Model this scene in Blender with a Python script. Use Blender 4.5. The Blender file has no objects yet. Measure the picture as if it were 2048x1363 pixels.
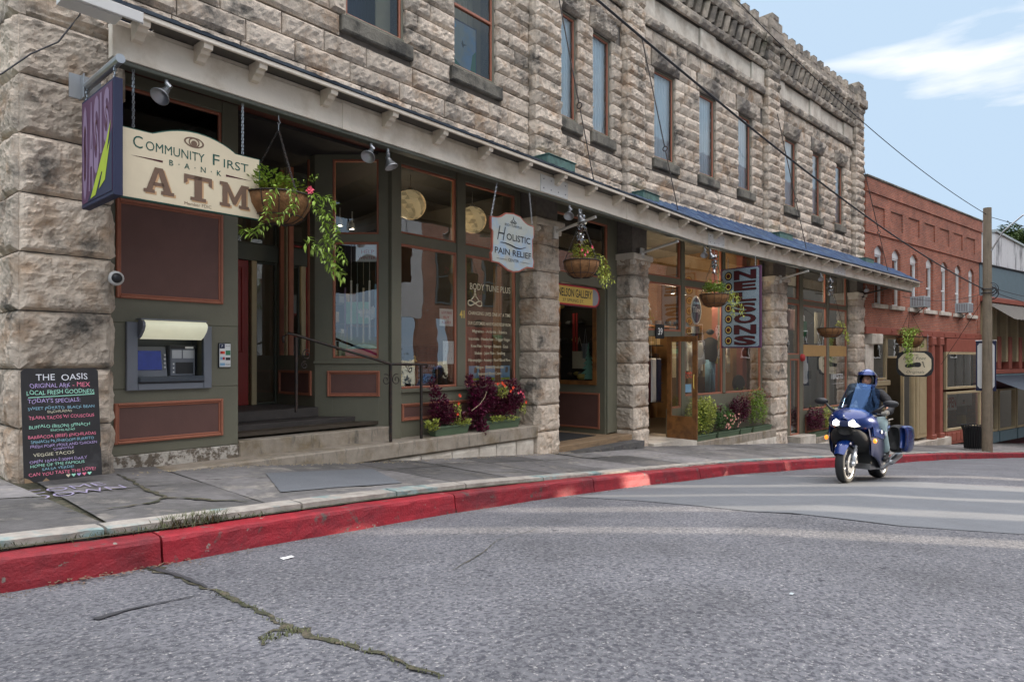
import bpy, math, random
from mathutils import Vector, Matrix, noise
random.seed(7)
sc = bpy.context.scene
COL = sc.collection
R = math.radians
# ------------------------------------------------------------------ camera, world, sun
cam_d = bpy.data.cameras.new('camera'); cam = bpy.data.objects.new('camera', cam_d); COL.objects.link(cam)
cam_d.sensor_width = 36; cam_d.lens = 1320/2048*36
cam_d.shift_y = 34.5/2048
cam_d.clip_start = .05; cam_d.clip_end = 3000
cam.location = (0, 0, 0)                       # eye height; street level is below zero here
cam.rotation_euler = (R(90), 0, R(41.7-90))
sc.camera = cam
sc.view_settings.view_transform = 'Standard'; sc.view_settings.look = 'None'
sc.view_settings.exposure = 2.0; sc.view_settings.gamma = 1
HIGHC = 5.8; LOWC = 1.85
SUN_EL = 13.0; SUN_AZ = math.atan2(-.7466, .6653)     # direction towards the sun, in the xy plane
wd = bpy.data.worlds.new('World'); sc.world = wd; wd.use_nodes = True
nt = wd.node_tree; nt.nodes.clear()
out = nt.nodes.new('ShaderNodeOutputWorld'); bg = nt.nodes.new('ShaderNodeBackground')
sky = nt.nodes.new('ShaderNodeTexSky'); sky.sky_type = 'NISHITA'; sky.sun_disc = False
sky.sun_elevation = R(SUN_EL); sky.sun_rotation = math.pi/2-SUN_AZ
sky.air_density = 1.0; sky.dust_density = 1.6; sky.ozone_density = 2.0
bg.inputs['Strength'].default_value = .15
tc = nt.nodes.new('ShaderNodeTexCoord')
def _m(op, a, b=None, c=None, clamp=False):
    n = nt.nodes.new('ShaderNodeMath'); n.operation = op; n.use_clamp = clamp
    for i,v in enumerate((a,b,c)):
        if v is None: continue
        if isinstance(v,(int,float)): n.inputs[i].default_value = v
        else: nt.links.new(v, n.inputs[i])
    return n.outputs[0]
L = nt.links.new
sep = nt.nodes.new('ShaderNodeSeparateXYZ'); L(tc.outputs['Generated'], sep.inputs[0])
elev = _m('ARCSINE', sep.outputs[2]); azi = _m('ARCTAN2', sep.outputs[1], sep.outputs[0])
mp = nt.nodes.new('ShaderNodeMapping'); mp.inputs['Scale'].default_value = (2.0, 2.6, 13.0); mp.inputs['Rotation'].default_value = (R(12), R(10), 0); L(tc.outputs['Generated'], mp.inputs['Vector'])
ns = nt.nodes.new('ShaderNodeTexNoise'); ns.inputs['Scale'].default_value = 1.6; ns.inputs['Detail'].default_value = 9; ns.inputs['Roughness'].default_value = .55; L(mp.outputs[0], ns.inputs['Vector'])
# one long cloud low over the end of the street, and an unseen bright layer overhead added to lift the ambient light
mid = _m('ADD', _m('MULTIPLY', azi, .10), .352)
wid = _m('MAXIMUM', _m('MULTIPLY', _m('SUBTRACT', .315, azi), .24), .002)
band = _m('SUBTRACT', 1.0, _m('DIVIDE', _m('ABSOLUTE', _m('SUBTRACT', elev, mid)), wid))
lowc = _m('MULTIPLY', _m('ADD', band, _m('MULTIPLY', _m('SUBTRACT', ns.outputs['Fac'], .5), 4.2)), 1.0, clamp=True)
lowc = _m('MULTIPLY', lowc, _m('MULTIPLY', _m('SUBTRACT', .36, azi), 6.0, clamp=True))
lowc = _m('MULTIPLY', lowc, _m('MULTIPLY', _m('ADD', azi, .9), 3.0, clamp=True))
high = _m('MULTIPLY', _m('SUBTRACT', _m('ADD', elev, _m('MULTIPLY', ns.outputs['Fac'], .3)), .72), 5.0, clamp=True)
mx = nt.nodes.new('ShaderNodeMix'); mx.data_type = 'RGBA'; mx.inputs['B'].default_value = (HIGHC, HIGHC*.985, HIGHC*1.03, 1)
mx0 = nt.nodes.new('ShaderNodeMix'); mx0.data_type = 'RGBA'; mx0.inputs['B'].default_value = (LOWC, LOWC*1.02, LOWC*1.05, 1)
tint = nt.nodes.new('ShaderNodeMix'); tint.data_type = 'RGBA'; tint.blend_type = 'DARKEN'; tint.inputs['Factor'].default_value = 1.0; tint.inputs['B'].default_value = (.96, 1.25, 1.58, 1)
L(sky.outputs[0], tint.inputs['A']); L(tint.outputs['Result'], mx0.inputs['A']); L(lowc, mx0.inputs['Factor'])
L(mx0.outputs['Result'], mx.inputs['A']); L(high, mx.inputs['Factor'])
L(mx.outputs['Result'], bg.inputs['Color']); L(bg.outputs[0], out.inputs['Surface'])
sl = bpy.data.lights.new('sun', 'SUN'); sl.energy = 3.0; sl.angle = R(.5); sl.color = (1, .86, .68)
sl.energy = 2.8; sl.angle = R(.9); so = bpy.data.objects.new('sun', sl); COL.objects.link(so)
sd = Vector((math.cos(SUN_AZ)*math.cos(R(SUN_EL)), math.sin(SUN_AZ)*math.cos(R(SUN_EL)), math.sin(R(SUN_EL))))
so.rotation_euler = sd.to_track_quat('Z', 'Y').to_euler(); so.location = sd*60

# ------------------------------------------------------------------ helpers
def lerp(x, X, Y):
    if x <= X[0]: return Y[0]
    for i in range(len(X)-1):
        if x <= X[i+1]: return Y[i]+(Y[i+1]-Y[i])*(x-X[i])/(X[i+1]-X[i])
    return Y[-1]
def FR(x, y, deg, z=0): return Matrix.Translation((x, y, z)) @ Matrix.Rotation(R(deg), 4, 'Z')
FA = FR(0, 7.92, 1.0); FB = FR(13.8, 8.16, -4.65); FC = FR(28.7, 6.93, -9.2); FD = FR(42.2, 4.70, -12.5)
Fa = FR(2.07, 6.73, math.degrees(math.atan2(.42, 13.13))); Fb = FR(15.2, 7.15, math.degrees(math.atan2(-1.35, 16.2)))
FG = FR(5.78, 9.37, 41.7-90)                     # the diagonal shop front corner
WM = {}
def wm(o): return WM.get(o.name, Matrix())
def place(o, parent, world):
    COL.objects.link(o)
    if parent is not None:
        o.parent = parent; o.matrix_basis = wm(parent).inverted() @ world
    else: o.matrix_basis = world
    WM[o.name] = world
def tag(o, label=None, cat=None, group=None, kind=None):
    if label: o['label'] = label
    if cat: o['category'] = cat
    if group: o['group'] = group
    if kind: o['kind'] = kind
    return o
def thing(name, label, cat, world, group=None):
    o = bpy.data.objects.new(name, None); o.empty_display_size = .2
    place(o, None, world); return tag(o, label, cat, group)
class MB:
    def __init__(s): s.v = []; s.f = []; s.t = []; s.tone = 0.5; s.m = []; s.mi = 0
    def add(s, vs, fs):
        b = len(s.v); s.v += [tuple(v) for v in vs]
        for f in fs: s.f.append([i+b for i in f]); s.t.append(s.tone); s.m.append(s.mi)
    def box(s, x0, x1, y0, y1, z0, z1):
        s.add([(x0,y0,z0),(x1,y0,z0),(x1,y1,z0),(x0,y1,z0),(x0,y0,z1),(x1,y0,z1),(x1,y1,z1),(x0,y1,z1)],
              [(0,3,2,1),(4,5,6,7),(0,1,5,4),(1,2,6,5),(2,3,7,6),(3,0,4,7)])
    def bev(s, x0, x1, y0, y1, z0, z1, b=.01):
        # box with chamfered front (y0 side) edges
        s.add([(x0,y1,z0),(x1,y1,z0),(x1,y1,z1),(x0,y1,z1),(x0,y0+b,z0),(x1,y0+b,z0),(x1,y0+b,z1),(x0,y0+b,z1),
               (x0+b,y0,z0+b),(x1-b,y0,z0+b),(x1-b,y0,z1-b),(x0+b,y0,z1-b)],
              [(0,3,2,1),(0,1,5,4),(1,2,6,5),(2,3,7,6),(3,0,4,7),(4,5,9,8),(5,6,10,9),(6,7,11,10),(7,4,8,11),(8,9,10,11)])
    def prism(s, poly, y0, y1):
        n = len(poly)
        s.add([(x,y0,z) for x,z in poly]+[(x,y1,z) for x,z in poly],
              [tuple(range(n)), tuple(range(2*n-1,n-1,-1))]+[(i,i+n,(i+1)%n+n,(i+1)%n) for i in range(n)])
    def tube(s, pts, r, n=8, cap=True):
        pts = [Vector(p) for p in pts]; N = len(pts); vs = []
        rr = r if isinstance(r,(list,tuple)) else [r]*N
        for i,p in enumerate(pts):
            d = (pts[min(i+1,N-1)]-pts[max(i-1,0)])
            d = d.normalized() if d.length > 1e-9 else Vector((0,0,1))
            u = d.cross(Vector((0,0,1)) if abs(d.z) < .9 else Vector((1,0,0))).normalized(); w = d.cross(u)
            for k in range(n):
                a = 2*math.pi*k/n; vs.append(p+u*math.cos(a)*rr[i]+w*math.sin(a)*rr[i])
        fs = [(i*n+k,i*n+(k+1)%n,(i+1)*n+(k+1)%n,(i+1)*n+k) for i in range(N-1) for k in range(n)]
        if cap: fs += [tuple(range(n))[::-1], tuple((N-1)*n+k for k in range(n))]
        s.add(vs, fs)
    def lathe(s, prof, c=(0,0,0), n=20, axis='Z', sweep=2*math.pi):
        vs = []; N = len(prof)
        for r,h in prof:
            for k in range(n):
                a = sweep*k/n; x = r*math.cos(a); y = r*math.sin(a)
                p = (x,y,h) if axis=='Z' else ((h,x,y) if axis=='X' else (x,h,y))
                vs.append((p[0]+c[0],p[1]+c[1],p[2]+c[2]))
        s.add(vs, [(i*n+k,i*n+(k+1)%n,(i+1)*n+(k+1)%n,(i+1)*n+k) for i in range(N-1) for k in range(n)])
    def torus(s, c, R0, r, axis='Z', n=24, m=8, a0=0, a1=2*math.pi):
        cl = abs(a1-a0) > 6.28; K = n if cl else n+1; vs = []
        for i in range(K):
            a = a0+(a1-a0)*i/n
            for j in range(m):
                b = 2*math.pi*j/m; q = R0+r*math.cos(b); h = r*math.sin(b)
                x,y = q*math.cos(a), q*math.sin(a)
                p = (x,y,h) if axis=='Z' else ((h,x,y) if axis=='X' else (x,h,y))
                vs.append((p[0]+c[0],p[1]+c[1],p[2]+c[2]))
        s.add(vs, [(i*m+j,i*m+(j+1)%m,((i+1)%K)*m+(j+1)%m,((i+1)%K)*m+j) for i in range(n if cl else n) for j in range(m) if cl or i < K-1])
    def sphere(s, c, r, n=12, m=8, sz=(1,1,1)):
        prof = [(math.sin(math.pi*i/m)*r, -math.cos(math.pi*i/m)*r) for i in range(m+1)]
        vs = []
        for q,h in prof:
            for k in range(n):
                a = 2*math.pi*k/n; vs.append((c[0]+q*math.cos(a)*sz[0], c[1]+q*math.sin(a)*sz[1], c[2]+h*sz[2]))
        s.add(vs, [(i*n+k,i*n+(k+1)%n,(i+1)*n+(k+1)%n,(i+1)*n+k) for i in range(m) for k in range(n)])
    def sheet(s, fn, nu, nv):
        b = [fn(i/nu, j/nv) for j in range(nv+1) for i in range(nu+1)]
        s.add(b, [(j*(nu+1)+i, j*(nu+1)+i+1, (j+1)*(nu+1)+i+1, (j+1)*(nu+1)+i) for j in range(nv) for i in range(nu)])
    def leaf(s, p, d, up, l, w):
        d = d.normalized(); u = d.cross(up)
        if u.length < 1e-4: u = Vector((1,0,0))
        u.normalize(); n = u.cross(d)
        s.add([p, p+d*l*.45+u*w*.5+n*w*.15, p+d*l-n*l*.15, p+d*l*.45-u*w*.5+n*w*.15, p+d*l*.5-n*w*.06], [(0,1,4),(1,2,4),(2,3,4),(3,0,4)])
    def build(s, name, mat, parent=None, world=None, smooth=False, jit=0):
        me = bpy.data.meshes.new(name); me.from_pydata(s.v, [], s.f)
        mats = mat if isinstance(mat, (list,tuple)) else [mat]
        for m in mats: me.materials.append(m)
        if len(mats) > 1: me.polygons.foreach_set('material_index', s.m)
        if smooth: me.polygons.foreach_set('use_smooth', [True]*len(s.f))
        if len(set(s.t)) > 1 or s.tone != .5:
            at = me.attributes.new('tone', 'FLOAT', 'FACE'); at.data.foreach_set('value', s.t)
        me.update()
        o = bpy.data.objects.new(name, me)
        place(o, parent, world if world is not None else (wm(parent) if parent else Matrix()))
        return o
def copy_tree(o, parent=None, world=None):
    c = o.copy(); COL.objects.link(c)
    if parent is not None: c.parent = parent
    if world is not None: c.matrix_basis = world
    for ch in list(o.children): copy_tree(ch, c)
    return c
def nz(x, y, z): return noise.noise(Vector((x, y, z)))

# ------------------------------------------------------------------ materials
def mat(name, col, rough=.6, metal=0, var=.12, vs=3.0, bump=.0, bs=40, col2=None, cs=2.0, ct=(.45,.62), col3=None, c3s=.7, c3t=(.55,.7), tone=0, emit=0, spec=.5, coat=0, streak=None, subs=0, trans=0, alpha=1, spots=None, spots_s=7, spots_t=(.66,.70)):
    m = bpy.data.materials.new(name); m.use_nodes = True; n = m.node_tree; b = n.nodes['Principled BSDF']; l = n.links.new
    tcn = n.nodes.new('ShaderNodeTexCoord').outputs['Object']
    def nse(scale, det=5, ro=.6, vec=None):
        t = n.nodes.new('ShaderNodeTexNoise'); t.inputs['Scale'].default_value = scale; t.inputs['Detail'].default_value = det; t.inputs['Roughness'].default_value = ro
        l(vec or tcn, t.inputs['Vector']); return t.outputs['Fac']
    def mix(a, bb, f):
        x = n.nodes.new('ShaderNodeMix'); x.data_type = 'RGBA'
        for k,vv in (('A',a),('B',bb)):
            if isinstance(vv, tuple): x.inputs[k].default_value = (*vv,1)
            else: l(vv, x.inputs[k])
        l(f, x.inputs['Factor']); return x.outputs['Result']
    def ramp(f, lo, hi):
        x = n.nodes.new('ShaderNodeMapRange'); x.inputs[1].default_value = lo; x.inputs[2].default_value = hi; x.clamp = True
        l(f, x.inputs[0]); return x.outputs[0]
    c = col
    if col2: c = mix(col, col2, ramp(nse(cs, 8, .65), *ct))
    if col3:
        vec = None
        if streak:
            mpn = n.nodes.new('ShaderNodeMapping'); mpn.inputs['Scale'].default_value = streak; l(tcn, mpn.inputs[0]); vec = mpn.outputs[0]
        c = mix(c, col3, ramp(nse(c3s, 8, .7, vec), *c3t))
    if spots: c = mix(c, spots, ramp(nse(spots_s, 4, .5), *spots_t))
    hs = n.nodes.new('ShaderNodeHueSaturation')
    if isinstance(c, tuple): hs.inputs['Color'].default_value = (*c,1)
    else: l(c, hs.inputs['Color'])
    f = nse(vs, 6)
    mr = n.nodes.new('ShaderNodeMapRange'); mr.inputs[1].default_value = .25; mr.inputs[2].default_value = .75; mr.inputs[3].default_value = 1-var; mr.inputs[4].default_value = 1+var; l(f, mr.inputs[0])
    v = mr.outputs[0]
    if tone:
        a = n.nodes.new('ShaderNodeAttribute'); a.attribute_name = 'tone'
        m2 = n.nodes.new('ShaderNodeMapRange'); m2.inputs[3].default_value = 1-tone; m2.inputs[4].default_value = 1+tone; l(a.outputs['Fac'], m2.inputs[0])
        mm = n.nodes.new('ShaderNodeMath'); mm.operation = 'MULTIPLY'; l(v, mm.inputs[0]); l(m2.outputs[0], mm.inputs[1]); v = mm.outputs[0]
    l(v, hs.inputs['Value']); l(hs.outputs[0], b.inputs['Base Color'])
    b.inputs['Roughness'].default_value = rough; b.inputs['Metallic'].default_value = metal
    b.inputs['Specular IOR Level'].default_value = spec; b.inputs['Coat Weight'].default_value = coat; b.inputs['Coat Roughness'].default_value = .05
    if trans: b.inputs['Transmission Weight'].default_value = trans
    if alpha < 1: b.inputs['Alpha'].default_value = alpha
    if subs: b.inputs['Subsurface Weight'].default_value = subs; b.inputs['Subsurface Radius'].default_value = (.02,.02,.01)
    if emit:
        b.inputs['Emission Strength'].default_value = emit; l(hs.outputs[0], b.inputs['Emission Color'])
    if bump:
        bp = n.nodes.new('ShaderNodeBump'); bp.inputs['Strength'].default_value = bump; bp.inputs['Distance'].default_value = 1/bs*.6; l(nse(bs, 8, .65), bp.inputs['Height']); l(bp.outputs[0], b.inputs['Normal'])
    return m
def brickmat(name, c1, c2, mortar, bw=.21, bh=.072, ms=.011):
    m = bpy.data.materials.new(name); m.use_nodes = True; n = m.node_tree; b = n.nodes['Principled BSDF']; l = n.links.new
    t = n.nodes.new('ShaderNodeTexCoord'); s = n.nodes.new('ShaderNodeSeparateXYZ'); c = n.nodes.new('ShaderNodeCombineXYZ')
    l(t.outputs['Object'], s.inputs[0]); ad = n.nodes.new('ShaderNodeMath'); ad.operation = 'ADD'; l(s.outputs[0], ad.inputs[0]); l(s.outputs[1], ad.inputs[1])
    l(ad.outputs[0], c.inputs[0]); l(s.outputs[2], c.inputs[1])
    k = n.nodes.new('ShaderNodeTexBrick'); l(c.outputs[0], k.inputs[0])
    k.inputs['Color1'].default_value = (*c1,1); k.inputs['Color2'].default_value = (*c2,1); k.inputs['Mortar'].default_value = (*mortar,1)
    k.inputs['Scale'].default_value = 1; k.inputs['Mortar Size'].default_value = ms; k.inputs['Brick Width'].default_value = bw; k.inputs['Row Height'].default_value = bh; k.inputs['Mortar Smooth'].default_value = .2; k.inputs['Bias'].default_value = -.1
    no = n.nodes.new('ShaderNodeTexNoise'); no.inputs['Scale'].default_value = 1.1; no.inputs['Detail'].default_value = 9; no.inputs['Roughness'].default_value = .7; l(t.outputs['Object'], no.inputs['Vector'])
    mr = n.nodes.new('ShaderNodeMapRange'); mr.inputs[1].default_value = .3; mr.inputs[2].default_value = .7; mr.inputs[3].default_value = .62; mr.inputs[4].default_value = 1.3; l(no.outputs['Fac'], mr.inputs[0])
    h = n.nodes.new('ShaderNodeHueSaturation'); l(k.outputs['Color'], h.inputs['Color']); l(mr.outputs[0], h.inputs['Value']); l(h.outputs[0], b.inputs['Base Color'])
    b.inputs['Roughness'].default_value = .85
    bp = n.nodes.new('ShaderNodeBump'); bp.inputs['Strength'].default_value = .7; bp.inputs['Distance'].default_value = .008; bp.invert = True; l(k.outputs['Fac'], bp.inputs['Height']); l(bp.outputs[0], b.inputs['Normal'])
    return m
def glassmat(name, tint=(.9,.93,.92), boost=1.7, rough=0, wav=.006, gc=(1,1,1)):
    m = bpy.data.materials.new(name); m.use_nodes = True; n = m.node_tree; l = n.links.new; n.nodes.clear()
    o = n.nodes.new('ShaderNodeOutputMaterial'); g = n.nodes.new('ShaderNodeBsdfGlossy'); t = n.nodes.new('ShaderNodeBsdfTransparent'); x = n.nodes.new('ShaderNodeMixShader')
    f = n.nodes.new('ShaderNodeFresnel'); f.inputs['IOR'].default_value = 1.52; q = n.nodes.new('ShaderNodeMath'); q.operation = 'MULTIPLY'; q.inputs[1].default_value = boost; q.use_clamp = True
    g.inputs['Roughness'].default_value = rough; t.inputs['Color'].default_value = (*tint,1); g.inputs['Color'].default_value = (*gc,1)
    if wav:
        tn = n.nodes.new('ShaderNodeTexCoord'); no = n.nodes.new('ShaderNodeTexNoise'); no.inputs['Scale'].default_value = 1.3; no.inputs['Detail'].default_value = 2
        bp = n.nodes.new('ShaderNodeBump'); bp.inputs['Strength'].default_value = .5; bp.inputs['Distance'].default_value = wav
        l(tn.outputs['Object'], no.inputs['Vector']); l(no.outputs['Fac'], bp.inputs['Height']); l(bp.outputs[0], g.inputs['Normal'])
    l(f.outputs[0], q.inputs[0]); l(q.outputs[0], x.inputs[0]); l(t.outputs[0], x.inputs[1]); l(g.outputs[0], x.inputs[2]); l(x.outputs[0], o.inputs[0])
    return m
def glow(name, col, s):
    m = bpy.data.materials.new(name); m.use_nodes = True; b = m.node_tree.nodes['Principled BSDF']
    b.inputs['Base Color'].default_value = (*col,1); b.inputs['Emission Color'].default_value = (*col,1); b.inputs['Emission Strength'].default_value = s; return m
M = {}
M['stone'] = mat('rock_faced_limestone', (.56,.47,.375), .92, var=.24, vs=11, bump=1.0, bs=34, col2=(.40,.28,.185), cs=2.0, ct=(.50,.66), col3=(.11,.10,.085), c3s=1.5, c3t=(.52,.66), tone=.22)
M['stone_dark'] = mat('weathered_sill_stone', (.22,.20,.16), .92, var=.25, vs=6, bump=.7, bs=26, col2=(.07,.065,.055), cs=2.5, col3=(.36,.31,.25), c3s=3.5, c3t=(.6,.72), tone=.15)
M['stone_top'] = mat('lichen_dark_cornice_stone', (.46,.39,.31), .92, var=.25, vs=5, bump=.9, bs=24, col2=(.19,.165,.14), cs=1.6, ct=(.40,.58), col3=(.10,.095,.06), c3s=.9, tone=.2)
M['smooth_stone'] = mat('dressed_pale_stone', (.64,.58,.49), .9, var=.1, vs=4, bump=.25, bs=45, col2=(.42,.36,.29), cs=1.2, col3=(.33,.28,.22), c3s=2.5, c3t=(.6,.75), streak=(4,4,.5))
M['mortar'] = mat('grey_mortar', (.17,.15,.13), .95, var=.2, vs=12, bump=.5, bs=60)
M['step_stone'] = mat('worn_concrete_ledge', (.33,.28,.22), .9, var=.2, vs=8, bump=.5, bs=60, col2=(.20,.15,.085), cs=2.2, ct=(.5,.68), col3=(.13,.12,.10), c3s=3, streak=(3,3,.6))
M['peel'] = mat('peeling_whitewash', (.50,.46,.40), .9, var=.3, vs=20, bump=.6, bs=50, col2=(.15,.12,.09), cs=14, ct=(.46,.56))
M['concrete'] = mat('sidewalk_concrete', (.185,.175,.17), .9, var=.25, vs=9, bump=.8, bs=70, col2=(.11,.105,.10), cs=1.3, ct=(.42,.60), col3=(.29,.265,.23), c3s=2.6, c3t=(.53,.68), tone=.45, spots=(.07,.065,.06), spots_s=5, spots_t=(.66,.72))
M['concrete_edge'] = mat('teal_flaked_edge_stone', (.33,.30,.26), .9, var=.3, vs=9, bump=.6, bs=50, col2=(.20,.28,.27), cs=1.6, ct=(.52,.6), col3=(.16,.15,.13), c3s=5, c3t=(.58,.72))
M['kerb'] = mat('worn_red_kerb_paint', (.275,.009,.018), .6, var=.25, vs=9, bump=.7, bs=45, col2=(.17,.010,.018), cs=2.2, col3=(.10,.07,.06), c3s=6, c3t=(.59,.66), tone=.2, spots=(.22,.19,.16), spots_s=11, spots_t=(.69,.72))
M['road'] = mat('exposed_aggregate_road', (.150,.151,.162), .9, var=.28, vs=.9, bump=1.0, bs=65, col2=(.055,.057,.068), cs=34, ct=(.44,.60), col3=(.38,.37,.355), c3s=46, c3t=(.56,.66), spots=(.04,.042,.05), spots_s=8, spots_t=(.70,.73))
M['patch'] = mat('smooth_road_patch', (.145,.155,.165), .85, var=.1, vs=2, bump=.5, bs=160, col2=(.118,.125,.137), cs=60, ct=(.42,.6))
M['tar'] = mat('black_tar_seal', (.035,.036,.04), .7, var=.2, bump=.5, bs=80)
M['moss'] = mat('mossy_soil', (.045,.047,.024), .95, var=.4, vs=20, bump=1, bs=60, col2=(.11,.09,.06), cs=12)
M['green'] = mat('olive_green_shop_paint', (.155,.148,.103), .55, var=.09, vs=3, bump=.12, bs=30, col3=(.12,.12,.09), c3s=7, c3t=(.68,.78))
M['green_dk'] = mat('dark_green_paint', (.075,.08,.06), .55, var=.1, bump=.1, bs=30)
M['trim'] = mat('terracotta_trim_paint', (.36,.13,.075), .5, var=.12, vs=5, bump=.1, bs=40)
M['maroon'] = mat('maroon_panel_paint', (.13,.062,.050), .6, var=.12, vs=4, bump=.15, bs=60)
M['soffit'] = mat('dark_red_ceiling_boards', (.10,.032,.022), .6, var=.2)
M['fascia'] = mat('cream_fascia_paint', (.74,.66,.55), .5, var=.08, vs=2, bump=.15, bs=20, col2=(.46,.37,.26), cs=1.2, ct=(.5,.72), col3=(.30,.24,.18), c3s=2.2, c3t=(.66,.78), streak=(.6,.6,3))
M['white'] = mat('white_paint', (.62,.61,.58), .5, var=.08)
M['tile'] = mat('blue_roof_tile', (.014,.040,.105), .85, var=.4, vs=5, bump=.2, bs=30, col2=(.05,.09,.15), cs=3, tone=.25)
M['roofedge'] = mat('dark_roof_edge', (.03,.045,.065), .6, var=.3, bump=.3, bs=15)
M['copper'] = mat('green_patinated_sheet', (.10,.20,.17), .6, var=.2, vs=3, bump=.1, col2=(.05,.085,.07), cs=3, col3=(.26,.32,.24), c3s=3, c3t=(.55,.7), streak=(5,5,.5))
M['iron'] = mat('black_wrought_iron', (.03,.027,.026), .5, metal=.3, var=.2, col2=(.06,.035,.025), cs=20)
M['steel'] = mat('galvanised_steel', (.42,.43,.44), .35, metal=.85, var=.1)
M['chrome'] = mat('polished_metal', (.72,.73,.75), .14, metal=1, var=.03)
M['cable'] = mat('black_cable', (.02,.02,.024), .6)
M['wood_dk'] = mat('dark_porch_boards', (.05,.042,.037), .6, var=.3, vs=4, bump=.3, bs=30, streak=(1,8,8), col3=(.12,.10,.085), c3s=2, c3t=(.62,.8))
M['wood'] = mat('worn_wooden_ramp', (.27,.18,.10), .7, var=.2, vs=3, bump=.3, bs=30, col3=(.10,.07,.05), c3s=2, c3t=(.5,.7), streak=(1,12,8))
M['wood_or'] = mat('varnished_orange_wood', (.24,.105,.032), .35, var=.2, vs=3, bump=.1, col2=(.13,.055,.02), cs=4)
M['ochre'] = mat('ochre_board', (.40,.24,.09), .6, var=.12, vs=3)
M['reddoor'] = mat('red_door_paint', (.26,.02,.014), .4, var=.12)
M['tan'] = mat('tan_paint', (.42,.33,.19), .55, var=.1)
M['glass'] = glassmat('shop_glass', boost=3.4)
M['glass_up'] = glassmat('upper_glass', (.85,.92,.95), 1.3)
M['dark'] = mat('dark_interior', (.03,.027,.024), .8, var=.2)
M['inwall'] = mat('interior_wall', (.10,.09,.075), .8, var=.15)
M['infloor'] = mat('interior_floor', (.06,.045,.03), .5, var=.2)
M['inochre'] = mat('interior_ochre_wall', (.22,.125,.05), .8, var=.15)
M['curtain'] = mat('pale_blue_blind', (.84,.90,.93), .8, var=.04)
M['reveal'] = mat('pale_reveal', (.88,.90,.91), .8, var=.05)
M['beige'] = mat('beige_blind', (.45,.36,.22), .8, var=.1)
M['navy'] = mat('navy_cloth', (.012,.02,.05), .8)
M['brick'] = brickmat('red_brick', (.45,.125,.062), (.28,.072,.040), (.30,.22,.17))
M['opp_white'] = mat('lightened_white_wall', (.86,.86,.84), .7, var=.05); M['brick_far'] = brickmat('lightened_red_brick', (.55,.23,.15), (.42,.16,.10), (.5,.42,.35))  # both walls lightened in colour to stand in for light falling on them
M['brick_plain'] = mat('red_painted_beam', (.30,.085,.055), .6, var=.15, bump=.1)
M['tealwall'] = mat('blue_grey_board_wall', (.13,.19,.215), .6, var=.1, streak=(6,6,.4), col3=(.10,.15,.17), c3s=2)
M['dirty_white'] = mat('stained_white_wall', (.60,.60,.60), .8, var=.08, col3=(.12,.12,.13), c3s=.5, c3t=(.5,.6), streak=(1,1,.3))
M['pole'] = mat('weathered_wood_pole', (.21,.17,.12), .9, var=.2, vs=3, bump=.6, bs=14, col3=(.09,.075,.055), c3s=2.2, streak=(6,6,.3))
M['black'] = mat('black_plastic', (.018,.018,.02), .45, var=.1)
M['matblack'] = mat('matt_black', (.02,.02,.02), .85, var=.15)
M['rubber'] = mat('tyre_rubber', (.022,.022,.023), .75, var=.15, bump=.3, bs=80)
M['bluepaint'] = mat('metallic_blue_paint', (.003,.024,.14), .25, metal=.3, var=.04, coat=.4)
M['darkblue'] = mat('dark_blue_lower_fairing', (.012,.018,.06), .35, metal=.3, var=.1, coat=.3)
M['alu'] = mat('cast_aluminium', (.35,.35,.36), .4, metal=.8, var=.1)
M['silver'] = mat('silver_fork', (.62,.64,.66), .3, metal=.6, var=.05)
M['orange'] = mat('amber_lens', (.85,.22,.02), .2, var=.02, emit=.5)
M['headlamp'] = glow('lit_headlamp', (1,.96,.86), .32); M['headbulb'] = glow('lit_lamp_core', (1,.98,.92), 3)
M['screen'] = glassmat('tinted_windscreen', (.30,.48,.78), 2.0, .03, 0, (.22,.42,.85))
M['skin'] = mat('skin', (.48,.25,.17), .5, var=.06, subs=.1)
M['leather'] = mat('black_leather', (.016,.015,.016), .62, spec=.3, var=.25, vs=8, bump=.5, bs=26)
M['denim'] = mat('faded_pale_jeans', (.36,.47,.47), .85, var=.16, vs=10, bump=.5, bs=22)
M['glove'] = mat('grey_glove', (.21,.20,.17), .7, var=.2, bump=.3, bs=40)
M['boot'] = mat('black_boot', (.02,.019,.018), .6, var=.2, bump=.3, bs=40)
M['helmet'] = mat('blue_helmet_shell', (.015,.06,.26), .18, metal=.2, var=.05, coat=.8, col2=(.012,.012,.02), cs=7, ct=(.5,.53), col3=(.55,.58,.62), c3s=9, c3t=(.62,.64))
M['slate'] = mat('chalkboard_slate', (.022,.021,.022), .8, var=.25, vs=5, col3=(.05,.048,.05), c3s=3)
for k,c in dict(ck_white=(.75,.76,.80), ck_pink=(.80,.20,.30), ck_mint=(.35,.72,.55), ck_purple=(.45,.34,.62), ck_blue=(.24,.45,.55), ck_cream=(.66,.62,.45), ink=(.02,.02,.022), inkgreen=(.008,.075,.055), brown=(.16,.095,.06), browns=(.55,.33,.17), gold=(.70,.50,.12), paper=(.74,.72,.68), pblue=(.30,.55,.62), cream=(.70,.60,.42), letter=(.62,.55,.38), signyel=(.62,.42,.09), signblue=(.33,.45,.56), wine=(.065,.005,.009), purple=(.10,.035,.085), lilac=(.25,.17,.27), lime=(.40,.50,.03), navyp=(.015,.02,.06), redp=(.45,.03,.03), skyp=(.22,.42,.60), white2=(.75,.75,.73), greenp=(.04,.2,.1), pinkp=(.75,.06,.22), grey=(.25,.25,.26), chalkfloor=(.34,.30,.44), cloudgrey=(.38,.43,.44)).items():
    M[k] = mat('colour_'+k, c, .65, var=.08)
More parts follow.
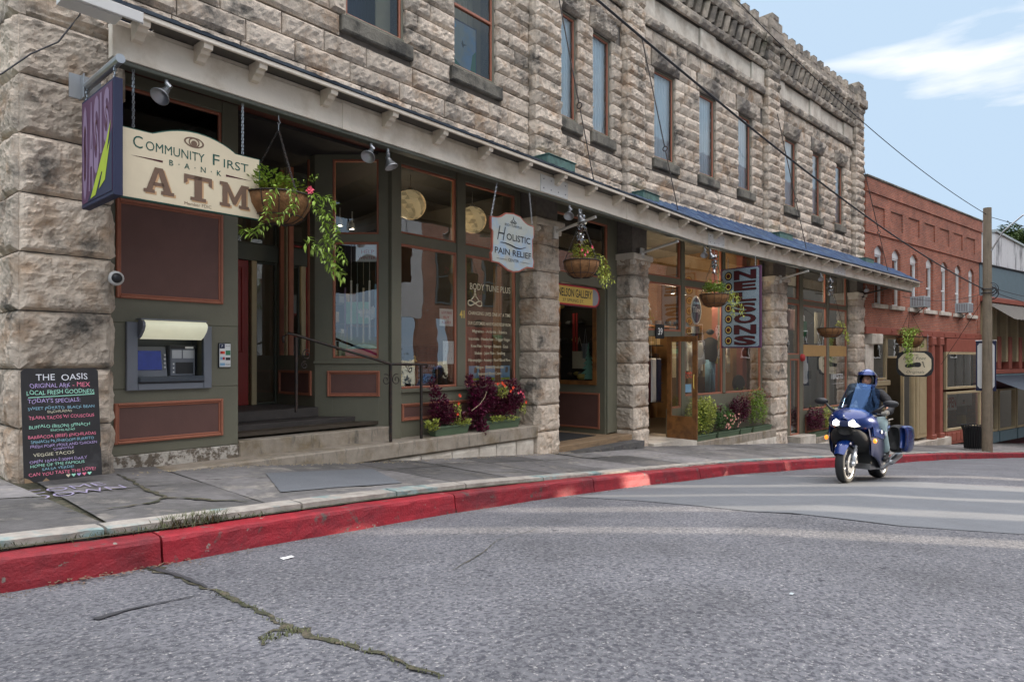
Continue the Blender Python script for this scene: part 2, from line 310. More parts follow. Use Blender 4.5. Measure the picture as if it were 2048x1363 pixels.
M['hol'] = mat('cloudy_painted_board', (.36,.38,.34), .5, var=.1, col2=(.22,.34,.50), cs=1.6, ct=(.45,.6), col3=(.30,.27,.20), c3s=2.4)
M['nelbg'] = mat('speckled_blue_board', (.22,.31,.38), .8, var=.1, col2=(.36,.43,.47), cs=40, ct=(.45,.55))
M['coir'] = mat('coconut_fibre_liner', (.24,.115,.045), .95, var=.35, vs=14, bump=1, bs=50)
M['planter'] = mat('sage_plastic_planter', (.10,.15,.085), .5, var=.06)
M['leafgreen'] = mat('fresh_green_leaf', (.25,.37,.05), .5, var=.3, vs=9, tone=.55, subs=0)
M['leafdk'] = mat('mid_green_leaf', (.09,.19,.035), .55, var=.3, vs=9, tone=.4)
M['coleus'] = mat('burgundy_leaf', (.10,.008,.03), .5, var=.3, vs=14, tone=.6, col2=(.24,.012,.08), cs=9, ct=(.52,.66))
M['leafyel'] = mat('yellow_green_leaf', (.40,.44,.08), .55, var=.25, vs=9, tone=.4)
M['petal_or'] = mat('orange_petal', (.85,.08,.02), .5); M['petal_pk'] = mat('pink_petal', (.8,.10,.16), .5); M['petal_sal'] = mat('salmon_petal', (.75,.36,.28), .5)
M['grass'] = mat('dry_grass_blades', (.10,.11,.045), .7, tone=.4)
M['lantern'] = mat('cream_paper_shade', (.62,.48,.27), .6, var=.12, emit=.07, tone=.45)  # faint glow lifts the dim globe; tone paints its facet shading
M['bulb'] = glow('lit_bulb', (1,.9,.7), 9)
M['atmgrey'] = mat('grey_moulded_plastic', (.165,.175,.20), .45, var=.06)
M['atmdark'] = mat('dark_blue_grey_plastic', (.05,.06,.075), .4, var=.08)
M['atmlight'] = mat('backlit_translucent_hood', (.78,.76,.56), .4, var=.08, emit=.12, col3=(.25,.25,.2), c3s=7, c3t=(.68,.76))
M['atmscreen'] = mat('lit_blue_screen', (.015,.028,.16), .2, var=.25, vs=14, emit=.10)
M['leaftree'] = mat('hill_tree_leaves', (.085,.13,.035), .7, var=.3, tone=.5); M['bark'] = mat('bark', (.10,.075,.05), .9, var=.2, bump=.5, bs=10)
M['terrain'] = mat('wooded_hill_ground', (.07,.09,.04), .95, var=.3, vs=.3)
# ------------------------------------------------------------------ ground
CX=[-40,-10,0.9,1.84,3.86,5.89,7.96,11.37,13.15,14.7,21.1,26.4,35.4,60,120]
CY=[4.6,4.7,4.85,4.94,5.12,5.44,5.5,5.42,5.22,4.95,4.2,3.75,2.4,-3,-20]
RZ=[1.9,-.5,-1.40,-1.47,-1.59,-1.79,-1.95,-2.2,-2.31,-2.42,-2.94,-3.4,-4.22,-6.3,-11]
GX=[-40,-20,1.6,2.4,3.85,6.14,9.81,14.2,20.8,27.07,34.5,40.7,60,120]; GZ=[2.2,.6,-1.2,-1.24,-1.33,-1.55,-1.84,-2.12,-2.65,-3.2,-3.9,-4.35,-5.9,-10.7]
def cy(x):
    # smoothed kerb line
    return sum(lerp(x+d, CX, CY) for d in (-1.2,-.6,0,.6,1.2))/5
def rz(x): return sum(lerp(x+d, CX, RZ) for d in (-1,0,1))/3
def gw(x): return lerp(x, GX, GZ)
def wally(x): return 7.95+.0175*x if x < 13.8 else (8.16-.0813*(x-13.8) if x < 28.7 else (6.93-.162*(x-28.7) if x < 42.2 else 4.74-.222*(x-42.2)))
def road_z(x, y):
    t = max(cy(x)-y, 0); return rz(x)+.075*min(t, 3.0)+.012*nz(x*.6, y*.6, 3)
def step_h(x): return lerp(x, [0,6,8.5,60], [.055,.05,.02,.015])
def side_z(x, y):
    c = cy(x)+.46; w = wally(x); t = min(max((y-c)/(w-c), 0), 1.3)
    return (rz(x)+.2+step_h(x))*(1-t)+gw(x)*t
xs = [-14+i*.5 for i in range(160)]+[66+i*4 for i in range(10)]
ts = [0,.15,.4,.8,1.3,1.9,2.5,3.1,4,5.5,7.5,10,14,20,30]
mb = MB(); n = len(ts)
mb.add([(x, cy(x)-t+(.0 if t else .03), road_z(x, cy(x)-t)) for x in xs for t in ts], [(i*n+j, (i+1)*n+j, (i+1)*n+j+1, i*n+j+1) for i in range(len(xs)-1) for j in range(n-1)])
tag(mb.build('road', M['road'], smooth=True), kind='structure')
# smooth newer patch of road surface, laid over the old one
mb = MB(); A_ = [(7.25,5.32),(7.4,4.4),(7.35,3.6),(7.25,2.9),(7.4,2.2),(7.55,1.5),(8.3,.5),(9.5,-1.5),(11,-4)]
def pfn(u, v):
    k = u*(len(A_)-1); i = min(int(k), len(A_)-2); a = k-i
    x = A_[i][0]*(1-a)+A_[i+1][0]*a; y = A_[i][1]*(1-a)+A_[i+1][1]*a
    x2 = x+v*(5.2+.5*u); y2 = y if u > .02 else min(y, cy(x2)-.05); y2 = min(y2, cy(x2)-.04)
    return (x2, y2, road_z(x2, y2)+.006)
mb.sheet(pfn, 40, 14); tag(mb.build('road_patch', M['patch'], smooth=True), kind='structure')
# cracks
def strip(pts, wid, dz, name, m, jit=.3, kind='structure', zf=None):
    zf = zf or road_z
    mb = MB(); P = []
    for i in range(len(pts)-1):
        for k in range(8):
            a = k/8; P.append(tuple(pts[i][j]*(1-a)+pts[i+1][j]*a for j in (0,1))+((wid[i]*(1-a)+wid[i+1]*a),))
    P.append((*pts[-1], wid[-1])); vs = []
    for i,(x,y,w) in enumerate(P):
        a = P[min(i+1,len(P)-1)]; b = P[max(i-1,0)]; dx, dy = a[0]-b[0], a[1]-b[1]; L_ = math.hypot(dx,dy); nx, ny = -dy/L_, dx/L_
        o = jit*w*nz(x*9, y*9, 1)*1.5; w1 = w*(1+jit*nz(x*14,y*14,5)*2)
        for s in (-.5,.5):
            xx, yy = x+nx*(o+s*w1), y+ny*(o+s*w1); vs.append((xx, yy, zf(xx,yy)+dz))
    mb.add(vs, [(2*i,2*i+1,2*i+3,2*i+2) for i in range(len(P)-1)])
    return tag(mb.build(name, m), kind=kind)
crk = [(1.76,4.93),(1.75,4.6),(1.735,4.2),(1.74,3.9),(1.72,3.55),(1.71,3.25),(1.66,2.85),(1.70,2.55),(1.72,2.3),(1.72,1.9)]
strip(crk, [.10,.035,.022,.028,.03,.028,.07,.03,.022,.02], .006, 'road_crack', M['moss'], .9)
strip([(1.62,3.88),(1.45,3.87),(1.30,3.86),(1.16,3.82),(1.09,3.80)], [.012,.02,.028,.045,.06], .006, 'road_crack', M['tar'], .35)
strip([(1.75,4.95),(1.76,4.6),(1.76,4.3),(1.745,4.0)], [.05,.045,.035,.02], .011, 'road_crack', M['tar'], .3)
strip([(1.68,2.83),(1.60,2.95),(1.5,2.9),(1.46,2.78)], [.03,.018,.014,.01], .006, 'road_crack', M['moss'], .9)
strip([(3.0,3.2),(3.5,3.42),(4.0,3.72),(4.5,3.8),(5.0,4.0)], [.006,.009,.004,.006,.003], .006, 'road_crack', M['moss'], .9)
def blades(name, pts, num, h, spread, m, label_kind='stuff'):
    mb = MB()
    for _ in range(num):
        i = random.randrange(len(pts)-1); a = random.random(); x = pts[i][0]*(1-a)+pts[i+1][0]*a+random.gauss(0,spread); y = pts[i][1]*(1-a)+pts[i+1][1]*a+random.gauss(0,spread)
        z = (road_z(x,y) if y < cy(x) else max(side_z(x,y)-.05, rz(x)+.19)); th = random.random()*6.28; hh = h*random.uniform(.4,1.2); w = .0035; mb.tone = random.random()
        dx, dy = math.cos(th)*hh*.7, math.sin(th)*hh*.7; px, py = -math.sin(th)*w, math.cos(th)*w
        mb.add([(x-px,y-py,z),(x+px,y+py,z),(x+dx*.5+px*.7,y+dy*.5+py*.7,z+hh*.7),(x+dx*.5-px*.7,y+dy*.5-py*.7,z+hh*.7),(x+dx,y+dy,z+hh)], [(0,1,2,3),(3,2,4)])
    return tag(mb.build(name, m), kind='stuff')
blades('grass_tuft', crk[3:], 300, .014, .016, M['grass'])
blades('grass_tuft', [(1.70,2.87),(1.60,2.86),(1.5,2.85)], 160, .018, .03, M['grass'])
kb = [(0.6,5.12),(1.2,5.17),(1.9,5.2),(2.3,5.25),(2.8,5.28)]
blades('grass_tuft', kb, 700, .05, .03, M['grass'])
blades('grass_tuft', [(1.95,5.22),(2.2,5.24),(2.4,5.26)], 500, .09, .035, M['grass'])
blades('grass_tuft', [(.2,5.1),(.6,5.12)], 300, .08, .03, M['grass'])
# kerb in cast lengths
seg = [-12,-8,-4.5,-1.2,1.84,5.02,7.96,11.2,14.4,17.6,21,24.4,28,32,36,41,48,56,64]
for a_, b_ in zip(seg[:-1], seg[1:]):
    mb = MB(); N_ = max(6, int((b_-a_)/.12)); prof = [(.0,-.06),(.0,.0),(-.008,.05),(-.018,.10),(-.026,.165),(-.036,.188),(-.055,.2),(-.14,.204),(-.235,.20),(-.24,.1)]
    vs = []; g_ = .008
    for i in range(N_+1):
        x = a_+g_+(b_-a_-2*g_)*i/N_
        for j,(t,z) in enumerate(prof):
            q = .008*nz(x*5, j*.9, 2)+.004*nz(x*19, j*1.7, 8)+(.012*min(0, nz(x*7,j*2,4)+.25) if j in (4,5,6) else 0)
            vs.append((x, cy(x)-t+q, rz(x)+z*(1+.02*nz(x*3,0,0))+q*.8))
    n = len(prof); mb.tone = random.random()
    mb.add(vs, [(i*n+j,(i+1)*n+j,(i+1)*n+j+1,i*n+j+1) for i in range(N_) for j in range(n-1)]); mb.add(vs[:n]+vs[-n:], [tuple(range(n)), tuple(range(2*n-1,n-1,-1))])
    tag(mb.build('kerb', M['kerb'], smooth=False), kind='structure')
# pale stone edging behind the kerb
e = -12
while e < 60:
    L_ = random.uniform(.9,1.7); mb = MB(); N_ = 10; prof = [(.0,-.02),(.0,.9),(.03,1.0),(.11,1.0),(.2,1.0),(.21,.6)]; vs = []
    for i in range(N_+1):
        x = e+.012+(L_-.024)*i/N_
        for j,(t,z) in enumerate(prof):
            q = .014*nz(x*8, j, 9); vs.append((x, cy(x)+.243+t+(q if j<3 else 0), rz(x)+.2+z*(step_h(x)+.012)+q*.5))
    n = len(prof); mb.tone = random.random(); mb.add(vs, [(i*n+j,(i+1)*n+j,(i+1)*n+j+1,i*n+j+1) for i in range(N_) for j in range(n-1)]); mb.add(vs[:n]+vs[-n:], [tuple(range(n)), tuple(range(2*n-1,n-1,-1))])
    tag(mb.build('kerb_edging', M['concrete_edge']), kind='structure'); e += L_
# sidewalk: bed and slabs
mb = MB(); xs = [-14+i for i in range(75)]
mb.add([(x, cy(x)+.2+v, side_z(x, cy(x)+.46+v)-.035) for x in xs for v in (0,1,2,3,4.5)], [(i*5+j,(i+1)*5+j,(i+1)*5+j+1,i*5+j+1) for i in range(len(xs)-1) for j in range(4)])
tag(mb.build('sidewalk_bed', M['moss'], smooth=True), kind='structure')
mb = MB(); x = -13
while x < 58:
    L_ = random.uniform(1.0,1.6); sk = random.uniform(-.12,.12); rows = [.0, random.uniform(.42,.6), 1.0] if random.random() < .8 else [0,1.0]
    for r0, r1 in zip(rows[:-1], rows[1:]):
        mb.tone = random.random(); tilt = random.uniform(-.004,.006)
        def sfn(u, v, r0=r0, r1=r1):
            xx = x+.014+(L_-.028)*u; f = r0+(r1-r0)*v; w = wally(xx)+.5; c = cy(xx)+.456; yy = c+(w-c)*f+(.03 if v==0 and r0 else 0); xx += sk*f
            return (xx, yy, side_z(xx,yy)+tilt*(u-.5)*2-(.006 if u in (0,1) else 0)+.004*nz(xx*3,yy*3,7))
        mb.sheet(sfn, 6, 6)
    x += L_
tag(mb.build('sidewalk', M['concrete']), kind='structure')
strip([(2.46,7.85),(2.42,7.3),(2.36,6.7),(2.33,6.2),(2.55,5.95),(2.7,5.75),(2.8,5.62)], [.02,.035,.05,.03,.06,.035,.02], .010, 'pavement_crack', M['moss'], .8, zf=side_z)
strip([(2.33,6.2),(2.15,6.0),(2.0,5.98),(1.75,5.9),(1.5,5.95)], [.03,.04,.02,.02,.01], .010, 'pavement_crack', M['moss'], .9, zf=side_z)
strip([(6.1,6.9),(6.9,6.4),(7.6,6.1)], [.01,.02,.012], .010, 'pavement_crack', M['moss'], .9, zf=side_z)
mb = MB(); mb.sheet(lambda u,v:(3.3+1.5*u+.5*v+.03*nz(v*5,0,1), 5.95+1.25*v+.03*nz(u*6,3,1), side_z(3.3+1.5*u+.5*v, 5.95+1.25*v)+.009), 10, 10); tag(mb.build('pavement_patch', M['patch'], smooth=True), kind='structure')
# far terrain sheet to the horizon with wooded hill
mb = MB()
def tz(x, y):
    base = lerp(x, [-400,-40,0,60,120], [1.5,1.5,-2.2,-7,-9])-.6
    d = math.hypot(x-20, y-10)
    return base+max(0, min(1,(x-62)/70))*19*max(0,min(1,(y+40)/45))+max(0, (y-45))*.22*(1 if y < 130 else 0)+(max(0, 85*.22) if y >= 130 else 0)+2*nz(x*.02,y*.02,0)*min(1,max(0,d-60)/60)
gxs = [-1500,-800,-400,-200,-100]+[-60+i*10 for i in range(24)]+[200,260,340,500,900,1500]; gys = [-1500,-800,-400,-200,-120]+[-80+i*10 for i in range(24)]+[180,240,340,600,1000,1500]
mb.add([(x,y,tz(x,y) if not (-45 < x < 95 and -34 < y < 14) else min(tz(x,y), rz(x)-.9)) for x in gxs for y in gys], [(i*len(gys)+j,(i+1)*len(gys)+j,(i+1)*len(gys)+j+1,i*len(gys)+j+1) for i in range(len(gxs)-1) for j in range(len(gys)-1)])
tag(mb.build('terrain', M['terrain'], smooth=True), kind='structure')

# ------------------------------------------------------------------ the stone building
SB = thing('stone_building', 'long two-storey building of rock-faced limestone with battlements, green shop fronts and a shared awning', 'building', FA)
def stone(mb, P, U, N, u0, u1, z0, z1, bulge=.045, res=.05, back=.06, g=.007):
    w, h = u1-u0-2*g, z1-z0-2*g; nu, nv = max(3, int(w/res)), max(3, int(h/res)); vs = []; mb.tone = random.random(); k = random.random()*50; ang = random.uniform(-.35,.35)
    for j in range(nv+1):
        for i in range(nu+1):
            a, b = i/nu, j/nv; x = u0+g+w*a; z = z0+g+h*b
            ed = min(a*w, (1-a)*w, b*h, (1-b)*h)/.055; ed = min(1, ed)**.55
            if i in (0,nu) or j in (0,nv): ed = 0
            n1 = nz(x*2.6+k, z*3.5, k); n2 = 1-2*abs(nz(x*7+k, z*8+x*2, k+9)); n3 = nz(x*19, z*21, k)+.45*nz(x*41, z*44, k)
            n5 = 1-2*abs(nz(x*15+k, z*13-x*5, k+3)); d = ed*bulge*(.62+.75*n1+.42*n2+.24*n3+.26*n5+ang*(b-.5))
            q = .006*nz(x*11,z*11,k) if ed == 0 else 0
            p = P+U*(x+q)+N*(max(d,-.01)); vs.append((p.x,p.y,p.z+z+q))
    m_ = nu+1; fs = [(j*m_+i, j*m_+i+1, (j+1)*m_+i+1, (j+1)*m_+i) for j in range(nv) for i in range(nu)]
    ring = [i for i in range(m_)]+[j*m_+nu for j in range(1,nv+1)]+[nv*m_+i for i in range(nu-1,-1,-1)]+[j*m_ for j in range(nv-1,0,-1)]
    b0 = len(vs); Nb = N*back
    for r in ring: v = vs[r]; vs.append((v[0]-Nb.x, v[1]-Nb.y, v[2]-Nb.z))
    L_ = len(ring); fs += [(ring[i], b0+i, b0+(i+1)%L_, ring[(i+1)%L_]) for i in range(L_)]
    mb.add(vs, fs)
UX = Vector((1,0,0)); NY = Vector((0,-1,0)); V0 = Vector((0,0,0))
def courses(mb, x0, x1, z0, z1, ch, y, res, lmin=.42, lmax=.95, bulge=.05, full=False):
    nrow = max(1, round((z1-z0)/ch)); h = (z1-z0)/nrow; P = Vector((0,y,0))
    for r in range(nrow):
        za = z0+r*h; x = x0
        if full: stone(mb, P, UX, NY, x0, x1, za, za+h, bulge, res); continue
        first = True
        while x < x1-1e-3:
            L_ = random.uniform(lmin, lmax)*(.6 if first and r % 2 else 1); first = False
            if x+L_ > x1-.22: L_ = x1-x
            stone(mb, P, UX, NY, x, x+L_, za, za+h, bulge, res); x += L_
def pier(name, x0, x1, zb, zt, ch, frame, yb, res, side='L', cap=True):
    mb = MB(); nrow = round((zt-zb)/ch); h = (zt-zb)/nrow
    for r in range(nrow):
        za = zb+r*h
        stone(mb, V0, UX, NY, x0, x1, za, za+h, .05, res)
        mb_t = mb.tone
        stone(mb, Vector((x0,0,0)), Vector((0,1,0)), Vector((-1,0,0)), .0, yb, za, za+h, .045, res)
        stone(mb, Vector((x1,0,0)), Vector((0,1,0)), Vector((1,0,0)), .0, yb, za, za+h, .045, res*1.5)
    o = mb.build(name, M['stone'], SB, frame)
    mc = MB(); mc.box(x0+.02, x1-.02, .02, yb-.005, zb-.4, zt); mc.box(x0+.01, x1-.01, .03, yb, zt, 3.4); mc.build('pier_core', M['mortar'], o, frame)
    if not cap: return o
    mc = MB(); mc.bev(x0-.10, x1+.10, -.10, yb, zt-.16, zt-.02, .03); mc.bev(x0-.05, x1+.05, -.05, yb, zt-.28, zt-.163, .03); mc.build('capital', M['smooth_stone'], o, frame)
    return o
pier('pier', 1.62, 2.44, -1.28, 3.4, .585, FA, .6, .026, cap=False)
pier('pier', 9.81, 10.51, -1.95, 2.73, .52, FA, .55, .045)
pier('pier', 13.42, 14.12, -2.2, 2.48, .52, FA, .5, .05)
pier('pier', 7.01, 7.93, -2.85, 2.58, .543, FB, .45, .06)
pier('pier', 14.22, 14.92, -3.4, 2.57, .543, FB, .45, .07)
# iron lintel beam above the shop fronts and the wall mass behind upper stones
for fr, x0, x1, wins in ((FA,1.62,13.72,[(5.59,6.71),(7.79,8.86),(10.77,11.45),(12.03,12.79)]), (FB,.0,14.95,[(.83,1.78),(2.96,3.84),(5.13,5.98),(8.26,9.18),(10.45,11.2),(12.54,13.33)])):
    mb = MB(); mb.box(x0, x1, .235, .6, 3.35, 4.99); xx = x0
    for a, b in wins+[(x1,x1)]: mb.box(xx, a, .235, .6, 4.99, 7.25); xx = b
    mb.box(x0, x1, .235, .6, 7.25, 10.0); mb.build('wall_core', M['mortar'], SB, fr)
    res = .045 if fr is FA else .085
    mb = MB(); md = MB(); mt = MB(); ms = MB(); P2 = Vector((0,.2,0))
    pil = [(1.62,2.6),(9.79,10.62),(13.2,14.0)] if fr is FA else [(6.68,7.5),(14.1,14.98)]
    if fr is FB: pil0 = [(-.2,.4)]
    lo = 2.6 if fr is FA else .4
    spans = [(2.6,9.79),(10.62,13.2)] if fr is FA else [(.28,6.68),(7.5,14.1)]
    for s0, s1 in spans:
        courses(mb, s0, s1, 3.45, 4.65, .30, .2, res, .5, 1.0)
        ws = [w for w in wins if s0 < w[0] < s1]
        x = s0
        for a, b in ws:                                             # sill course
            stone(mb, Vector((0,.19,0)), UX, NY, x, a-.12, 4.66, 4.96, .03, res)
            md = MB(); md.bev(a-.11, b+.11, .12, .4, 4.74, 4.965, .02); md.build('window_sill', M['stone_dark'], SB, fr); x = b+.12
        stone(mb, Vector((0,.19,0)), UX, NY, x, s1, 4.66, 4.96, .03, res)
        x = s0
        for a, b in ws+[(s1,s1)]:
            wdt = a-x
            courses(mb, x, a, 4.975, 7.25, .284, .2, res, .4, .75, .05, full=wdt < .75)
            if b > a:
                for sx, sn in ((a,1),(b,-1)):                        # splayed reveal stones
                    r = 0
                    while r < 8:
                        z0 = 4.975+r*.284; stone(mb, Vector((sx,.2,0)), Vector((0,1,0)), Vector((sn,0,0)), 0, .2, z0, z0+.284, .012, .09); r += 1
            x = b
        # lintel zone
        x = s0
        for a, b in ws+[(s1,s1)]:
            if a-.16 > x+.1: courses(mb, x, a-.16, 7.25, 7.72, .47, .2, res, .4, .7)
            if b > a: stone(mt, Vector((0,.17,0)), UX, NY, a-.15, b+.15, 7.25, 7.72, .09, res, .12)
            x = b+.16
        courses(mb, s0, s1, 7.72, 8.14, .42, .2, res, .4, .7)
        courses(mt, s0, s1, 8.14, 8.38, .24, .10, res, .5, .8, .05)
        pan = [(a,b) for a,b in ([(2.9,5.6),(6.4,9.0),(10.9,12.9)] if fr is FA else [(.77,2.91),(3.73,5.85),(8.11,10.12),(11.02,13.23)]) if s0 < a < s1]
        x = s0
        for a, b in pan+[(s1,s1)]:
            ms = MB(); ms.bev(x+.01, a-.01, .13, .3, 8.38, 8.93, .02); ms.build('panel_surround', M['smooth_stone'], SB, fr)
            if b > a: ms = MB(); ms.bev(a+.006, b-.006, .19, .3, 8.385, 8.925, .012); ms.build('name_panel', M['smooth_stone'], SB, fr)
            x = b
        courses(mt, s0, s1, 8.93, 9.18, .25, .06, res, .45, .75, .06)
        k = s0+.05; i = 0
        while k < s1-.2:                                             # corbel table of tapered upright stones
            w = .27; mt.tone = random.random()
            mt.add([(k,.12,9.19),(k+w,.12,9.19),(k+w-.03,.0,9.62),(k+.03,.0,9.62),(k,.25,9.19),(k+w,.25,9.19),(k+w-.03,.25,9.64),(k+.03,.25,9.64),(k+w/2,.02,9.21),(k+w/2,-.09,9.6)],
                   [(0,8,9,3),(8,1,2,9),(1,5,6,2),(4,0,3,7),(3,9,2,6,7)])
            k += .37
        courses(mt, s0-.1, s1+.1, 9.63, 9.9, .27, -.06, res, .6, .9, .06)
        mt.tone = .4; mt.bev(s0, s1, -.02, .35, 9.9, 10.12, .02)
        k = s0+.2
        while k < s1-.3:
            mt.tone = random.random(); h = 10.36+.05*random.random(); mt.bev(k, k+.30, -.02, .35, 10.12, h, .02); mt.add([(k,-.02,h),(k+.3,-.02,h),(k+.3,.35,h),(k,.35,h),(k+.15,.1,h+.07)], [(0,1,4),(1,2,4),(2,3,4),(3,0,4)]); k += .58
    for a, b in pil:
        z = 3.45; P = Vector((0,.02,0))
        while z < 9.85:
            stone(mb if z < 8.6 else mt, P, UX, NY, a, b, z, z+.29, .055, res)
            stone(mb if z < 8.6 else mt, Vector((a,.02,0)), Vector((0,1,0)), Vector((-1,0,0)), 0, .21, z, z+.29, .03, .09)
            z += .29
        mb2 = mt; mb2.tone = .5; mb2.box(a+.01, b-.01, .06, .5, 3.4, 9.8)
        mb2.bev(a-.06, b+.06, -.12, .5, 9.8, 10.15, .04)
        mb2.tone = .3; mb2.bev(a+.02, b-.02, -.08, .5, 10.15, 10.5, .04); mb2.bev(a+.2, b-.2, -.05, .45, 10.5, 10.72, .04)
    mb.build('upper_wall', M['stone'], SB, fr)
    mt.build('battlement', M['stone_top'], SB, fr)
# sides, rear and flat roof close the volume
mb = MB(); mb.box(1.66, 1.9, .6, 14, -2.5, 10); mb.box(1.9, 13.8, 13.7, 14, -3, 10); mb.box(1.66,13.9,.6,14,9.6,9.8); mb.build('side_wall', M['mortar'], SB, FA)
mb = MB(); mb.box(14.7, 14.95, .6, 14, -4, 10); mb.box(-1, 14.7, 13.7, 14, -4, 10); mb.box(-.2,14.95,.6,14,9.6,9.8); mb.build('side_wall', M['mortar'], SB, FB)
mb = MB()
for r in range(9):
    z0 = -1.28+r*.585
    stone(mb, Vector((1.62,0,0)), Vector((0,1,0)), Vector((-1,0,0)), .62, 1.6, z0, z0+.585, .05, .05)
    stone(mb, Vector((1.62,0,0)), Vector((0,1,0)), Vector((-1,0,0)), 1.6, 2.7, z0, z0+.585, .05, .06)
    if r > 6: stone(mb, Vector((0,.05,0)), UX, NY, 1.62, 2.6, z0, z0+.585, .05, .04); stone(mb, Vector((1.62,0,0)), Vector((0,1,0)), Vector((-1,0,0)), 0, .62, z0, z0+.585, .05, .05)
mb.build('side_stonework', M['stone'], SB, FA)
# upper windows: green frame, terracotta sash, glass, blind
def upwin(fr, a, b, kind, z0=4.98, z1=7.24):
    w = MB(); f = .04
    for q in ((a,a+f,z0,z1),(b-f,b,z0,z1)): w.bev(q[0],q[1],.25,.34,q[2],q[3],.012)
    w.bev(a,b,.22,.34,z0-.0,z0+.075,.015); w.bev(a,b,.25,.34,z1-f,z1,.012)
    win = w.build('window', M['green'], SB, fr)
    s = MB(); a1, b1, c0, c1 = a+f, b-f, z0+.076, z1-f; g = .032
    s.bev(a1,a1+g,.27,.32,c0,c1,.008); s.bev(b1-g,b1,.27,.32,c0,c1,.008); s.bev(a1+g,b1-g,.27,.32,c0,c0+g,.008); s.bev(a1+g,b1-g,.27,.32,c1-g,c1,.008)
    if kind in ('sash','poster'): s.bev(a1+g,b1-g,.265,.32,6.10,6.15,.006)
    s.build('sash', M['trim'], win, fr)
    s = MB(); s.add([(a1+g,.30,c0+g),(b1-g,.30,c0+g),(b1-g,.30,c1-g),(a1+g,.30,c1-g)],[(0,1,2,3)]); s.build('pane', M['glass_up'], win, fr)
    s = MB(); s.box(a-.02,b+.02,.36,.365,z0-.1,z0); D = .43 if kind == 'blind' else .85
    s.add([(a-.0,.345,z0),(a-.0,D,z0),(a-.0,D,z1),(a-.0,.345,z1),(b,.345,z0),(b,D,z0),(b,D,z1),(b,.345,z1)],[(0,1,2,3),(5,4,7,6),(3,2,6,7),(0,4,5,1)])
    s.build('reveal', M['reveal'] if kind == 'blind' else M['beige'], win, fr)
    s = MB(); s.sheet(lambda u,v: (a+(b-a)*u, D-.02-.018*math.sin(u*40)-.006*math.sin(u*90), z0+(z1-z0)*v), 60, 1)
    s.build('blind', M['curtain'] if kind == 'blind' else (M['navy'] if kind=='sash' else M['beige']), win, fr)
    if kind == 'sash':
        s = MB(); s.box(b-.36, b-.07, .5, .52, c0, c1); s.build('blind', M['beige'], win, fr)
    return win
for a, b, k in ((5.59,6.71,'sash'),(7.79,8.86,'poster'),(10.77,11.45,'blind'),(12.03,12.79,'blind')): upwin(FA, a, b, k)
for a, b in ((.83,1.78),(2.96,3.84),(5.13,5.98),(8.26,9.18),(10.45,11.2),(12.54,13.33)): upwin(FB, a, b, 'blind')
# ------------------------------------------------------------------ shop fronts
def ring(mb, x0, x1, z0, z1, w, y0, y1, b=.008):
    mb.bev(x0,x0+w,y0,y1,z0,z1,b); mb.bev(x1-w,x1,y0,y1,z0,z1,b); mb.bev(x0+w,x1-w,y0,y1,z0,z0+w,b); mb.bev(x0+w,x1-w,y0,y1,z1-w,z1,b)
def trimpanel(par, fr, x0, x1, z0, z1, y, w=.055):
    p = MB(); p.box(x0+.02, x1-.02, y-.004, y+.01, z0+.02, z1-.02); o = p.build('panel', M['maroon'], par, fr)
    p = MB(); ring(p, x0, x1, z0, z1, w*.62, y-.035, y+.005, .01); ring(p, x0+w*.62, x1-w*.62, z0+w*.62, z1-w*.62, w*.38, y-.018, y+.005, .006); p.build('panel_trim', M['trim'], o, fr)
    return o
def glazed(par, fr, x0, x1, z0, z1, y, w=.035, tm='trim', glass='glass', name='window'):
    p = MB(); ring(p, x0, x1, z0, z1, w, y-.03, y+.03, .008); o = p.build(name, M[tm], par, fr)
    p = MB(); p.add([(x0+w,y,z0+w),(x1-w,y,z0+w),(x1-w,y,z1-w),(x0+w,y,z1-w)],[(0,1,2,3)]); p.build('pane', M[glass], o, fr); return o
def part(name, m, fr, *boxes, par=None, bev=.008):
    p = MB()
    for b in boxes: p.bev(*b, bev) if bev else p.box(*b)
    return p.build(name, M[m], par or SB, fr)
Y = .42
# --- bank machine wall
part('shopfront_wall','green',FA,(2.36,4.07,Y,Y+.14,-1.12,-.36),(2.36,2.84,Y,Y+.14,-.359,.41),(3.60,4.07,Y,Y+.14,-.359,.41),(2.36,4.07,Y,Y+.14,.411,1.86),(2.36,2.62,Y,Y+.14,1.862,3.3),(3.86,4.07,Y,Y+.14,1.862,3.3),(2.622,3.858,Y,Y+.14,3.15,3.3))
part('plinth','peel',FA,(2.36,4.06,Y-.03,Y+.1,-1.6,-1.122))
trimpanel(SB,FA,2.62,3.86,.69,1.83,Y); trimpanel(SB,FA,2.60,3.86,-.985,-.515,Y)
glazed(SB,FA,2.62,3.86,1.862,3.15,Y+.05)
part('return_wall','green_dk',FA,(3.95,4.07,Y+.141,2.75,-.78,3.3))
# --- entry steps and porch
part('step','step_stone',FA,(4.075,6.60,.40,1.3,-1.6,-1.085),bev=.015)
part('step','wood_dk',FA,(4.075,6.40,.86,2.2,-1.084,-.925))
part('porch_floor','wood_dk',FA,(4.075,5.80,1.24,4.2,-.924,-.775))
part('porch_ceiling','soffit',FA,(2.4,9.8,.05,4.2,3.305,3.36))
WD = FR(5.78, 9.37, 90)                       # wall running back beside the door (x runs into the building, seen from the entry)
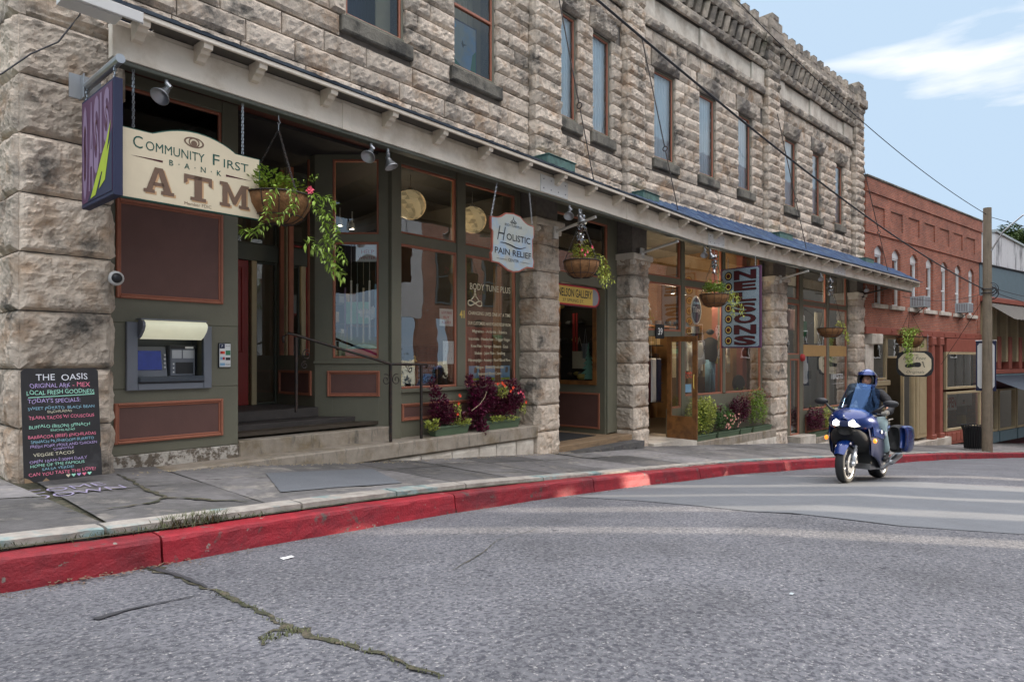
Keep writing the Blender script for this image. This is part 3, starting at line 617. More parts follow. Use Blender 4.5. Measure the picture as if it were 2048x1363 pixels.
# the local x of WD points to +Y, its outside is towards +X; so use a mirrored box by hand in world axes
W0 = Matrix()
part('side_panel_wall','green',W0,(5.78,5.9,9.37,10.68,-.775,.05),(5.78,5.9,9.37,9.52,.052,3.28),(5.78,5.9,10.45,10.68,.052,3.28),bev=0)
p = MB(); p.box(5.745,5.782,9.46,9.50,-.6,-.2); p.box(5.745,5.782,10.42,10.46,-.6,-.2); p.box(5.745,5.782,9.5,10.42,-.6,-.56); p.box(5.745,5.782,9.5,10.42,-.24,-.2); q = p.build('panel_trim', M['trim'], SB, W0)
p = MB(); p.box(5.77,5.783,9.5,10.42,-.56,-.24); p.build('panel', M['maroon'], SB, W0)
p = MB(); p.box(5.76,5.80,9.52,9.56,.05,3.2); p.box(5.76,5.80,10.12,10.17,.05,3.2); p.box(5.76,5.80,10.40,10.45,.05,3.2); q = p.build('window', M['trim'], SB, W0)
p = MB(); p.box(5.74,5.80,10.17,10.25,.05,3.2); p.build('mullion', M['tan'], q, W0)
p = MB(); p.add([(5.80,9.56,.05),(5.80,10.4,.05),(5.80,10.4,3.2),(5.80,9.56,3.2)],[(0,1,2,3)]); p.build('pane', M['glass'], q, W0)
door = part('door','reddoor',W0,(4.35,5.27,10.55,10.6,-.775,1.62)); p = MB(); ring(p,4.45,5.17,.1,1.5,.03,10.53,10.56); p.build('door_panel', M['reddoor'], door, W0)
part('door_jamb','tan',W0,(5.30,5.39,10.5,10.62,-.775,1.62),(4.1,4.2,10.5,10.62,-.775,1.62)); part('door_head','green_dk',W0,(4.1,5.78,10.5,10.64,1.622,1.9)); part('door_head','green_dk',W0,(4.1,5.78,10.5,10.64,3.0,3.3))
glazed(SB,W0,5.39,5.775,-.775,1.62,10.58,.03,'green_dk')
glazed(SB,W0,4.1,5.775,1.902,2.998,10.58,.03,'green_dk')
# --- diagonal bay
part('corner_bay','green',FG,(-.0,.28,0,.12,-1.1,3.28),(1.02,1.21,0,.12,-1.1,3.28),(.281,1.019,0,.12,-1.1,.0),(.281,1.019,0,.12,1.86,1.98),(.281,1.019,0,.12,3.18,3.28),bev=0)
part('bay_sill','green',FG,(-.02,1.22,-.03,.1,-.09,-.05))
glazed(SB,FG,.28,1.02,.0,1.86,.04); glazed(SB,FG,.28,1.02,1.98,3.18,.04)
trimpanel(SB,FG,.2,1.04,-.61,-.2,0)
# --- main window wall, first shop
part('shopfront_wall','green',FA,(6.57,6.77,Y-.05,Y+.15,-1.3,3.3),(8.06,8.27,Y-.02,Y+.15,-.5,3.3),(9.66,9.80,Y-.02,Y+.15,-1.3,3.3),(6.77,9.66,Y,Y+.14,-1.3,-.50),(6.77,8.06,Y,Y+.14,1.86,2.03),(8.27,9.66,Y,Y+.14,1.86,2.03),(6.77,8.06,Y,Y+.14,3.16,3.3),(8.27,9.66,Y,Y+.14,3.16,3.3))
part('window_ledge','green',FA,(6.77,9.66,Y-.05,Y,-.56,-.50))
for a, b in ((6.77,8.06),(8.27,9.66)): glazed(SB,FA,a,b,-.5,1.86,Y+.03,.04); glazed(SB,FA,a,b,2.03,3.16,Y+.05,.035)
trimpanel(SB,FA,6.80,9.5,-1.02,-.74,Y)
part('ledge','step_stone',FA,(2.9,9.80,-.04,.60,-1.52,-1.285),bev=.02)
mb = MB(); x = 4.2
while x < 9.7:
    L_ = random.uniform(.35,.8); L_ = min(L_, 9.8-x); stone(mb, Vector((0,.02,0)), UX, NY, x, x+L_, -2.0, -1.53, .02, .06); x += L_
mb.build('foundation', M['smooth_stone'], SB, FA)
# --- gallery entrance between the piers
part('shopfront_wall','green',FA,(12.98,13.40,Y,Y+.14,-1.75,3.3),(10.51,12.98,Y,Y+.1,1.62,1.84),(10.51,12.98,Y,Y+.1,3.1,3.3),(10.53,10.66,Y,Y+.14,-1.75,3.1))
glazed(SB,FA,10.66,12.98,1.84,3.1,Y+.04); part('mullion','trim',FA,(11.9,11.97,Y,Y+.08,1.88,3.06))
part('entry_ramp','wood',FA,(10.51,13.40,.02,2.6,-1.95,-1.775)); part('step','concrete',FA,(10.51,13.42,-.3,.6,-2.2,-1.90))
part('door_mat','matblack',FA,(10.7,12.6,.5,1.5,-1.774,-1.764),bev=0)
GS = FR(12.97, 8.6, 90)
p = MB(); X = 12.93
for b in ((X,X+.12,8.62,8.85,-1.775,1.62),(X,X+.12,10.05,10.6,-1.775,1.62),(X,X+.12,8.85,10.05,-1.775,-.63),(X,X+.12,8.85,10.05,1.45,1.62)): p.box(*b)
p.build('gallery_side_wall', M['green'], SB, W0)
p = MB(); 
for b in ((X-.03,X+.01,8.85,8.95,-.63,1.45),(X-.03,X+.01,9.95,10.05,-.63,1.45),(X-.03,X+.01,8.95,9.95,-.63,-.53),(X-.03,X+.01,8.95,9.95,1.37,1.45)): p.box(*b)
q = p.build('display_window', M['wood_or'], SB, W0)
p = MB(); p.add([(X,8.95,-.53),(X,9.95,-.53),(X,9.95,1.37),(X,8.95,1.37)],[(0,1,2,3)]); p.build('pane', M['glass'], q, W0)
p = MB(); p.box(X-.012,X+.01,8.8,9.98,-1.62,-.86); p.build('panel', M['maroon'], SB, W0)
p = MB()
for b in ((X-.03,X+.0,8.76,8.80,-1.66,-.82),(X-.03,X,9.98,10.02,-1.66,-.82),(X-.03,X,8.8,9.98,-.86,-.82),(X-.03,X,8.8,9.98,-1.66,-1.62)): p.box(*b)
p.build('panel_trim', M['trim'], SB, W0)
# --- third shop, frame B
YB = .35
part('shopfront_wall','green',FB,(.34,.50,YB,YB+.14,-2.1,3.6),(2.28,2.45,YB-.02,YB+.15,-2.1,3.6),(4.47,4.62,YB-.02,YB+.15,-1.0,3.6),(6.84,7.01,YB,YB+.14,-2.2,3.6),(.5,2.28,YB,YB+.12,1.94,2.10),(2.45,4.47,YB,YB+.12,1.94,2.10),(4.62,6.84,YB,YB+.12,1.94,2.10),(.5,2.28,YB,YB+.12,.56,.70),(1.75,2.28,YB,YB+.12,-2.1,-1.32),(2.45,6.84,YB,YB+.12,-2.2,-1.02),(.5,6.84,YB,YB+.12,3.5,3.6),bev=.006)
for a, b in ((.5,2.28),(2.45,4.47),(4.62,6.84)): glazed(SB,FB,a,b,2.10,3.5,YB+.05,.04)
glazed(SB,FB,2.45,4.47,-1.02,1.94,YB+.03,.05); glazed(SB,FB,4.62,6.84,-1.02,1.94,YB+.03,.05); glazed(SB,FB,.5,2.28,.70,1.94,YB+.03,.05); glazed(SB,FB,1.75,2.28,-1.32,.56,YB+.03,.05)
DL = FR(13.8+math.cos(R(-4.65))*1.42+.03, 8.16+math.sin(R(-4.65))*1.42+.22, -4.65-90)
d = MB(); ring(d, 0, .86, -2.02, .55, .13, -.022, .022, .004); d.box(.13,.73,-.02,.02,-1.89,-1.45); dr = d.build('door', M['wood_or'], SB, DL)
d = MB(); d.add([(.13,0,-1.45),(.73,0,-1.45),(.73,0,.42),(.13,0,.42)],[(0,1,2,3)]); d.build('pane', M['glass'], dr, DL)
d = MB(); d.tube([(.8,-.05,-.75),(.8,-.07,-.7),(.8,-.07,-.45),(.8,-.05,-.4)],.012); d.build('handle', M['gold'], dr, DL)
part('step','smooth_stone',FB,(.34,2.3,-.12,1.2,-2.4,-2.06)); 
part('ledge','step_stone',FB,(2.35,7.0,-.08,.5,-2.8,-2.2),bev=.02)
mb = MB(); x = 2.4
while x < 6.9: L_ = min(random.uniform(.35,.7), 7.0-x); stone(mb, Vector((0,-.085,0)), UX, NY, x, x+L_, -2.85, -2.42, .015, .07); x += L_
mb.build('foundation', M['smooth_stone'], SB, FB)
# number plaque over the open door
p = part('number_plaque','matblack',FB,(1.05,1.42,YB-.05,YB-.02,.50,.86))
# --- fourth shop
part('shopfront_wall','green',FB,(7.93,8.2,YB,YB+.14,-2.7,3.6),(8.86,9.0,YB,YB+.14,-2.7,-.02),(9.72,10.0,YB-.02,YB+.15,-2.7,3.6),(12.08,12.3,YB-.02,YB+.15,-1.8,3.6),(14.08,14.22,YB,YB+.14,-3.0,3.6),(8.2,9.72,YB,YB+.12,1.86,2.0),(10.0,12.08,YB,YB+.12,1.86,2.0),(12.3,14.08,YB,YB+.12,1.86,2.0),(8.2,9.72,YB,YB+.12,-.02,.12),(8.2,8.86,YB,YB+.12,-2.7,-.02),(10.0,14.08,YB,YB+.12,-3.0,-1.82),(8.2,14.08,YB,YB+.12,3.5,3.6),bev=.006)
for a, b in ((8.2,9.72),(10.0,12.08),(12.3,14.08)): glazed(SB,FB,a,b,2.0,3.5,YB+.05,.05)
for a, b in ((10.0,12.08),(12.3,14.08)): glazed(SB,FB,a,b,-1.82,1.86,YB+.03,.06); part('signboard_band','ochre',FB,(a+.06,b-.06,YB-.005,YB+.02,.07,.47))
glazed(SB,FB,8.2,9.72,.12,1.86,YB+.03,.05); glazed(SB,FB,9.0,9.72,-2.62,-.02,YB+.03,.06,name='door')
trimpanel(SB,FB,10.2,13.9,-2.62,-2.05,YB,.07)
part('step','smooth_stone',FB,(8.75,10.0,-.1,.5,-3.0,-2.60)); part('ledge','step_stone',FB,(10.0,14.2,-.08,.5,-3.2,-2.72),bev=.02)
mb = MB(); x = 10.0
while x < 14.1: L_ = min(random.uniform(.4,.8), 14.2-x); stone(mb, Vector((0,-.085,0)), UX, NY, x, x+L_, -3.6, -2.92, .015, .09); x += L_
mb.build('foundation', M['smooth_stone'], SB, FB)
# interior shells
def room(fr, x0, x1, y0, y1, z0, z1, wall, floor='infloor', ceil='dark'):
    for nm, m, bx in (('back_wall',wall,(x0,x1,y1,y1+.05,z0,z1)),('partition',wall,(x0-.05,x0-.002,y0,y1,z0,z1)),('partition',wall,(x1+.002,x1+.05,y0,y1,z0,z1)),('floor',floor,(x0,x1,y0,y1,z0-.05,z0)),('ceiling',ceil,(x0,x1,y0,y1,z1,z1+.05))):
        p = MB(); p.box(*bx); p.build(nm, M[m], SB, fr)
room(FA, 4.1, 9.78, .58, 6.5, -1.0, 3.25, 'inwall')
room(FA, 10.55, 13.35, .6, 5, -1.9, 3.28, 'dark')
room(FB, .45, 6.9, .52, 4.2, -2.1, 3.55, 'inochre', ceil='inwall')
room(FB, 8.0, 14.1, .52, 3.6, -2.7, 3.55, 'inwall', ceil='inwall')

# ------------------------------------------------------------------ the awning along the whole front
AW = MB(); LA, LB = 13.14, 16.45; 
def roofpt(fr, s, v, k):
    # v: 0 edge .. 1 at the wall
    z = 3.13+(.50+.4*min(1,max(0,(s-8)/5.14)) if fr is Fa else .92)*v+.055*abs(math.sin(math.pi*s/.30))**.7+.02*((v*4) % 1)
    return fr @ Vector((s, -.24+1.5*v, z))
AW2 = None
mbs = MB(); 
for fr, s0, s1, cut in ((Fa,.36,LA,0),(Fb,0,LB,0)):
    nu = int((s1-s0)/.035); rows = [0,.249,.25,.499,.5,.749,.75,1.0] ; b = []
    for v in rows:
        for i in range(nu+1): b.append(roofpt(fr, s0+(s1-s0)*i/nu, v, 0))
    m_ = nu+1
    for j in range(len(rows)-1):
        for i in range(nu):
            pass
    base = len(mbs.v); mbs.v += [tuple(q) for q in b]
    for j in range(len(rows)-1):
        for i in range(nu):
            if i % 6 == 0: tt = random.random()
            mbs.f.append([base+j*m_+i, base+j*m_+i+1, base+(j+1)*m_+i+1, base+(j+1)*m_+i]); mbs.t.append(tt); mbs.m.append(0)
aw = mbs.build('awning', M['tile'], SB, Matrix(), smooth=False)
def seg2(fr, y0, y1, z0, z1, s0, s1): 
    p = MB(); p.bev(s0, s1, y0, y1, z0, z1, .006); return p
for fr, s0, s1 in ((Fa,.0,2.55),(Fa,2.556,9.3),(Fa,9.306,LA+.02),(Fb,.0,7.6),(Fb,7.606,15.4),(Fb,15.406,16.3)):
    seg2(fr, 0, .09, 2.76, 3.07, s0, s1).build('fascia', M['fascia'], aw, fr)
for fr, s0, s1 in ((Fa,.02,LA),(Fb,.05,16.25)):
    seg2(fr, .012, .13, 2.715, 2.757, s0, s1).build('beam_underside', M['green_dk'], aw, fr)
    seg2(fr, .02, .16, 3.075, 3.12, s0, s1).build('wall_plate', M['fascia'], aw, fr)
    seg2(fr, -.25, -.225, 3.085, 3.135, s0-(.4 if fr is Fa else 0), s1+.15).build('drip_edge', M['fascia'], aw, fr)
    p = MB(); N_ = int((s1-s0)/.12); vs = []
    for i in range(N_+1):
        s = s0-(.4 if fr is Fa else 0)+(s1-s0+.5)*i/N_; q = .012*nz(s*2.1,0,3)
        for (yy, zz) in ((-.262,3.136),(-.268+q,3.165+q),(-.20,3.175+q),(-.15,3.18)): vs.append((s,yy,zz))
    p.add(vs, [(i*4+j,(i+1)*4+j,(i+1)*4+j+1,i*4+j+1) for i in range(N_) for j in range(3)]); p.build('roof_edge', M['roofedge'], aw, fr)
    p = MB(); p.box(s0+(.34 if fr is Fa else 0), s1+.1, .0, 1.0, 3.125, 3.14); p.box(s0, s1+.1, -.22, -.001, 3.125, 3.14); p.build('soffit', M['green_dk'] if 0 else M['inwall'], aw, fr)
seg2(Fa,-.24,-.05,3.02,3.16,-.45,.0).build('end_board', M['white'], aw, Fa); seg2(Fb,-.2,.9,2.95,3.16,16.5,16.53).build('end_board', M['fascia'], aw, Fb)
# the painted edge board that turns past the corner
seg2(Fa,-.285,-.262,3.02,3.12,-.45,.16).build('end_board', M['white'], aw, Fa)
tail = MB(); prof = [(0,3.12),(-.215,3.12),(-.225,3.07),(-.215,3.035),(-.165,3.03),(-.15,3.0),(-.10,2.985),(-.07,2.95),(-.03,2.945),(0,2.945)]
vs = [(x,yy,z) for x in (-.045,.045) for yy,z in prof]; n = len(prof); tail.add(vs, [tuple(range(n)),tuple(range(2*n-1,n-1,-1))]+[(i,(i+1)%n,(i+1)%n+n,i+n) for i in range(n)])
t0 = None
def at(fr, x, y, z): return fr @ Matrix.Translation((x,y,z))
for fr, lst in ((Fa,[.2,.78,1.36,2.24,3.15,4.03,4.95,5.9,6.85,7.8,8.75,9.7,10.65,11.6,12.55]),(Fb,[.3+.95*i for i in range(17)])):
    for s in lst:
        if t0 is None: t0 = tail.build('rafter_tail', M['fascia'], aw, at(fr,s,0,0))
        else:
            c = t0.copy(); COL.objects.link(c); c.parent = aw; c.matrix_basis = wm(aw).inverted() @ at(fr,s,0,0)
for fr, a, b in ((Fa,2.5,2.62),(Fa,9.24,9.36)): seg2(fr,-.012,.0,2.755,3.075,a,b).build('joint_cover', M['fascia'], aw, fr)
def boltplate(fr, a, b):
    p = MB(); p.bev(a,b,-.014,.0,2.77,3.06,.004); o = p.build('bolted_plate', M['white'], aw, fr); p = MB()
    for i in range(4):
        for j in range(2): p.lathe([(0,-.022),(.012,-.022),(.013,-.012)], (a+.08+(b-a-.16)*i/3, 0, 2.84+.15*j), 8, 'Y')
    p.build('bolts', M['grey'], o, fr)
boltplate(Fa, 6.42, 7.2); boltplate(Fb, .02, .8); boltplate(Fb, 7.9, 8.9)
# patinated metal saddles over each pier
for fr, a, b in ((FA,9.72,10.6),(FA,13.3,14.05),(FB,6.7,7.6),(FB,14.1,15.0)):
    p = MB(); p.bev(a,b,-.34,.2,3.42,3.84,.01); p.bev(a-.02,b+.02,-.36,.2,3.842,3.86,.006); p.build('metal_saddle', M['copper'], aw, fr)
mb = MB(); mb.bev(.55,1.05,-.30+.0,.3,3.2,3.75,.01)
# tie rods with eyes, and pipe struts
def rod(fr, s, yr=-.98):
    p = MB(); a = Vector((s,.05,8.0)); b = Vector((s,yr,3.32)); d = b-a; p.tube([a, a+d*.66], .014, 6); p.tube([a+d*.69, b], .012, 6)
    c = a+d*.675; p.torus((c.x,c.y,c.z), .055, .012, 'X', 16, 6); p.bev(s-.06,s+.06,.03,.08,7.94,8.06,.005); p.build('tie_rod', M['iron'], aw, fr)
rod(FA, 10.3); rod(FA, 13.75); rod(FB, 7.2, -.92); rod(FB, 14.7, -.92); rod(FA, 2.1)
def strut(fr, s, y1, z0=2.48, z1=2.66, m='white'):
    p = MB(); p.tube([(s,-.02,z0),(s,y1,z1)], .03, 10); p.bev(s-.07,s+.07,-.10,-.055,z0-.12,z0+.12,.004); return p.build('strut', M[m], aw, fr)
strut(FA, 10.3, -1.02); strut(FA, 13.7, -1.0); strut(FB, 7.3, -.95); strut(FB, 14.6, -.95, m='iron')
# ------------------------------------------------------------------ the other side of the street (behind the camera: reflected in the glass, shades the road)
def simple_windows(par, fr, wins, y, glass='glass', frame='white', sill=None):
    for (x0,x1,z0,z1) in wins:
        p = MB(); ring(p, x0, x1, z0, z1, .08, y-.05, y+.06); p.bev(x0+.08,x1-.08,y-.02,y+.05,(z0+z1)/2-.03,(z0+z1)/2+.03,.005); w = p.build('window', M[frame], par, fr)
        p = MB(); p.box(x0+.08,x1-.08,y+.02,y+.03,z0+.08,z1-.08); p.build('pane', M['dark'], w, fr)
FO = FR(40, -6, 180)      # local x runs towards -X, outside faces +Y
def ox(x): return 40-x
wb = thing('white_building', 'white-walled building across the street, with a slotted ground-floor screen added to shape sun streaks', 'building', FO)
p = MB(); p.box(ox(20.6), ox(6), 0, .3, 1.9, 6.4); p.box(ox(20.6), ox(6), .3, 8, 5.0, 6.4); p.build('wall', M['opp_white'], wb, FO)
streak_slots = [(13.15,13.75),(15.2,15.95),(17.3,17.75),(19.0,19.6)]; p = MB(); xx = 6  # screen openings added to throw sun streaks across the road
for a, b in streak_slots: p.box(ox(a), ox(xx), 0, .12, -4, 1.9); xx = b
p.build('screen', M['white2' if 0 else 'white'], wb, FO)
simple_windows(wb, FO, [(ox(x+1),ox(x),3,5.2) for x in (7.5,10,12.5,17)], -.02)
p = MB(); p.sheet(lambda u,v: (ox(18)+5.0*u, -1.3*v, 2.2-.9*v), 30, 2); p.build('awning', M['navy'], wb, FO)
rb = thing('brick_building', 'red brick building with green awning across the street, seen in the window reflections', 'building', FO)
p = MB(); p.box(ox(34), ox(20.62), .3, 8, 5.4, 7.6); p.box(ox(34), ox(20.62), 0, .3, 1.9, 7.6)
for a, b in ((24.9,34),(22.4,24.2),(20.3,21.5)): p.box(ox(b), ox(a), 0, .25, -5, 1.9)  # ground-level gaps added to let more sun streaks through
p.build('wall', M['brick_far'], rb, FO)
simple_windows(rb, FO, [(ox(x+1),ox(x),2.6,5.2) for x in (21.4,22.9,24.8,27,29.2,31.4)], -.02, frame='tealwall')
p = MB(); p.sheet(lambda u,v: (ox(34)+8.5*u, -1.5*v, 1.2-.9*v), 30, 2); p.build('awning', M['greenp'], rb, FO)
gb = thing('long_building', 'long dark brick building further down the opposite side of the street', 'building', FR(90,-9,180))
p = MB(); p.box(0, 56, 0, 8, -12, 6.5); p.build('wall', M['inwall'], gb); simple_windows(gb, FR(90,-9,180), [(x,x+1,0,2.4) for x in range(30,56,3)], -.02)
pb = thing('balcony_building', 'white building with a railed balcony up the street behind the camera', 'building', FR(3,-8.5,180))
p = MB(); p.box(0, 26, 0, 8, -1.5, 9); p.build('wall', M['white'], pb); simple_windows(pb, FR(3,-8.5,180), [(x,x+1.1,z,z+2.2) for x in range(2,25,3) for z in (0,4.4)], -.02, frame='redp')
p = MB(); p.box(4,20,-1.6,0,3.2,3.35); p.box(4,20,-1.6,-1.55,4.2,4.27); [p.box(4+i*.16,4.03+i*.16,-1.59,-1.56,3.35,4.2) for i in range(100)]; p.build('balcony', M['white'], pb)
hb = thing('shade_block', 'unseen tall block on piers, added behind the opposite row to shade the stone front', 'building', FR(60,-24,180))  # out-of-view mass added to keep the low sun off the facade
p = MB(); p.box(-42, 38, 0, 10, 11.2, 22.5); p.build('wall', M['brick'], hb); [ (lambda q: (q.box(x,x+1,1,3,-10,11.2), q.build('pier', M['brick'], hb)))(MB()) for x in (-41,-30,-20,-10,0,10,37)]

random.seed(8)
def leafmass(mb, c, r, n, l):
    for _ in range(n):
        d = Vector((random.gauss(0,1),random.gauss(0,1),random.gauss(0,1))); p = Vector(c)+d*r*.45; mb.leaf(p, Vector((random.gauss(0,1),random.gauss(0,1),random.gauss(0,.6))), Vector((0,0,1)), l, l*.6)
ot2 = thing('dapple_tree', 'unseen small tree added behind the slotted screen to dapple the sun streaks', 'tree', FR(17.5,-8.2,0,-2.6)); p = MB(); p.tube([(0,0,-.3),(.1,0,1.6),(0,.1,3.2)],[.08,.06,.03],7); p.build('trunk', M['bark'], ot2)  # added out of view so its leaves break up the sun streaks
p = MB(); [leafmass(p, c, .9, 60, .20) for c in ((0,0,3.0),(-1.6,.2,2.4),(1.6,.1,2.8),(3.2,0,2.2),(-3.0,.2,3.1))]; p.build('crown', M['leaftree'], ot2)
# ------------------------------------------------------------------ lettering
_tc = {}
def glyphs(s, bold=0, spacing=1.0):
    key = (s, bold, spacing)
    if key in _tc: return _tc[key]
    c = bpy.data.curves.new('t', 'FONT'); c.body = s; c.resolution_u = 3; c.offset = bold; c.space_character = spacing; c.align_x = 'CENTER'
    o = bpy.data.objects.new('t', c); COL.objects.link(o); dg = bpy.context.evaluated_depsgraph_get(); e = o.evaluated_get(dg); me = e.to_mesh()
    vs = [(v.co.x, v.co.y) for v in me.vertices]; fs = [tuple(p.vertices) for p in me.polygons]; e.to_mesh_clear()
    bpy.data.objects.remove(o); bpy.data.curves.remove(c)
    _tc[key] = (vs, fs); return vs, fs
def text(mb, s, cx, z, h, w=None, y=0.0, bold=0, shear=0, spacing=1.0, rise=0, wob=0):
    vs, fs = glyphs(s, bold, spacing)
    if not vs: return
    x0 = min(v[0] for v in vs); x1 = max(v[0] for v in vs); k = h/.70; kx = k if w is None else w/max(x1-x0, .01); xm = (x0+x1)/2
    mb.add([(cx+(vx-xm)*kx+shear*vy*k, y, z+vy*k+rise*(vx-xm)*kx+(wob*nz(vx*1.3, z*9, 0) if wob else 0)) for vx, vy in vs], fs)
def lettering(par, fr, m, items, y, name='lettering', **kw):
    for it in items: mb = MB(); text(mb, *it[:4], it[4] if len(it) > 4 else None, y=y, **kw); o = mb.build(name, M[m], par, fr)
    return o
def poly(par, fr, name, m, polys, y0, y1=None):
    mb = MB()
    for p in polys:
        if y1 is None: mb.add([(x,y0,z) for x,z in p], [tuple(range(len(p)))])
        else: mb.prism(p, y0, y1)
    return mb.build(name, M[m], par, fr)
def ell(cx, cz, rx, rz_, n=24): return [(cx+rx*math.cos(2*math.pi*i/n), cz+rz_*math.sin(2*math.pi*i/n)) for i in range(n)]
def chain(par, fr, a, b, r=.006, link=.035, m='steel'):
    a, b = Vector(a), Vector(b); n = max(2, int((b-a).length/link)); mb = MB(); d = (b-a).normalized()
    for i in range(n):
        c = a+(b-a)*(i+.5)/n; s = (b-a).length/n*.62
        u = d.cross(Vector((1,.3,.2)) if i % 2 else Vector((.2,1,.1))).normalized()*s*.35
        mb.tube([c-d*s*.8-u*.2, c-d*s*.5+u, c+d*s*.5+u, c+d*s*.8, c+d*s*.5-u, c-d*s*.5-u, c-d*s*.8-u*.2], r, 4, False)
    return mb.build('chain', M[m], par, fr)
# --- corner blade sign
FS = FR(2.07, 7.62, -90); ot = thing('hanging_sign', 'tall dark board with purple letters and a lime lizard hanging at the corner', 'sign', FS)
p = MB(); p.bev(0,.93,0,.075,1.49,2.56,.008); p.build('board', M['navyp'], ot)
p = MB(); p.box(.03,.90,-.004,0,1.53,2.53); p.build('painted_face', M['purple'], ot)
p = MB()
for i, (ch, x, z0, h) in enumerate((('O',.13,1.60,.86),('A',.32,1.66,.80),('S',.47,1.80,.68),('I',.60,1.95,.54),('S',.76,2.02,.47))): text(p, ch, x, z0, h, .15 if ch != 'I' else .05, y=-.007, bold=.03)
p.build('lettering', M['lilac'], ot)
p = MB(); 
for x, z0, h in ((.13,1.75,.55),(.47,1.98,.3),(.76,2.14,.2)): text(p, 'S', x, z0, h, .05, y=-.009)
p.build('lettering_shade', M['wine'], ot)
poly(ot, FS, 'dark_corner', 'navyp', [[(.2,1.53),(.90,1.53),(.90,2.1)]], -.006)
poly(ot, FS, 'painted_lizard', 'lime', [[(.30,1.545),(.45,1.56),(.62,1.75),(.70,1.74),(.88,2.18),(.74,2.0),(.66,1.93)],[(.55,1.60),(.72,1.66),(.86,2.0),(.74,1.88)]], -.009)
p = MB(); p.tube([(-.02,.04,2.72),(.98,.04,2.72)], .042, 12); p.build('pipe', M['steel'], ot, FS); p = MB(); p.bev(-.10,.06,.0,.01,2.6,2.84,.002); p.box(-.05,-.03,-.1,.18,2.6,2.84); p.build('wall_plate', M['steel'], ot, FS)
for x in (.06,.86): chain(ot, FS, (x,.03,2.52), (x,.03,2.78), .007)
# --- bank sign
bs = thing('hanging_sign', 'cream shaped board lettered ATM in brown, hung under the awning', 'sign', Fa)
x0, x1 = .08, 1.47; pts = [(x0,1.50),(x1,1.50),(x1,2.16),(1.20,2.16)]+[(1.20-.82*i/12, 2.16+.115*math.sin(math.pi*i/12)**.8) for i in range(1,12)]+[(.36,2.16),(x0,2.16)]
y = .05; poly(bs, Fa, 'board', 'inkgreen', [pts], y, y+.03)
cxm, czm = .775, 1.85; poly(bs, Fa, 'painted_face', 'cream', [[(cxm+(a-cxm)*.985, czm+(b-czm)*.972) for a, b in pts]], y-.003)
lettering(bs, Fa, 'inkgreen', [('C',.235,1.985,.115,.085),('OMMUNITY',.585,1.985,.088,.56),('F',.985,1.985,.115,.07),('IRST',1.20,1.985,.088,.27)], y-.005, bold=0)
lettering(bs, Fa, 'inkgreen', [('B  ·  A  ·  N  ·  K',.78,1.885,.055,.52)], y-.005, bold=.01)
poly(bs, Fa, 'painted_rule', 'wine', [[(.17,1.905),(.46,1.895),(.46,1.915)],[(1.38,1.905),(1.09,1.895),(1.09,1.915)]], y-.005)
def slab(ch, x, z, h, w):
    t = w*.23; s = h*.13; P = []
    if ch == 'A':
        P = [[(x-w*.47,z),(x-w*.12,z),(x-w*.12,z+s),(x-w*.20,z+s),(x+w*.0,z+h*.84),(x-.12*w,z+h),(x-w*.38,z+s),(x-w*.47,z+s)],
             [(x-.12*w,z+h),(x+.14*w,z+h),(x+w*.40,z+s),(x+w*.50,z+s),(x+w*.50,z),(x+w*.08,z),(x+w*.08,z+s),(x+w*.16,z+s),(x-.0*w,z+h*.8)],[(x-w*.18,z+h*.3),(x+w*.2,z+h*.3),(x+w*.15,z+h*.43),(x-w*.14,z+h*.43)]]
    if ch == 'T':
        P = [[(x-t*.6,z+s),(x+t*.6,z+s),(x+t*.6,z+h),(x-t*.6,z+h)],[(x-w*.28,z),(x+w*.28,z),(x+w*.28,z+s),(x-w*.28,z+s)],[(x-w*.5,z+h*.84),(x+w*.5,z+h*.84),(x+w*.5,z+h),(x-w*.5,z+h)],[(x-w*.5,z+h*.62),(x-w*.38,z+h*.7),(x-w*.38,z+h*.84),(x-w*.5,z+h*.84)],[(x+w*.5,z+h*.62),(x+w*.38,z+h*.7),(x+w*.38,z+h*.84),(x+w*.5,z+h*.84)]]
    if ch == 'M':
        P = [[(x-w*.45,z+s),(x-w*.26,z+s),(x-w*.26,z+h),(x-w*.45,z+h)],[(x+w*.26,z+s),(x+w*.45,z+s),(x+w*.45,z+h),(x+w*.26,z+h)],[(x-w*.26,z+h),(x-w*.26,z+h*.62),(x-.05*w,z+h*.12),(x+.05*w,z+h*.12),(x+w*.26,z+h*.62),(x+w*.26,z+h),(x,z+h*.42)],
             [(x-w*.55,z),(x-w*.16,z),(x-w*.16,z+s),(x-w*.55,z+s)],[(x+w*.16,z),(x+w*.55,z),(x+w*.55,z+s),(x+w*.16,z+s)],[(x-w*.55,z+h-s),(x-w*.45,z+h-s),(x-w*.45,z+h),(x-w*.55,z+h)],[(x+w*.45,z+h-s),(x+w*.55,z+h-s),(x+w*.55,z+h),(x+w*.45,z+h)]]
    return P
L3 = slab('A',.42,1.585,.25,.29)+slab('T',.80,1.585,.25,.28)+slab('M',1.18,1.585,.25,.29)
poly(bs, Fa, 'lettering', 'browns', [[(a+.018,b-.014) for a,b in q] for q in L3], y-.005); poly(bs, Fa, 'lettering', 'brown', L3, y-.008)
lettering(bs, Fa, 'brown', [('Member FDIC',.80,1.53,.03,.27)], y-.005)
mb = MB(); 
for k,(rx,rz_) in enumerate(((.095,.058),(.07,.045))): mb.torus((0,0,0),1,.0,'Y',4,3) if 0 else None
e1, e2 = ell(.76,2.165,.10,.052,28), ell(.76,2.165,.082,.040,28); mb.add([(x,y-.005,z) for x,z in e1+e2],[(i,(i+1)%28,28+(i+1)%28,28+i) for i in range(28)])
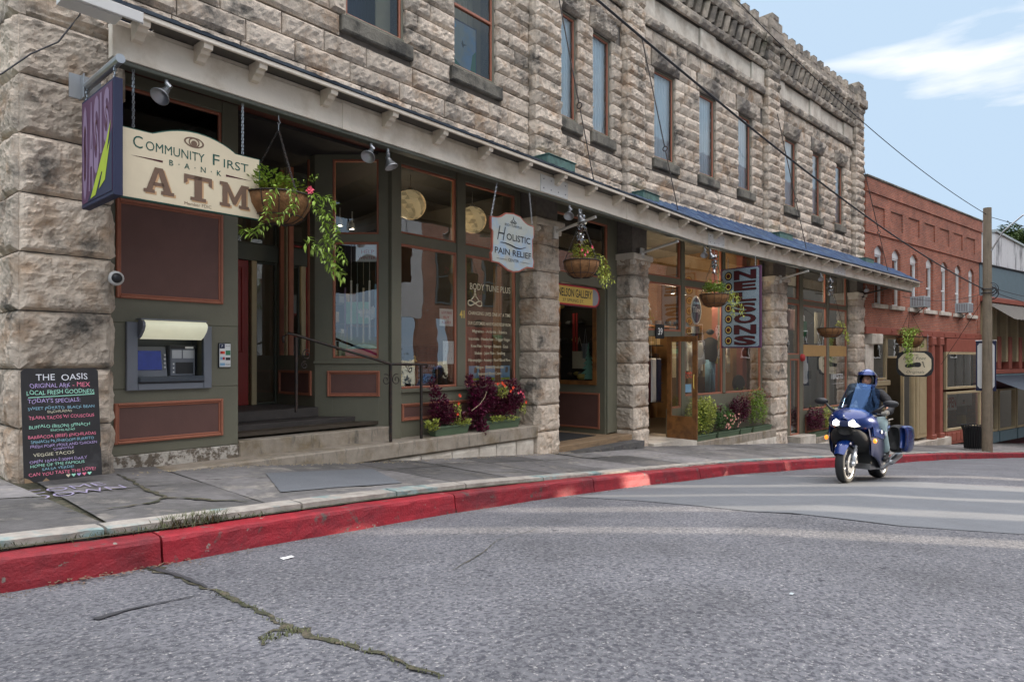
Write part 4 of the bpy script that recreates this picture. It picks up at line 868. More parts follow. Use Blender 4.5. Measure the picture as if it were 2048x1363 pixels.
e1, e2 = ell(.76,2.165,.055,.048,28), ell(.76,2.165,.042,.036,28); mb.add([(x,y-.006,z) for x,z in e1+e2],[(i,(i+1)%28,28+(i+1)%28,28+i) for i in range(28)]); mb.add([(x,y-.006,z) for x,z in ell(.76,2.155,.03,.03)],[tuple(range(24))]); mb.build('emblem', M['brown'], bs, Fa)
chain(bs, Fa, (.2,y+.01,2.17), (.2,y+.01,2.72), .006); chain(bs, Fa, (1.28,y+.01,2.17), (1.28,y+.01,2.72), .006)
# --- holistic sign
hs_ = thing('hanging_sign', 'cloud-painted scalloped board with copper edge advertising holistic pain relief', 'sign', Fa)
cx_ = 5.77; half = [(0,1.36),(.14,1.38),(.28,1.44),(.36,1.47),(.52,1.475),(.54,1.60),(.51,1.64),(.50,1.95),(.54,1.99),(.54,2.17),(.40,2.18),(.30,2.21),(.18,2.28),(0,2.30)]
pts = [(cx_+a,b) for a,b in half]+[(cx_-a,b) for a,b in half[::-1][1:-1]]
poly(hs_, Fa, 'board', 'brick_plain', [pts], .04, .075); poly(hs_, Fa, 'painted_face', 'hol', [[(cx_+(a-cx_)*.955, 1.83+(b-1.83)*.955) for a,b in pts]], .037)
lettering(hs_, Fa, 'ink', [('H',5.45,1.83,.23,.15)], .034, shear=.25, bold=-.01); lettering(hs_, Fa, 'ink', [('OLISTIC',5.90,1.86,.10,.60),('PAIN RELIEF',5.77,1.62,.095,.90)], .034, bold=.012); lettering(hs_, Fa, 'ink', [('CENTER',5.77,1.525,.045,.26),('BODY TUNE PLUS',5.77,2.075,.038,.42)], .034)
mb = MB(); mb.tube([(cx_-.32+.64*i/16, .033, 1.80-.03*math.sin(i/16*math.pi*1.0)+.02*math.sin(i/16*6.28)) for i in range(17)], [.003+.007*math.sin(i/16*math.pi) for i in range(17)], 5)
def yogi(mb, x, z, s, y): # seated figure drawn as a looping line
    mb.tube([(x+s*.5*math.sin(t*6.283/24)*1.0, y, z+s*.13*math.sin(2*t*6.283/24)) for t in range(25)], s*.035, 5)
    mb.tube([(x-s*.02,y,z+s*.52),(x-s*.08,y,z+s*.34),(x-s*.26,y,z+s*.17)], s*.03, 5); mb.tube([(x+s*.02,y,z+s*.52),(x+s*.08,y,z+s*.34),(x+s*.26,y,z+s*.17)], s*.03, 5); mb.sphere((x,y,z+s*.62), s*.06, 8, 6, (1,.2,1.3))
mb.build('flourish', M['ink'], hs_, Fa); mb = MB(); yogi(mb, cx_, 2.15, .13, .033); mb.build('emblem', M['ink'], hs_, Fa)
for a_, b_ in ((5.36,5.6),(5.94,6.18)): mb = MB(); mb.tube([(a_,.033,1.545),(b_,.033,1.545)], .002, 4); mb.build('painted_rule', M['ink'], hs_, Fa)
chain(hs_, Fa, (5.26,.055,2.17), (5.40,.055,2.72), .005); chain(hs_, Fa, (6.28,.055,2.17), (6.20,.055,2.72), .005)
# --- gallery board
gs = thing('shop_sign', 'long mustard board with maroon rounded end reading gallery, across the recessed entry', 'sign', FA)
e = [(12.24+.24*math.sin(math.pi*i/12), 1.345+.235*math.cos(math.pi*i/12)) for i in range(13)]
poly(gs, FA, 'board', 'wine', [[(10.52,1.11),(10.52,1.58)]+e[::1]], .30, .34); sh = lambda P,k: [(a*1, 1.345+(b-1.345)*k) for a,b in P]
poly(gs, FA, 'border', 'redp', [[(10.53,1.135),(10.53,1.555)]+[(12.23+.21*math.sin(math.pi*i/12), 1.345+.21*math.cos(math.pi*i/12)) for i in range(13)]], .297)
poly(gs, FA, 'border', 'grey', [[(12.0,1.165),(12.0,1.525)]+[(12.22+.18*math.sin(math.pi*i/12), 1.345+.18*math.cos(math.pi*i/12)) for i in range(13)]], .294)
poly(gs, FA, 'painted_face', 'signyel', [[(10.54,1.165),(12.16,1.165),(12.16,1.525),(10.54,1.525)]], .291)
lettering(gs, FA, 'ink', [('J A, NELSON GALLERY',11.36,1.31,.17,1.52)], .288, bold=.012); lettering(gs, FA, 'ink', [('37 SPRING ST.',11.42,1.20,.065,.78)], .288)
# --- tall blade sign with seven letters
FN = FR(17.55, 7.86, -97); nl = thing('hanging_sign', 'tall pale blue sign with dark red letters stacked down beside ovals', 'sign', FN)
p = MB(); p.bev(0,1.17,0,.06,.28,2.46,.006); p.build('board', M['purple'], nl)
poly(nl, FN, 'painted_face', 'nelbg', [[(.045,.35),(.09,.315),(1.08,.315),(1.125,.35),(1.125,2.39),(1.08,2.43),(.09,2.43),(.045,2.39)]], -.004)
for sh_, m_, yy in ((.0,'ink',-.007),(.012,'wine',-.010)):
    for i, ch in enumerate('NELSONS'): mb = MB(); text(mb, ch, .72, 2.135-i*.295+sh_, .235-2*sh_, .66-2*sh_, y=yy, bold=.05-sh_); mb.build('lettering', M[m_], nl, FN)
for nm, k, m_, yy in (('oval',1,'ink',-.007),('oval_ring',.72,'gold',-.010),('oval_centre',.5,'wine',-.012)):
    for i in range(7): poly(nl, FN, nm, m_, [ell(.23, 2.25-i*.295, .115*k, .12*k, 16)], yy)
for x in (.2,1.0): chain(nl, FN, (x,.03,2.46), (x,.03,2.75), .006)
# --- foot sign
FF = FR(30.6, 6.22, -90); fs_ = thing('hanging_sign', 'cream board with a black footprint and black scrolled border hanging outside the brick shop', 'sign', FF)
oct_ = lambda k, c=.30: [(.65+a*k, -.225+b*k) for a,b in ((-.65,-.22),(-.50,-.40),(-.38,-.50),(0,-.53),(.38,-.50),(.50,-.40),(.65,-.22),(.66,0),(.65,.22),(.50,.40),(.38,.50),(0,.53),(-.38,.50),(-.50,.40),(-.65,.22),(-.66,0))]
poly(fs_, FF, 'board', 'ink', [[(.0,-.45),(.08,-.66),(.25,-.74),(1.05,-.74),(1.22,-.66),(1.30,-.45),(1.30,.0),(1.22,.21),(1.05,.29),(.25,.29),(.08,.21),(0,0)]], 0, .05)
poly(fs_, FF, 'painted_face', 'cream', [oct_(.88)], -.004)
lettering(fs_, FF, 'ink', [('Fine',.62,.10,.085,.30),('Bare Feet',.64,-.06,.13,.78),('Originals',.66,-.60,.11,.62)], -.007, shear=.3, bold=-.01)
poly(fs_, FF, 'footprint', 'ink', [[(.30,-.30),(.33,-.36),(.45,-.39),(.62,-.35),(.78,-.36),(.86,-.33),(.88,-.24),(.84,-.17),(.72,-.16),(.55,-.21),(.36,-.24)]]+[ell(.93+.035*i*(1 if i<4 else 1)-.02*i, -.155-.048*i, .034-.003*i, .019, 10) for i in range(5)], -.007)
chain(fs_, FF, (.2,.02,.29), (.2,.02,.95), .008, .06); chain(fs_, FF, (1.1,.02,.29), (1.1,.02,.95), .008, .06)
# --- lettering on glass and doors
def glasstext(m, items, fr, y, label=None, **kw): return lettering(SB, fr, m, items, y, 'window_lettering', **kw)
gx = 8.96; gt = [('BODY TUNE PLUS',gx+.02,1.25,.115,1.12),('CHANGING LIVES ONE AT A TIME',gx,.79,.065,1.16),('OUR CUSTOMERS HAVE FOUND RELIEF FROM:',gx,.61,.06,1.18),('Migraines - Arthritis - Sciatica',gx,.47,.055,.95),('Insomnia - Headaches - Trigger Finger',gx,.33,.055,1.14),('Knee Pain - Vertigo - Balance - Gout',gx,.20,.055,1.02),('Shakes - Joint Pain - Swelling',gx,.07,.055,.84),('Fibromyalgia - Anxiety - Poor Blood Flow',gx,-.06,.055,1.16),('Fatigue - Bowel Syndrome',gx,-.19,.055,.76),('Improved Blood Count',gx,-.31,.055,.64)]
glasstext('letter', gt, FA, Y+.026, bold=.012)
mb = MB(); yogi(mb, 8.55, 1.0, .36, Y+.024); mb.build('window_lettering', M['letter'], SB, FA)
lettering(SB, FA, 'gold', [('41',8.17,.72,.13,.12)], Y-.024, 'house_number', bold=.03)
lettering(SB, FB, 'paper', [('39',1.235,.60,.17,.2)], YB-.054, 'house_number', bold=.02)
glasstext('white2', [('FIBROTTO',13.2,-.78,.19,1.15)], FB, YB+.022); glasstext('white2', [('· — — · — — ·',13.25,-.98,.06,1.2)], FB, YB+.022, bold=.03)
def notice(fr, x0, x1, z0, z1, y, m, label, lines=(), lm='ink', cat='notice', name='paper_notice', extra=None):
    t = thing(name, label, cat, fr); p = MB(); p.box(x0,x1,y,y+.003,z0,z1); p.build('sheet', M[m], t, fr)
    if lines: lettering(t, fr, lm, lines, y-.002)
    if extra: extra(t)
    return t
yn = Y+.033
for i,(a,lab) in enumerate(((8.40,'leftmost of three small blue flyers at the foot of the window'),(8.83,'middle one of three small blue flyers at the foot of the window'),(9.26,'rightmost of three small blue flyers at the foot of the window, nearest the stone pier'))):
    t = notice(FA, a, a+.27, -.42, -.14, yn, 'skyp', lab, [], cat='flyer', name='flyer')
    t['group'] = 'blue flyers in the shop window'
    if i == 1: lettering(t, FA, 'ink', [('————',a+.135,-.2,.02,.2),('———',a+.135,-.25,.02,.16),('————',a+.135,-.3,.02,.2)], yn-.002)
    else: poly(t, FA, 'picture', 'brown', [[(a+.13,-.27),(a+.2,-.27),(a+.22,-.2),(a+.2,-.16),(a+.14,-.17)]], yn-.002)
    poly(t, FA, 'green_band', 'lime', [[(a+.01,-.41),(a+.26,-.41),(a+.26,-.36),(a+.01,-.37)]], yn-.002)
notice(FA, 7.68, 8.0, .56, .86, yn, 'paper', 'white handwritten notice taped on the right of the large window, upper one', [('GOT PAIN',7.84,.77,.045,.24),('BUY',7.84,.69,.045,.14),('RELIEF',7.84,.60,.045,.22)], 'redp')
notice(FA, 7.76, 8.02, -.10, .30, yn, 'white2', 'white sheet with paw prints taped low on the right of the large window', [(':  ·  .',7.89,.2,.05,.15),('·  : .',7.89,.1,.05,.15),(':  . :',7.89,-.02,.05,.15)], 'ink')
notice(FA, 6.86, 7.1, -.42, -.16, yn, 'cloudgrey', 'pale grey text sheet in the bottom left corner of the large window', [('———',6.98,-.22,.02,.17),('————',6.98,-.27,.02,.18),('———',6.98,-.32,.02,.17)])
def fslate(t): 
    p = MB(); ring(p, 7.22, 7.70, -.46, -.06, .03, Y+.10, Y+.14, .004); p.build('frame', M['wood_or'], t, FA)
notice(FA, 7.24, 7.68, -.44, -.08, Y+.13, 'slate', 'small wood-framed chalkboard with blue lettering standing inside the window', [('WE USE NATURAL',7.46,-.16,.05,.40),('REMEDIES THAT',7.46,-.235,.05,.40),('ELEVATE YOUR BODY',7.46,-.31,.05,.42),('MIND & SOUL',7.46,-.39,.05,.38)], 'skyp', 'chalkboard', 'window_chalkboard', fslate)
notice(FG, .64, .99, 1.55, 1.84, .06, 'paper', 'white hand-lettered help sign at the top of the diagonal window', [("'T",.70,1.77,.05),('HELP',.83,1.68,.06,.2),('WINTER',.82,1.59,.05,.28)], 'redp')
FT = FB; t = thing('oval_sign', 'blue and white oval hanging sign inside the clothing shop window', 'sign', FB)
poly(t, FB, 'rim', 'white2', [ell(3.25,1.33,.27,.40)], YB+.12, YB+.14); poly(t, FB, 'painted_face', 'navyp', [ell(3.25,1.33,.23,.35)], YB+.117); lettering(t, FB, 'white2', [('Tilley',3.25,1.27,.16,.38)], YB+.114, bold=.01); poly(t, FB, 'stripe', 'skyp', [[(3.08,1.5),(3.42,1.5),(3.40,1.56),(3.1,1.56)]], YB+.114)
# sign board in the upper floor window
t = notice(FA, 10.83, 11.30, 5.09, 5.27, .47, 'redp', 'small red board with white lettering behind the upstairs window glass', [('Born',11.07,5.13,.10,.36)], 'white2', 'sign', 'window_sign')
p = MB(); p.lathe([(0,0),(.11,0),(.12,.06),(.09,.25),(.15,.36),(.14,.5),(.05,.58),(0,.58)], (11.12,.55,5.28), 14); tag(p.build('ornament', M['tan'], None, FA, True), 'tan bust-shaped ornament on the upstairs window sill', 'ornament')
t = thing('poster', 'framed picture of a bird flying in a cloudy sky, leaning in the upstairs window', 'poster', FA)
p = MB(); p.box(7.92,8.62,.47,.49,5.08,6.02); p.build('frame', M['navyp'], t, FA); p = MB(); p.box(7.95,8.59,.465,.47,5.12,5.99); p.build('picture', M['hol'], t, FA)
poly(t, FA, 'painted_bird', 'ink', [[(8.22,5.62),(8.26,5.55),(8.28,5.60),(8.36,5.64),(8.28,5.63),(8.25,5.70)]], .462); poly(t, FA, 'painted_trees', 'greenp', [[(7.95,5.12),(8.59,5.12),(8.59,5.6),(8.5,5.5),(8.45,5.2),(8.2,5.22),(7.95,5.35)]], .463); poly(t, FA, 'badge', 'skyp', [ell(8.03,5.9,.06,.06)], .462)
# --- chalkboard on the sidewalk
FK = FR(1.56, 7.44, 0.5, -1.16) @ Matrix.Rotation(R(-7), 4, 'X'); ck = thing('sidewalk_chalkboard', 'black chalkboard menu with coloured chalk writing leaning on the corner pier', 'chalkboard', FK)
p = MB(); W_, H_ = .64, 1.07
pts = [(0,0),(W_,.0),(W_,H_-.03),(W_-.03,H_),(.03,H_),(0,H_-.03)]; p.prism(pts, 0, .02); p.build('board', M['slate'], ck, FK)
poly(ck, FK, 'chipped_corner', 'wood', [[(0,0),(.07,0),(.04,.03),(0,.05)],[(.14,.0),(.2,.0),(.17,.03)],[(W_-.01,.3),(W_,.25),(W_,.34)]], -.0015)
CKT = [('ck_white',[('THE  OASIS',.33,.955,.06,.43)]),('ck_pink',[('- MEX',.49,.885,.045,.15),('TILAPIA TACOS W/ COUSCOUS',.32,.585,.031,.54),('BARBACOA (BEEF) ENCHILADAS',.32,.405,.029,.56),('CAN YOU TASTE THE LOVE?',.31,.055,.03,.55)]),('ck_purple',[('ORIGINAL ARK',.23,.885,.042,.33),("TODAY'S SPECIALS:",.26,.74,.04,.43),('FRESH PORK MOLE AND CHICKEN',.33,.318,.025,.55),('CHIPOTLE',.32,.285,.02,.17),('OPEN 10AM-2:30PM DAILY',.28,.178,.026,.47)]),('ck_mint',[('LOCAL FRESH GOODNESS',.32,.82,.042,.56),('BUFFALO (BISON) SPINACH',.30,.50,.029,.5),('ENCHILADAS',.32,.464,.02,.2),('HOME OF THE FAMOUS',.27,.138,.026,.44)]),('ck_cream',[('VEGGIE TACOS',.24,.235,.03,.33),('ENCHILADAS',.30,.642,.022,.2)]),('ck_blue',[('SWEET POTATO  BLACK BEAN',.32,.675,.028,.55),('SPINACH MUSHROOM BURRITO',.32,.36,.026,.52),('SALSA VERDE!',.27,.102,.023,.26)])]
for m_, its in CKT: lettering(ck, FK, m_, its, -.002, 'chalk_writing', wob=.011)
poly(ck, FK, 'chalk_underline', 'ck_mint', [[(.05,.79),(.60,.805),(.60,.812),(.05,.797)]], -.0025)
for i,(m_) in enumerate(('ck_cream','ck_mint','ck_purple','ck_pink','ck_mint')): poly(ck, FK, 'chalk_heart', m_, [[(.35+i*.045,.012),(.368+i*.045,.034),(.362+i*.045,.043),(.35+i*.045,.037),(.338+i*.045,.043),(.332+i*.045,.034)]], -.0025)
# chalk scrawl on the pavement
mb = MB()
for s, cx0, cy0, w_ in (('COME',1.82,7.08,.62),('DOWN',1.85,6.78,.72)):
    vs, fs = glyphs(s, -.012); x0 = min(v[0] for v in vs); x1 = max(v[0] for v in vs)
    mb.add([(cx0+(vx-(x0+x1)/2)*w_/(x1-x0), cy0+vy*.3, side_z(cx0, cy0+vy*.3)+.007) for vx, vy in vs], fs)
tag(mb.build('chalk_scrawl', M['chalkfloor']), 'lilac chalk words scrawled on the pavement in front of the menu board', 'chalk writing')
# ------------------------------------------------------------------ bank machine, card plate, camera
at_ = thing('bank_machine', 'grey cash machine with lit cream hood and blue screen set in the green wall', 'cash machine', FA)
x0,x1,z0,z1,yf = 2.72,3.70,-.375,.42,Y-.05
p = MB(); p.bev(x0,x0+.12,yf,Y+.02,z0,z1,.006); p.bev(x1-.10,x1,yf,Y+.02,z0,z1-.02,.006); p.bev(x0+.122,x1-.102,yf,Y+.02,z0,z0+.08,.006); p.build('surround', M['atmgrey'], at_, FA)
p = MB(); X0, X1 = x0+.12, x1-.10; D_ = Y+.30
p.add([(X0,yf+.01,z0+.1),(X0,D_,z0+.1),(X0,D_,z1-.1),(X0,yf+.01,z1-.05),(X1,yf+.01,z0+.1),(X1,D_,z0+.1),(X1,D_,z1-.1),(X1,yf+.01,z1-.05)],[(0,3,2,1),(4,5,6,7),(1,2,6,5),(3,7,6,2),(0,1,5,4)]); p.build('recess', M['atmdark'], at_, FA)
p = MB(); n=8; prof=[(yf-.10+.04*math.cos(i/n*3.14*.9), .42-.10*i/n+.0) for i in range(n+1)]
pr = [(yf+.0,.445),(yf-.10,.44),(yf-.145,.41),(yf-.15,.37),(yf-.12,.32),(yf-.04,.255),(yf+.03,.225)]
p.add([(x,yy,z) for x in (X0+.03,X1-.02) for yy,z in pr],[(i,i+1,i+8,i+7) for i in range(6)]+[tuple(range(7)),tuple(range(13,6,-1))]); p.build('light_hood', M['atmlight'], at_, FA, True)
p = MB(); p.add([(x,yy,z) for x in (X0+.0,X0+.028) for yy,z in pr],[tuple(range(7)),tuple(range(13,6,-1))]+[(i,i+1,i+8,i+7) for i in range(6)]); p.bev(X0,X1,yf-.09,Y,.446,.462,.004); p.build('hood_bracket', M['atmgrey'], at_, FA)
p = MB(); p.add([(X0+.02,Y+.14,-.22),(X0+.40,Y+.14,-.22),(X0+.40,Y+.20,.14),(X0+.02,Y+.20,.14),(X0+.02,Y+.2,-.22),(X0+.4,Y+.2,-.22)],[(0,1,2,3),(0,4,5,1)]); sc_ = p.build('screen_bezel', M['atmgrey'], at_, FA)
p = MB(); p.add([(X0+.06,Y+.143,-.14),(X0+.34,Y+.143,-.14),(X0+.34,Y+.180,.09),(X0+.06,Y+.180,.09)],[(0,1,2,3)]); p.build('screen', M['atmscreen'], sc_, FA)
p = MB(); [p.box(xx, xx+.022, Y+.135, Y+.16, -.12+.05*i, -.10+.05*i) for i in range(4) for xx in (X0+.025,X0+.358)]; p.build('function_keys', M['white'], sc_, FA)
p = MB(); p.bev(X0+.43,X1-.03,Y+.12,Y+.26,-.22,.16,.01); rp = p.build('service_panel', M['atmgrey'], at_, FA)
p = MB(); p.box(X0+.445,X0+.56,Y+.114,Y+.12,.0,.10); p.box(X0+.575,X1-.05,Y+.114,Y+.12,.0,.10); p.build('steel_plate', M['steel'], rp, FA)
p = MB(); p.box(X0+.49,X1-.06,Y+.113,Y+.12,-.19,-.05); p.build('cash_slot', M['black'], rp, FA); p = MB(); p.box(X0+.43,X1-.03,Y+.113,Y+.12,.115,.155); p.build('instruction_strip', M['black'], rp, FA)
p = MB(); p.box(X1-.16,X1-.06,Y+.108,Y+.113,.12,.145); [p.box(X0+.455,X0+.47,Y+.11,Y+.12,-.18+.05*i,-.16+.05*i) for i in range(3)]; p.build('sticker', M['white2'], rp, FA)
p = MB(); p.bev(X0,X1,yf-.03,yf+.04,z0+.085,z0+.16,.015); p.box(X0,X1,yf+.04,D_,z0+.10,z0+.15); sh2 = p.build('shelf', M['atmdark'], at_, FA)
p = MB(); [p.box(X0+.12+.04*i,X0+.148+.04*i,yf+.06+.05*j,yf+.095+.05*j,z0+.151,z0+.158) for i in range(5) for j in range(3)]; p.box(X0+.43,X0+.56,yf+.06,yf+.16,z0+.15,z0+.155); p.box(X0+.60,X0+.74,yf+.06,yf+.16,z0+.15,z0+.155); p.build('keypad', M['steel'], sh2, FA)
cp = thing('card_plate', 'small white plate of coloured card logos on the green wall beside the cash machine', 'sign', FA)
p = MB(); p.bev(3.80,3.96,Y-.02,Y-.001,-.12,.195,.003); p.build('plate', M['ink'], cp, FA); p = MB(); p.box(3.81,3.955,Y-.023,Y-.02,-.11,.185); p.build('plate_face', M['white2'], cp, FA)
for m_, bx in (('navyp',(3.812,3.878,.125,.183)),('redp',(3.82,3.85,.055,.09)),('petal_or',(3.85,3.878,.055,.09)),('greenp',(3.89,3.95,.04,.10)),('skyp',(3.82,3.85,-.02,.015)),('redp',(3.85,3.878,-.02,.015)),('ink',(3.89,3.95,-.025,.01)),('skyp',(3.818,3.88,-.095,-.06))):
    p = MB(); p.box(bx[0],bx[1],Y-.026,Y-.023,bx[2],bx[3]); p.build('logo_patch', M[m_], cp, FA)
lettering(cp, FA, 'ink', [('FDIC',3.92,-.092,.022,.06),('PLUS',3.92,.15,.016,.05)], Y-.0262); lettering(cp, FA, 'white2', [('P',3.845,.14,.03)], Y-.0275)
dc = thing('security_camera', 'round white security camera with black dome on the edge of the corner pier', 'camera', FA)
p = MB(); p.lathe([(0,.0),(.075,.0),(.08,-.02),(.075,-.05),(.055,-.06)], (2.47,-.02,.86), 20, 'Y'); p.build('ring', M['white'], dc, FA, True); p = MB(); p.sphere((2.47,-.075,.86), .052, 16, 10); p.build('dome', M['black'], dc, FA, True)
# ------------------------------------------------------------------ hand rail
rl = thing('hand_rail', 'black wrought iron stair rail with scrolls beside the entry steps', 'railing', FA)
for q in ((5.02,.60,-.775,.30),(6.33,.10,-1.285,-.10),(6.95,.10,-1.285,-.11)): p = MB(); p.bev(q[0]-.018,q[0]+.018,q[1]-.018,q[1]+.018,q[2],q[3],.004); p.build('post', M['iron'], rl, FA)
p = MB(); p.tube([(4.86,.66,.22),(4.85,.66,.30),(4.92,.64,.36),(5.02,.60,.33),(5.6,.37,.14),(6.33,.10,-.09),(6.95,.10,-.10),(7.05,.10,-.10),(7.09,.10,-.125),(7.06,.10,-.15)], .02, 8); p.build('rail', M['iron'], rl, FA, True)
def scroll(c, r, s0, sg):
    P = []
    for i in range(26): a = i/25*2*math.pi*1.4; P.append((c[0]+sg*r*(1-i/32)*math.cos(a+s0), c[1], c[2]+r*(1-i/32)*math.sin(a+s0)))
    return P
for c, r, sg in (((6.24,.10,-.33),.09,-1),((6.44,.10,-.33),.09,1),((6.72,.10,-.17),.06,1),((5.16,.55,.05),.08,1),((5.13,.56,-.10),.06,1)): p = MB(); p.tube(scroll(c, r, 1.2, sg), .008, 5); p.build('scroll', M['iron'], rl, FA)
# ------------------------------------------------------------------ spot lamps
def spot(fr, x, z, aim, label, y=.06):
    t = thing('spot_lamp', label, 'spot lamp', at(fr, x, y, z), 'spot lamps under the awning')
    p = MB(); p.tube([(0,0,.12),(0,0,.06)], .02, 8); p.tube([(0,0,.06),(aim*.03,-.02,.02)], .026, 10); p.build('mount', M['steel'], t)
    q = wm(t) @ Matrix.Rotation(R(aim*38), 4, 'Y') @ Matrix.Rotation(R(-18), 4, 'X')
    p = MB(); p.lathe([(0,.01),(.03,.01),(.035,-.03),(.045,-.06),(.085,-.125),(.092,-.14),(.085,-.14),(.04,-.07),(0,-.07)], (0,0,0), 18); p.build('lamp_head', M['steel'], t, q, True); return t
spot(Fa, .50, 2.62, 1, 'silver cone spot lamp above the cream bank board'); spot(Fa, 2.98, 2.62, 1, 'left silver cone spot lamp of the pair above the diagonal bay'); spot(Fa, 3.25, 2.60, -.3, 'right silver cone spot lamp of the pair above the diagonal bay')
spot(Fa, 7.35, 2.60, 1, 'silver cone spot lamp left of the foil chain over the gallery entry'); spot(Fa, 7.66, 2.58, -.2, 'silver cone spot lamp behind the foil chain over the gallery entry')
spot(Fb, -.05, 2.60, 1, 'left silver cone spot lamp over the clothing shop window'); spot(Fb, .22, 2.60, -.4, 'right silver cone spot lamp over the clothing shop window'); spot(Fb, 7.0, 2.60, 1, 'silver cone spot lamp over the last shop of the stone building'); spot(FB, 14.55, 2.72, 1, 'silver spot lamp on the last stone pier', -.2)
# ------------------------------------------------------------------ plants
def rnd(a, b): return random.uniform(a, b)
def foliage(mb, c, rx, ry, rz_, n, l, droop=0, flat=.5):
    for _ in range(n):
        a = rnd(0,6.283); q = rnd(.25,1)**.6; h = rnd(-1,1)
        k = math.sqrt(max(0,1-h*h*.8))
        p = Vector((c[0]+rx*q*k*math.cos(a), c[1]+ry*q*k*math.sin(a), c[2]+rz_*h*q)); d = Vector((math.cos(a)*rx, math.sin(a)*ry, rnd(-.6,1)*rz_+.1-droop)) + Vector((rnd(-.1,.1),rnd(-.1,.1),0))
        mb.tone = min(1,max(0,.45+.35*nz(p.x*6,p.y*6,p.z*6)+rnd(-.25,.25))); mb.leaf(p, d, Vector((rnd(-.4,.4),rnd(-.4,.4),1)), l*rnd(.6,1.2), l*rnd(.45,.65))
def stems(mb, pts, n): pass
def vine(mb, P, n, l, jit=.03):
    P = [Vector(p) for p in P]; segs = len(P)-1
    for i in range(n):
        t = i/n*segs; k = int(t); a = t-k; p = P[k].lerp(P[k+1], a); d = (P[k+1]-P[k]).normalized()
        for s in (-1, 1, -1, 1):
            u = Vector((d.z*s, rnd(-.7,.7), -d.x*s*.5+rnd(-.3,.3))); mb.tone = rnd(.2,1)
            mb.leaf(p+Vector((rnd(-jit,jit),rnd(-jit,jit),rnd(-jit,jit))), u+d*.5+Vector((rnd(-.3,.3),0,-.25)), Vector((0,rnd(-.5,.5),1)), l*rnd(.4,1.05), l*rnd(.2,.32))
def flowers(mb, pts, r):
    for p in pts:
        p = Vector(p)
        for k in range(6):
            a = k*1.047+rnd(0,.5); mb.leaf(p, Vector((math.cos(a)*.8, -.5, math.sin(a)*.8)), Vector((0,-1,.2)), r*rnd(.8,1.2), r*.8)
def tray(par, fr, x0, x1, y0, y1, z0, h):
    p = MB(); t = .03; b = [(x0+t,y0+t,z0),(x1-t,y0+t,z0),(x1-t,y1-t,z0),(x0+t,y1-t,z0),(x0,y0,z0+h),(x1,y0,z0+h),(x1,y1,z0+h),(x0,y1,z0+h),(x0+.02,y0+.02,z0+h),(x1-.02,y0+.02,z0+h),(x1-.02,y1-.02,z0+h),(x0+.02,y1-.02,z0+h)]
    p.add(b, [(0,3,2,1),(0,1,5,4),(1,2,6,5),(2,3,7,6),(3,0,4,7),(4,5,9,8),(5,6,10,9),(6,7,11,10),(7,4,8,11)]); p.box(x0-.006,x1+.006,y0-.006,y0+.004,z0+h-.03,z0+h+.003); p.build('tray', M['planter'], par, fr)
    p = MB(); p.box(x0+.02,x1-.02,y0+.02,y1-.02,z0+h-.05,z0+h-.03); p.build('soil', M['moss'], par, fr)
def planter(fr, x0, x1, y0, z0, label, spec, extra=()):
    t = thing('planter', label, 'planter', at(fr,(x0+x1)/2,y0+.1,z0), 'window box planters on the stone ledges'); tray(t, fr, x0, x1, y0, y0+.2, z0, .16)
    for nm, m_, fn in spec: mb = MB(); fn(mb); mb.build(nm, M[m_], t, fr)
    return t
zl = -1.284
def fol(*a): return lambda mb: [foliage(mb, *q) for q in a]
def flw(pts, r): return lambda mb: flowers(mb, pts, r)
random.seed(21)
planter(FA, 7.22, 8.02, .06, zl, 'left green planter beside the stair rail with burgundy coleus and bright green leaves', [
 ('coleus_leaves','coleus',fol(((7.38,.15,-.86),.17,.15,.28,420,.075),((7.30,.15,-.58),.10,.09,.13,120,.07),((7.62,.15,-1.0),.2,.14,.13,260,.07),((7.85,.13,-1.03),.13,.12,.10,120,.07),((7.5,.12,-.95),.22,.15,.2,260,.07),((7.22,.14,-.42),.05,.05,.09,30,.07))),
 ('green_leaves','leafyel',fol(((7.16,.08,-1.12),.11,.1,.10,60,.09),((7.72,.07,-.95),.1,.06,.20,110,.055),((7.9,.06,-1.10),.16,.05,.07,110,.045),((7.75,.06,-1.11),.2,.05,.04,80,.045))),
 ('flowers','petal_or',flw([(7.70,.0,-.62),(7.73,.01,-.64),(7.68,.0,-.76),(7.66,.0,-.94)],.035))])
planter(FA, 8.36, 9.38, .06, zl, 'right green planter against the stone pier, overflowing with burgundy coleus and orange flowers', [
 ('coleus_leaves','coleus',fol(((8.45,.15,-.72),.33,.17,.33,1000,.08),((8.25,.12,-1.0),.16,.14,.3,360,.08),((8.3,.0,-1.22),.09,.08,.16,110,.07),((9.0,.15,-.85),.36,.16,.26,900,.075),((9.35,.15,-.75),.16,.14,.26,330,.075),((8.1,.15,-.42),.07,.07,.17,60,.08),((8.5,.15,-.42),.12,.1,.1,80,.07),((9.2,.15,-.5),.16,.12,.1,110,.07))),
 ('green_leaves','leafyel',fol(((8.85,.04,-.62),.13,.07,.13,110,.055),((8.7,.03,-1.10),.2,.05,.07,110,.045),((9.0,.03,-1.11),.3,.05,.05,110,.045),((9.42,.03,-.95),.06,.07,.13,70,.05))),
 ('flowers','petal_or',flw([(8.66,.0,-.46),(8.78,.0,-.44),(8.83,-.02,-.50),(8.98,-.03,-.60),(9.06,-.02,-.54),(9.42,-.03,-.82),(8.8,-.01,-.47)],.04)),
 ('pink_flowers','petal_pk',flw([(9.26,-.04,-.62),(9.32,-.04,-.66),(9.36,-.04,-.72),(9.2,-.03,-.64)],.035)), ('twig','tan',lambda mb: mb.tube([(7.98,-.02,-.90),(8.15,-.05,-.80),(8.27,-.06,-.68),(8.33,-.05,-.58)],.006,5))])
zb = -2.198; random.seed(5)
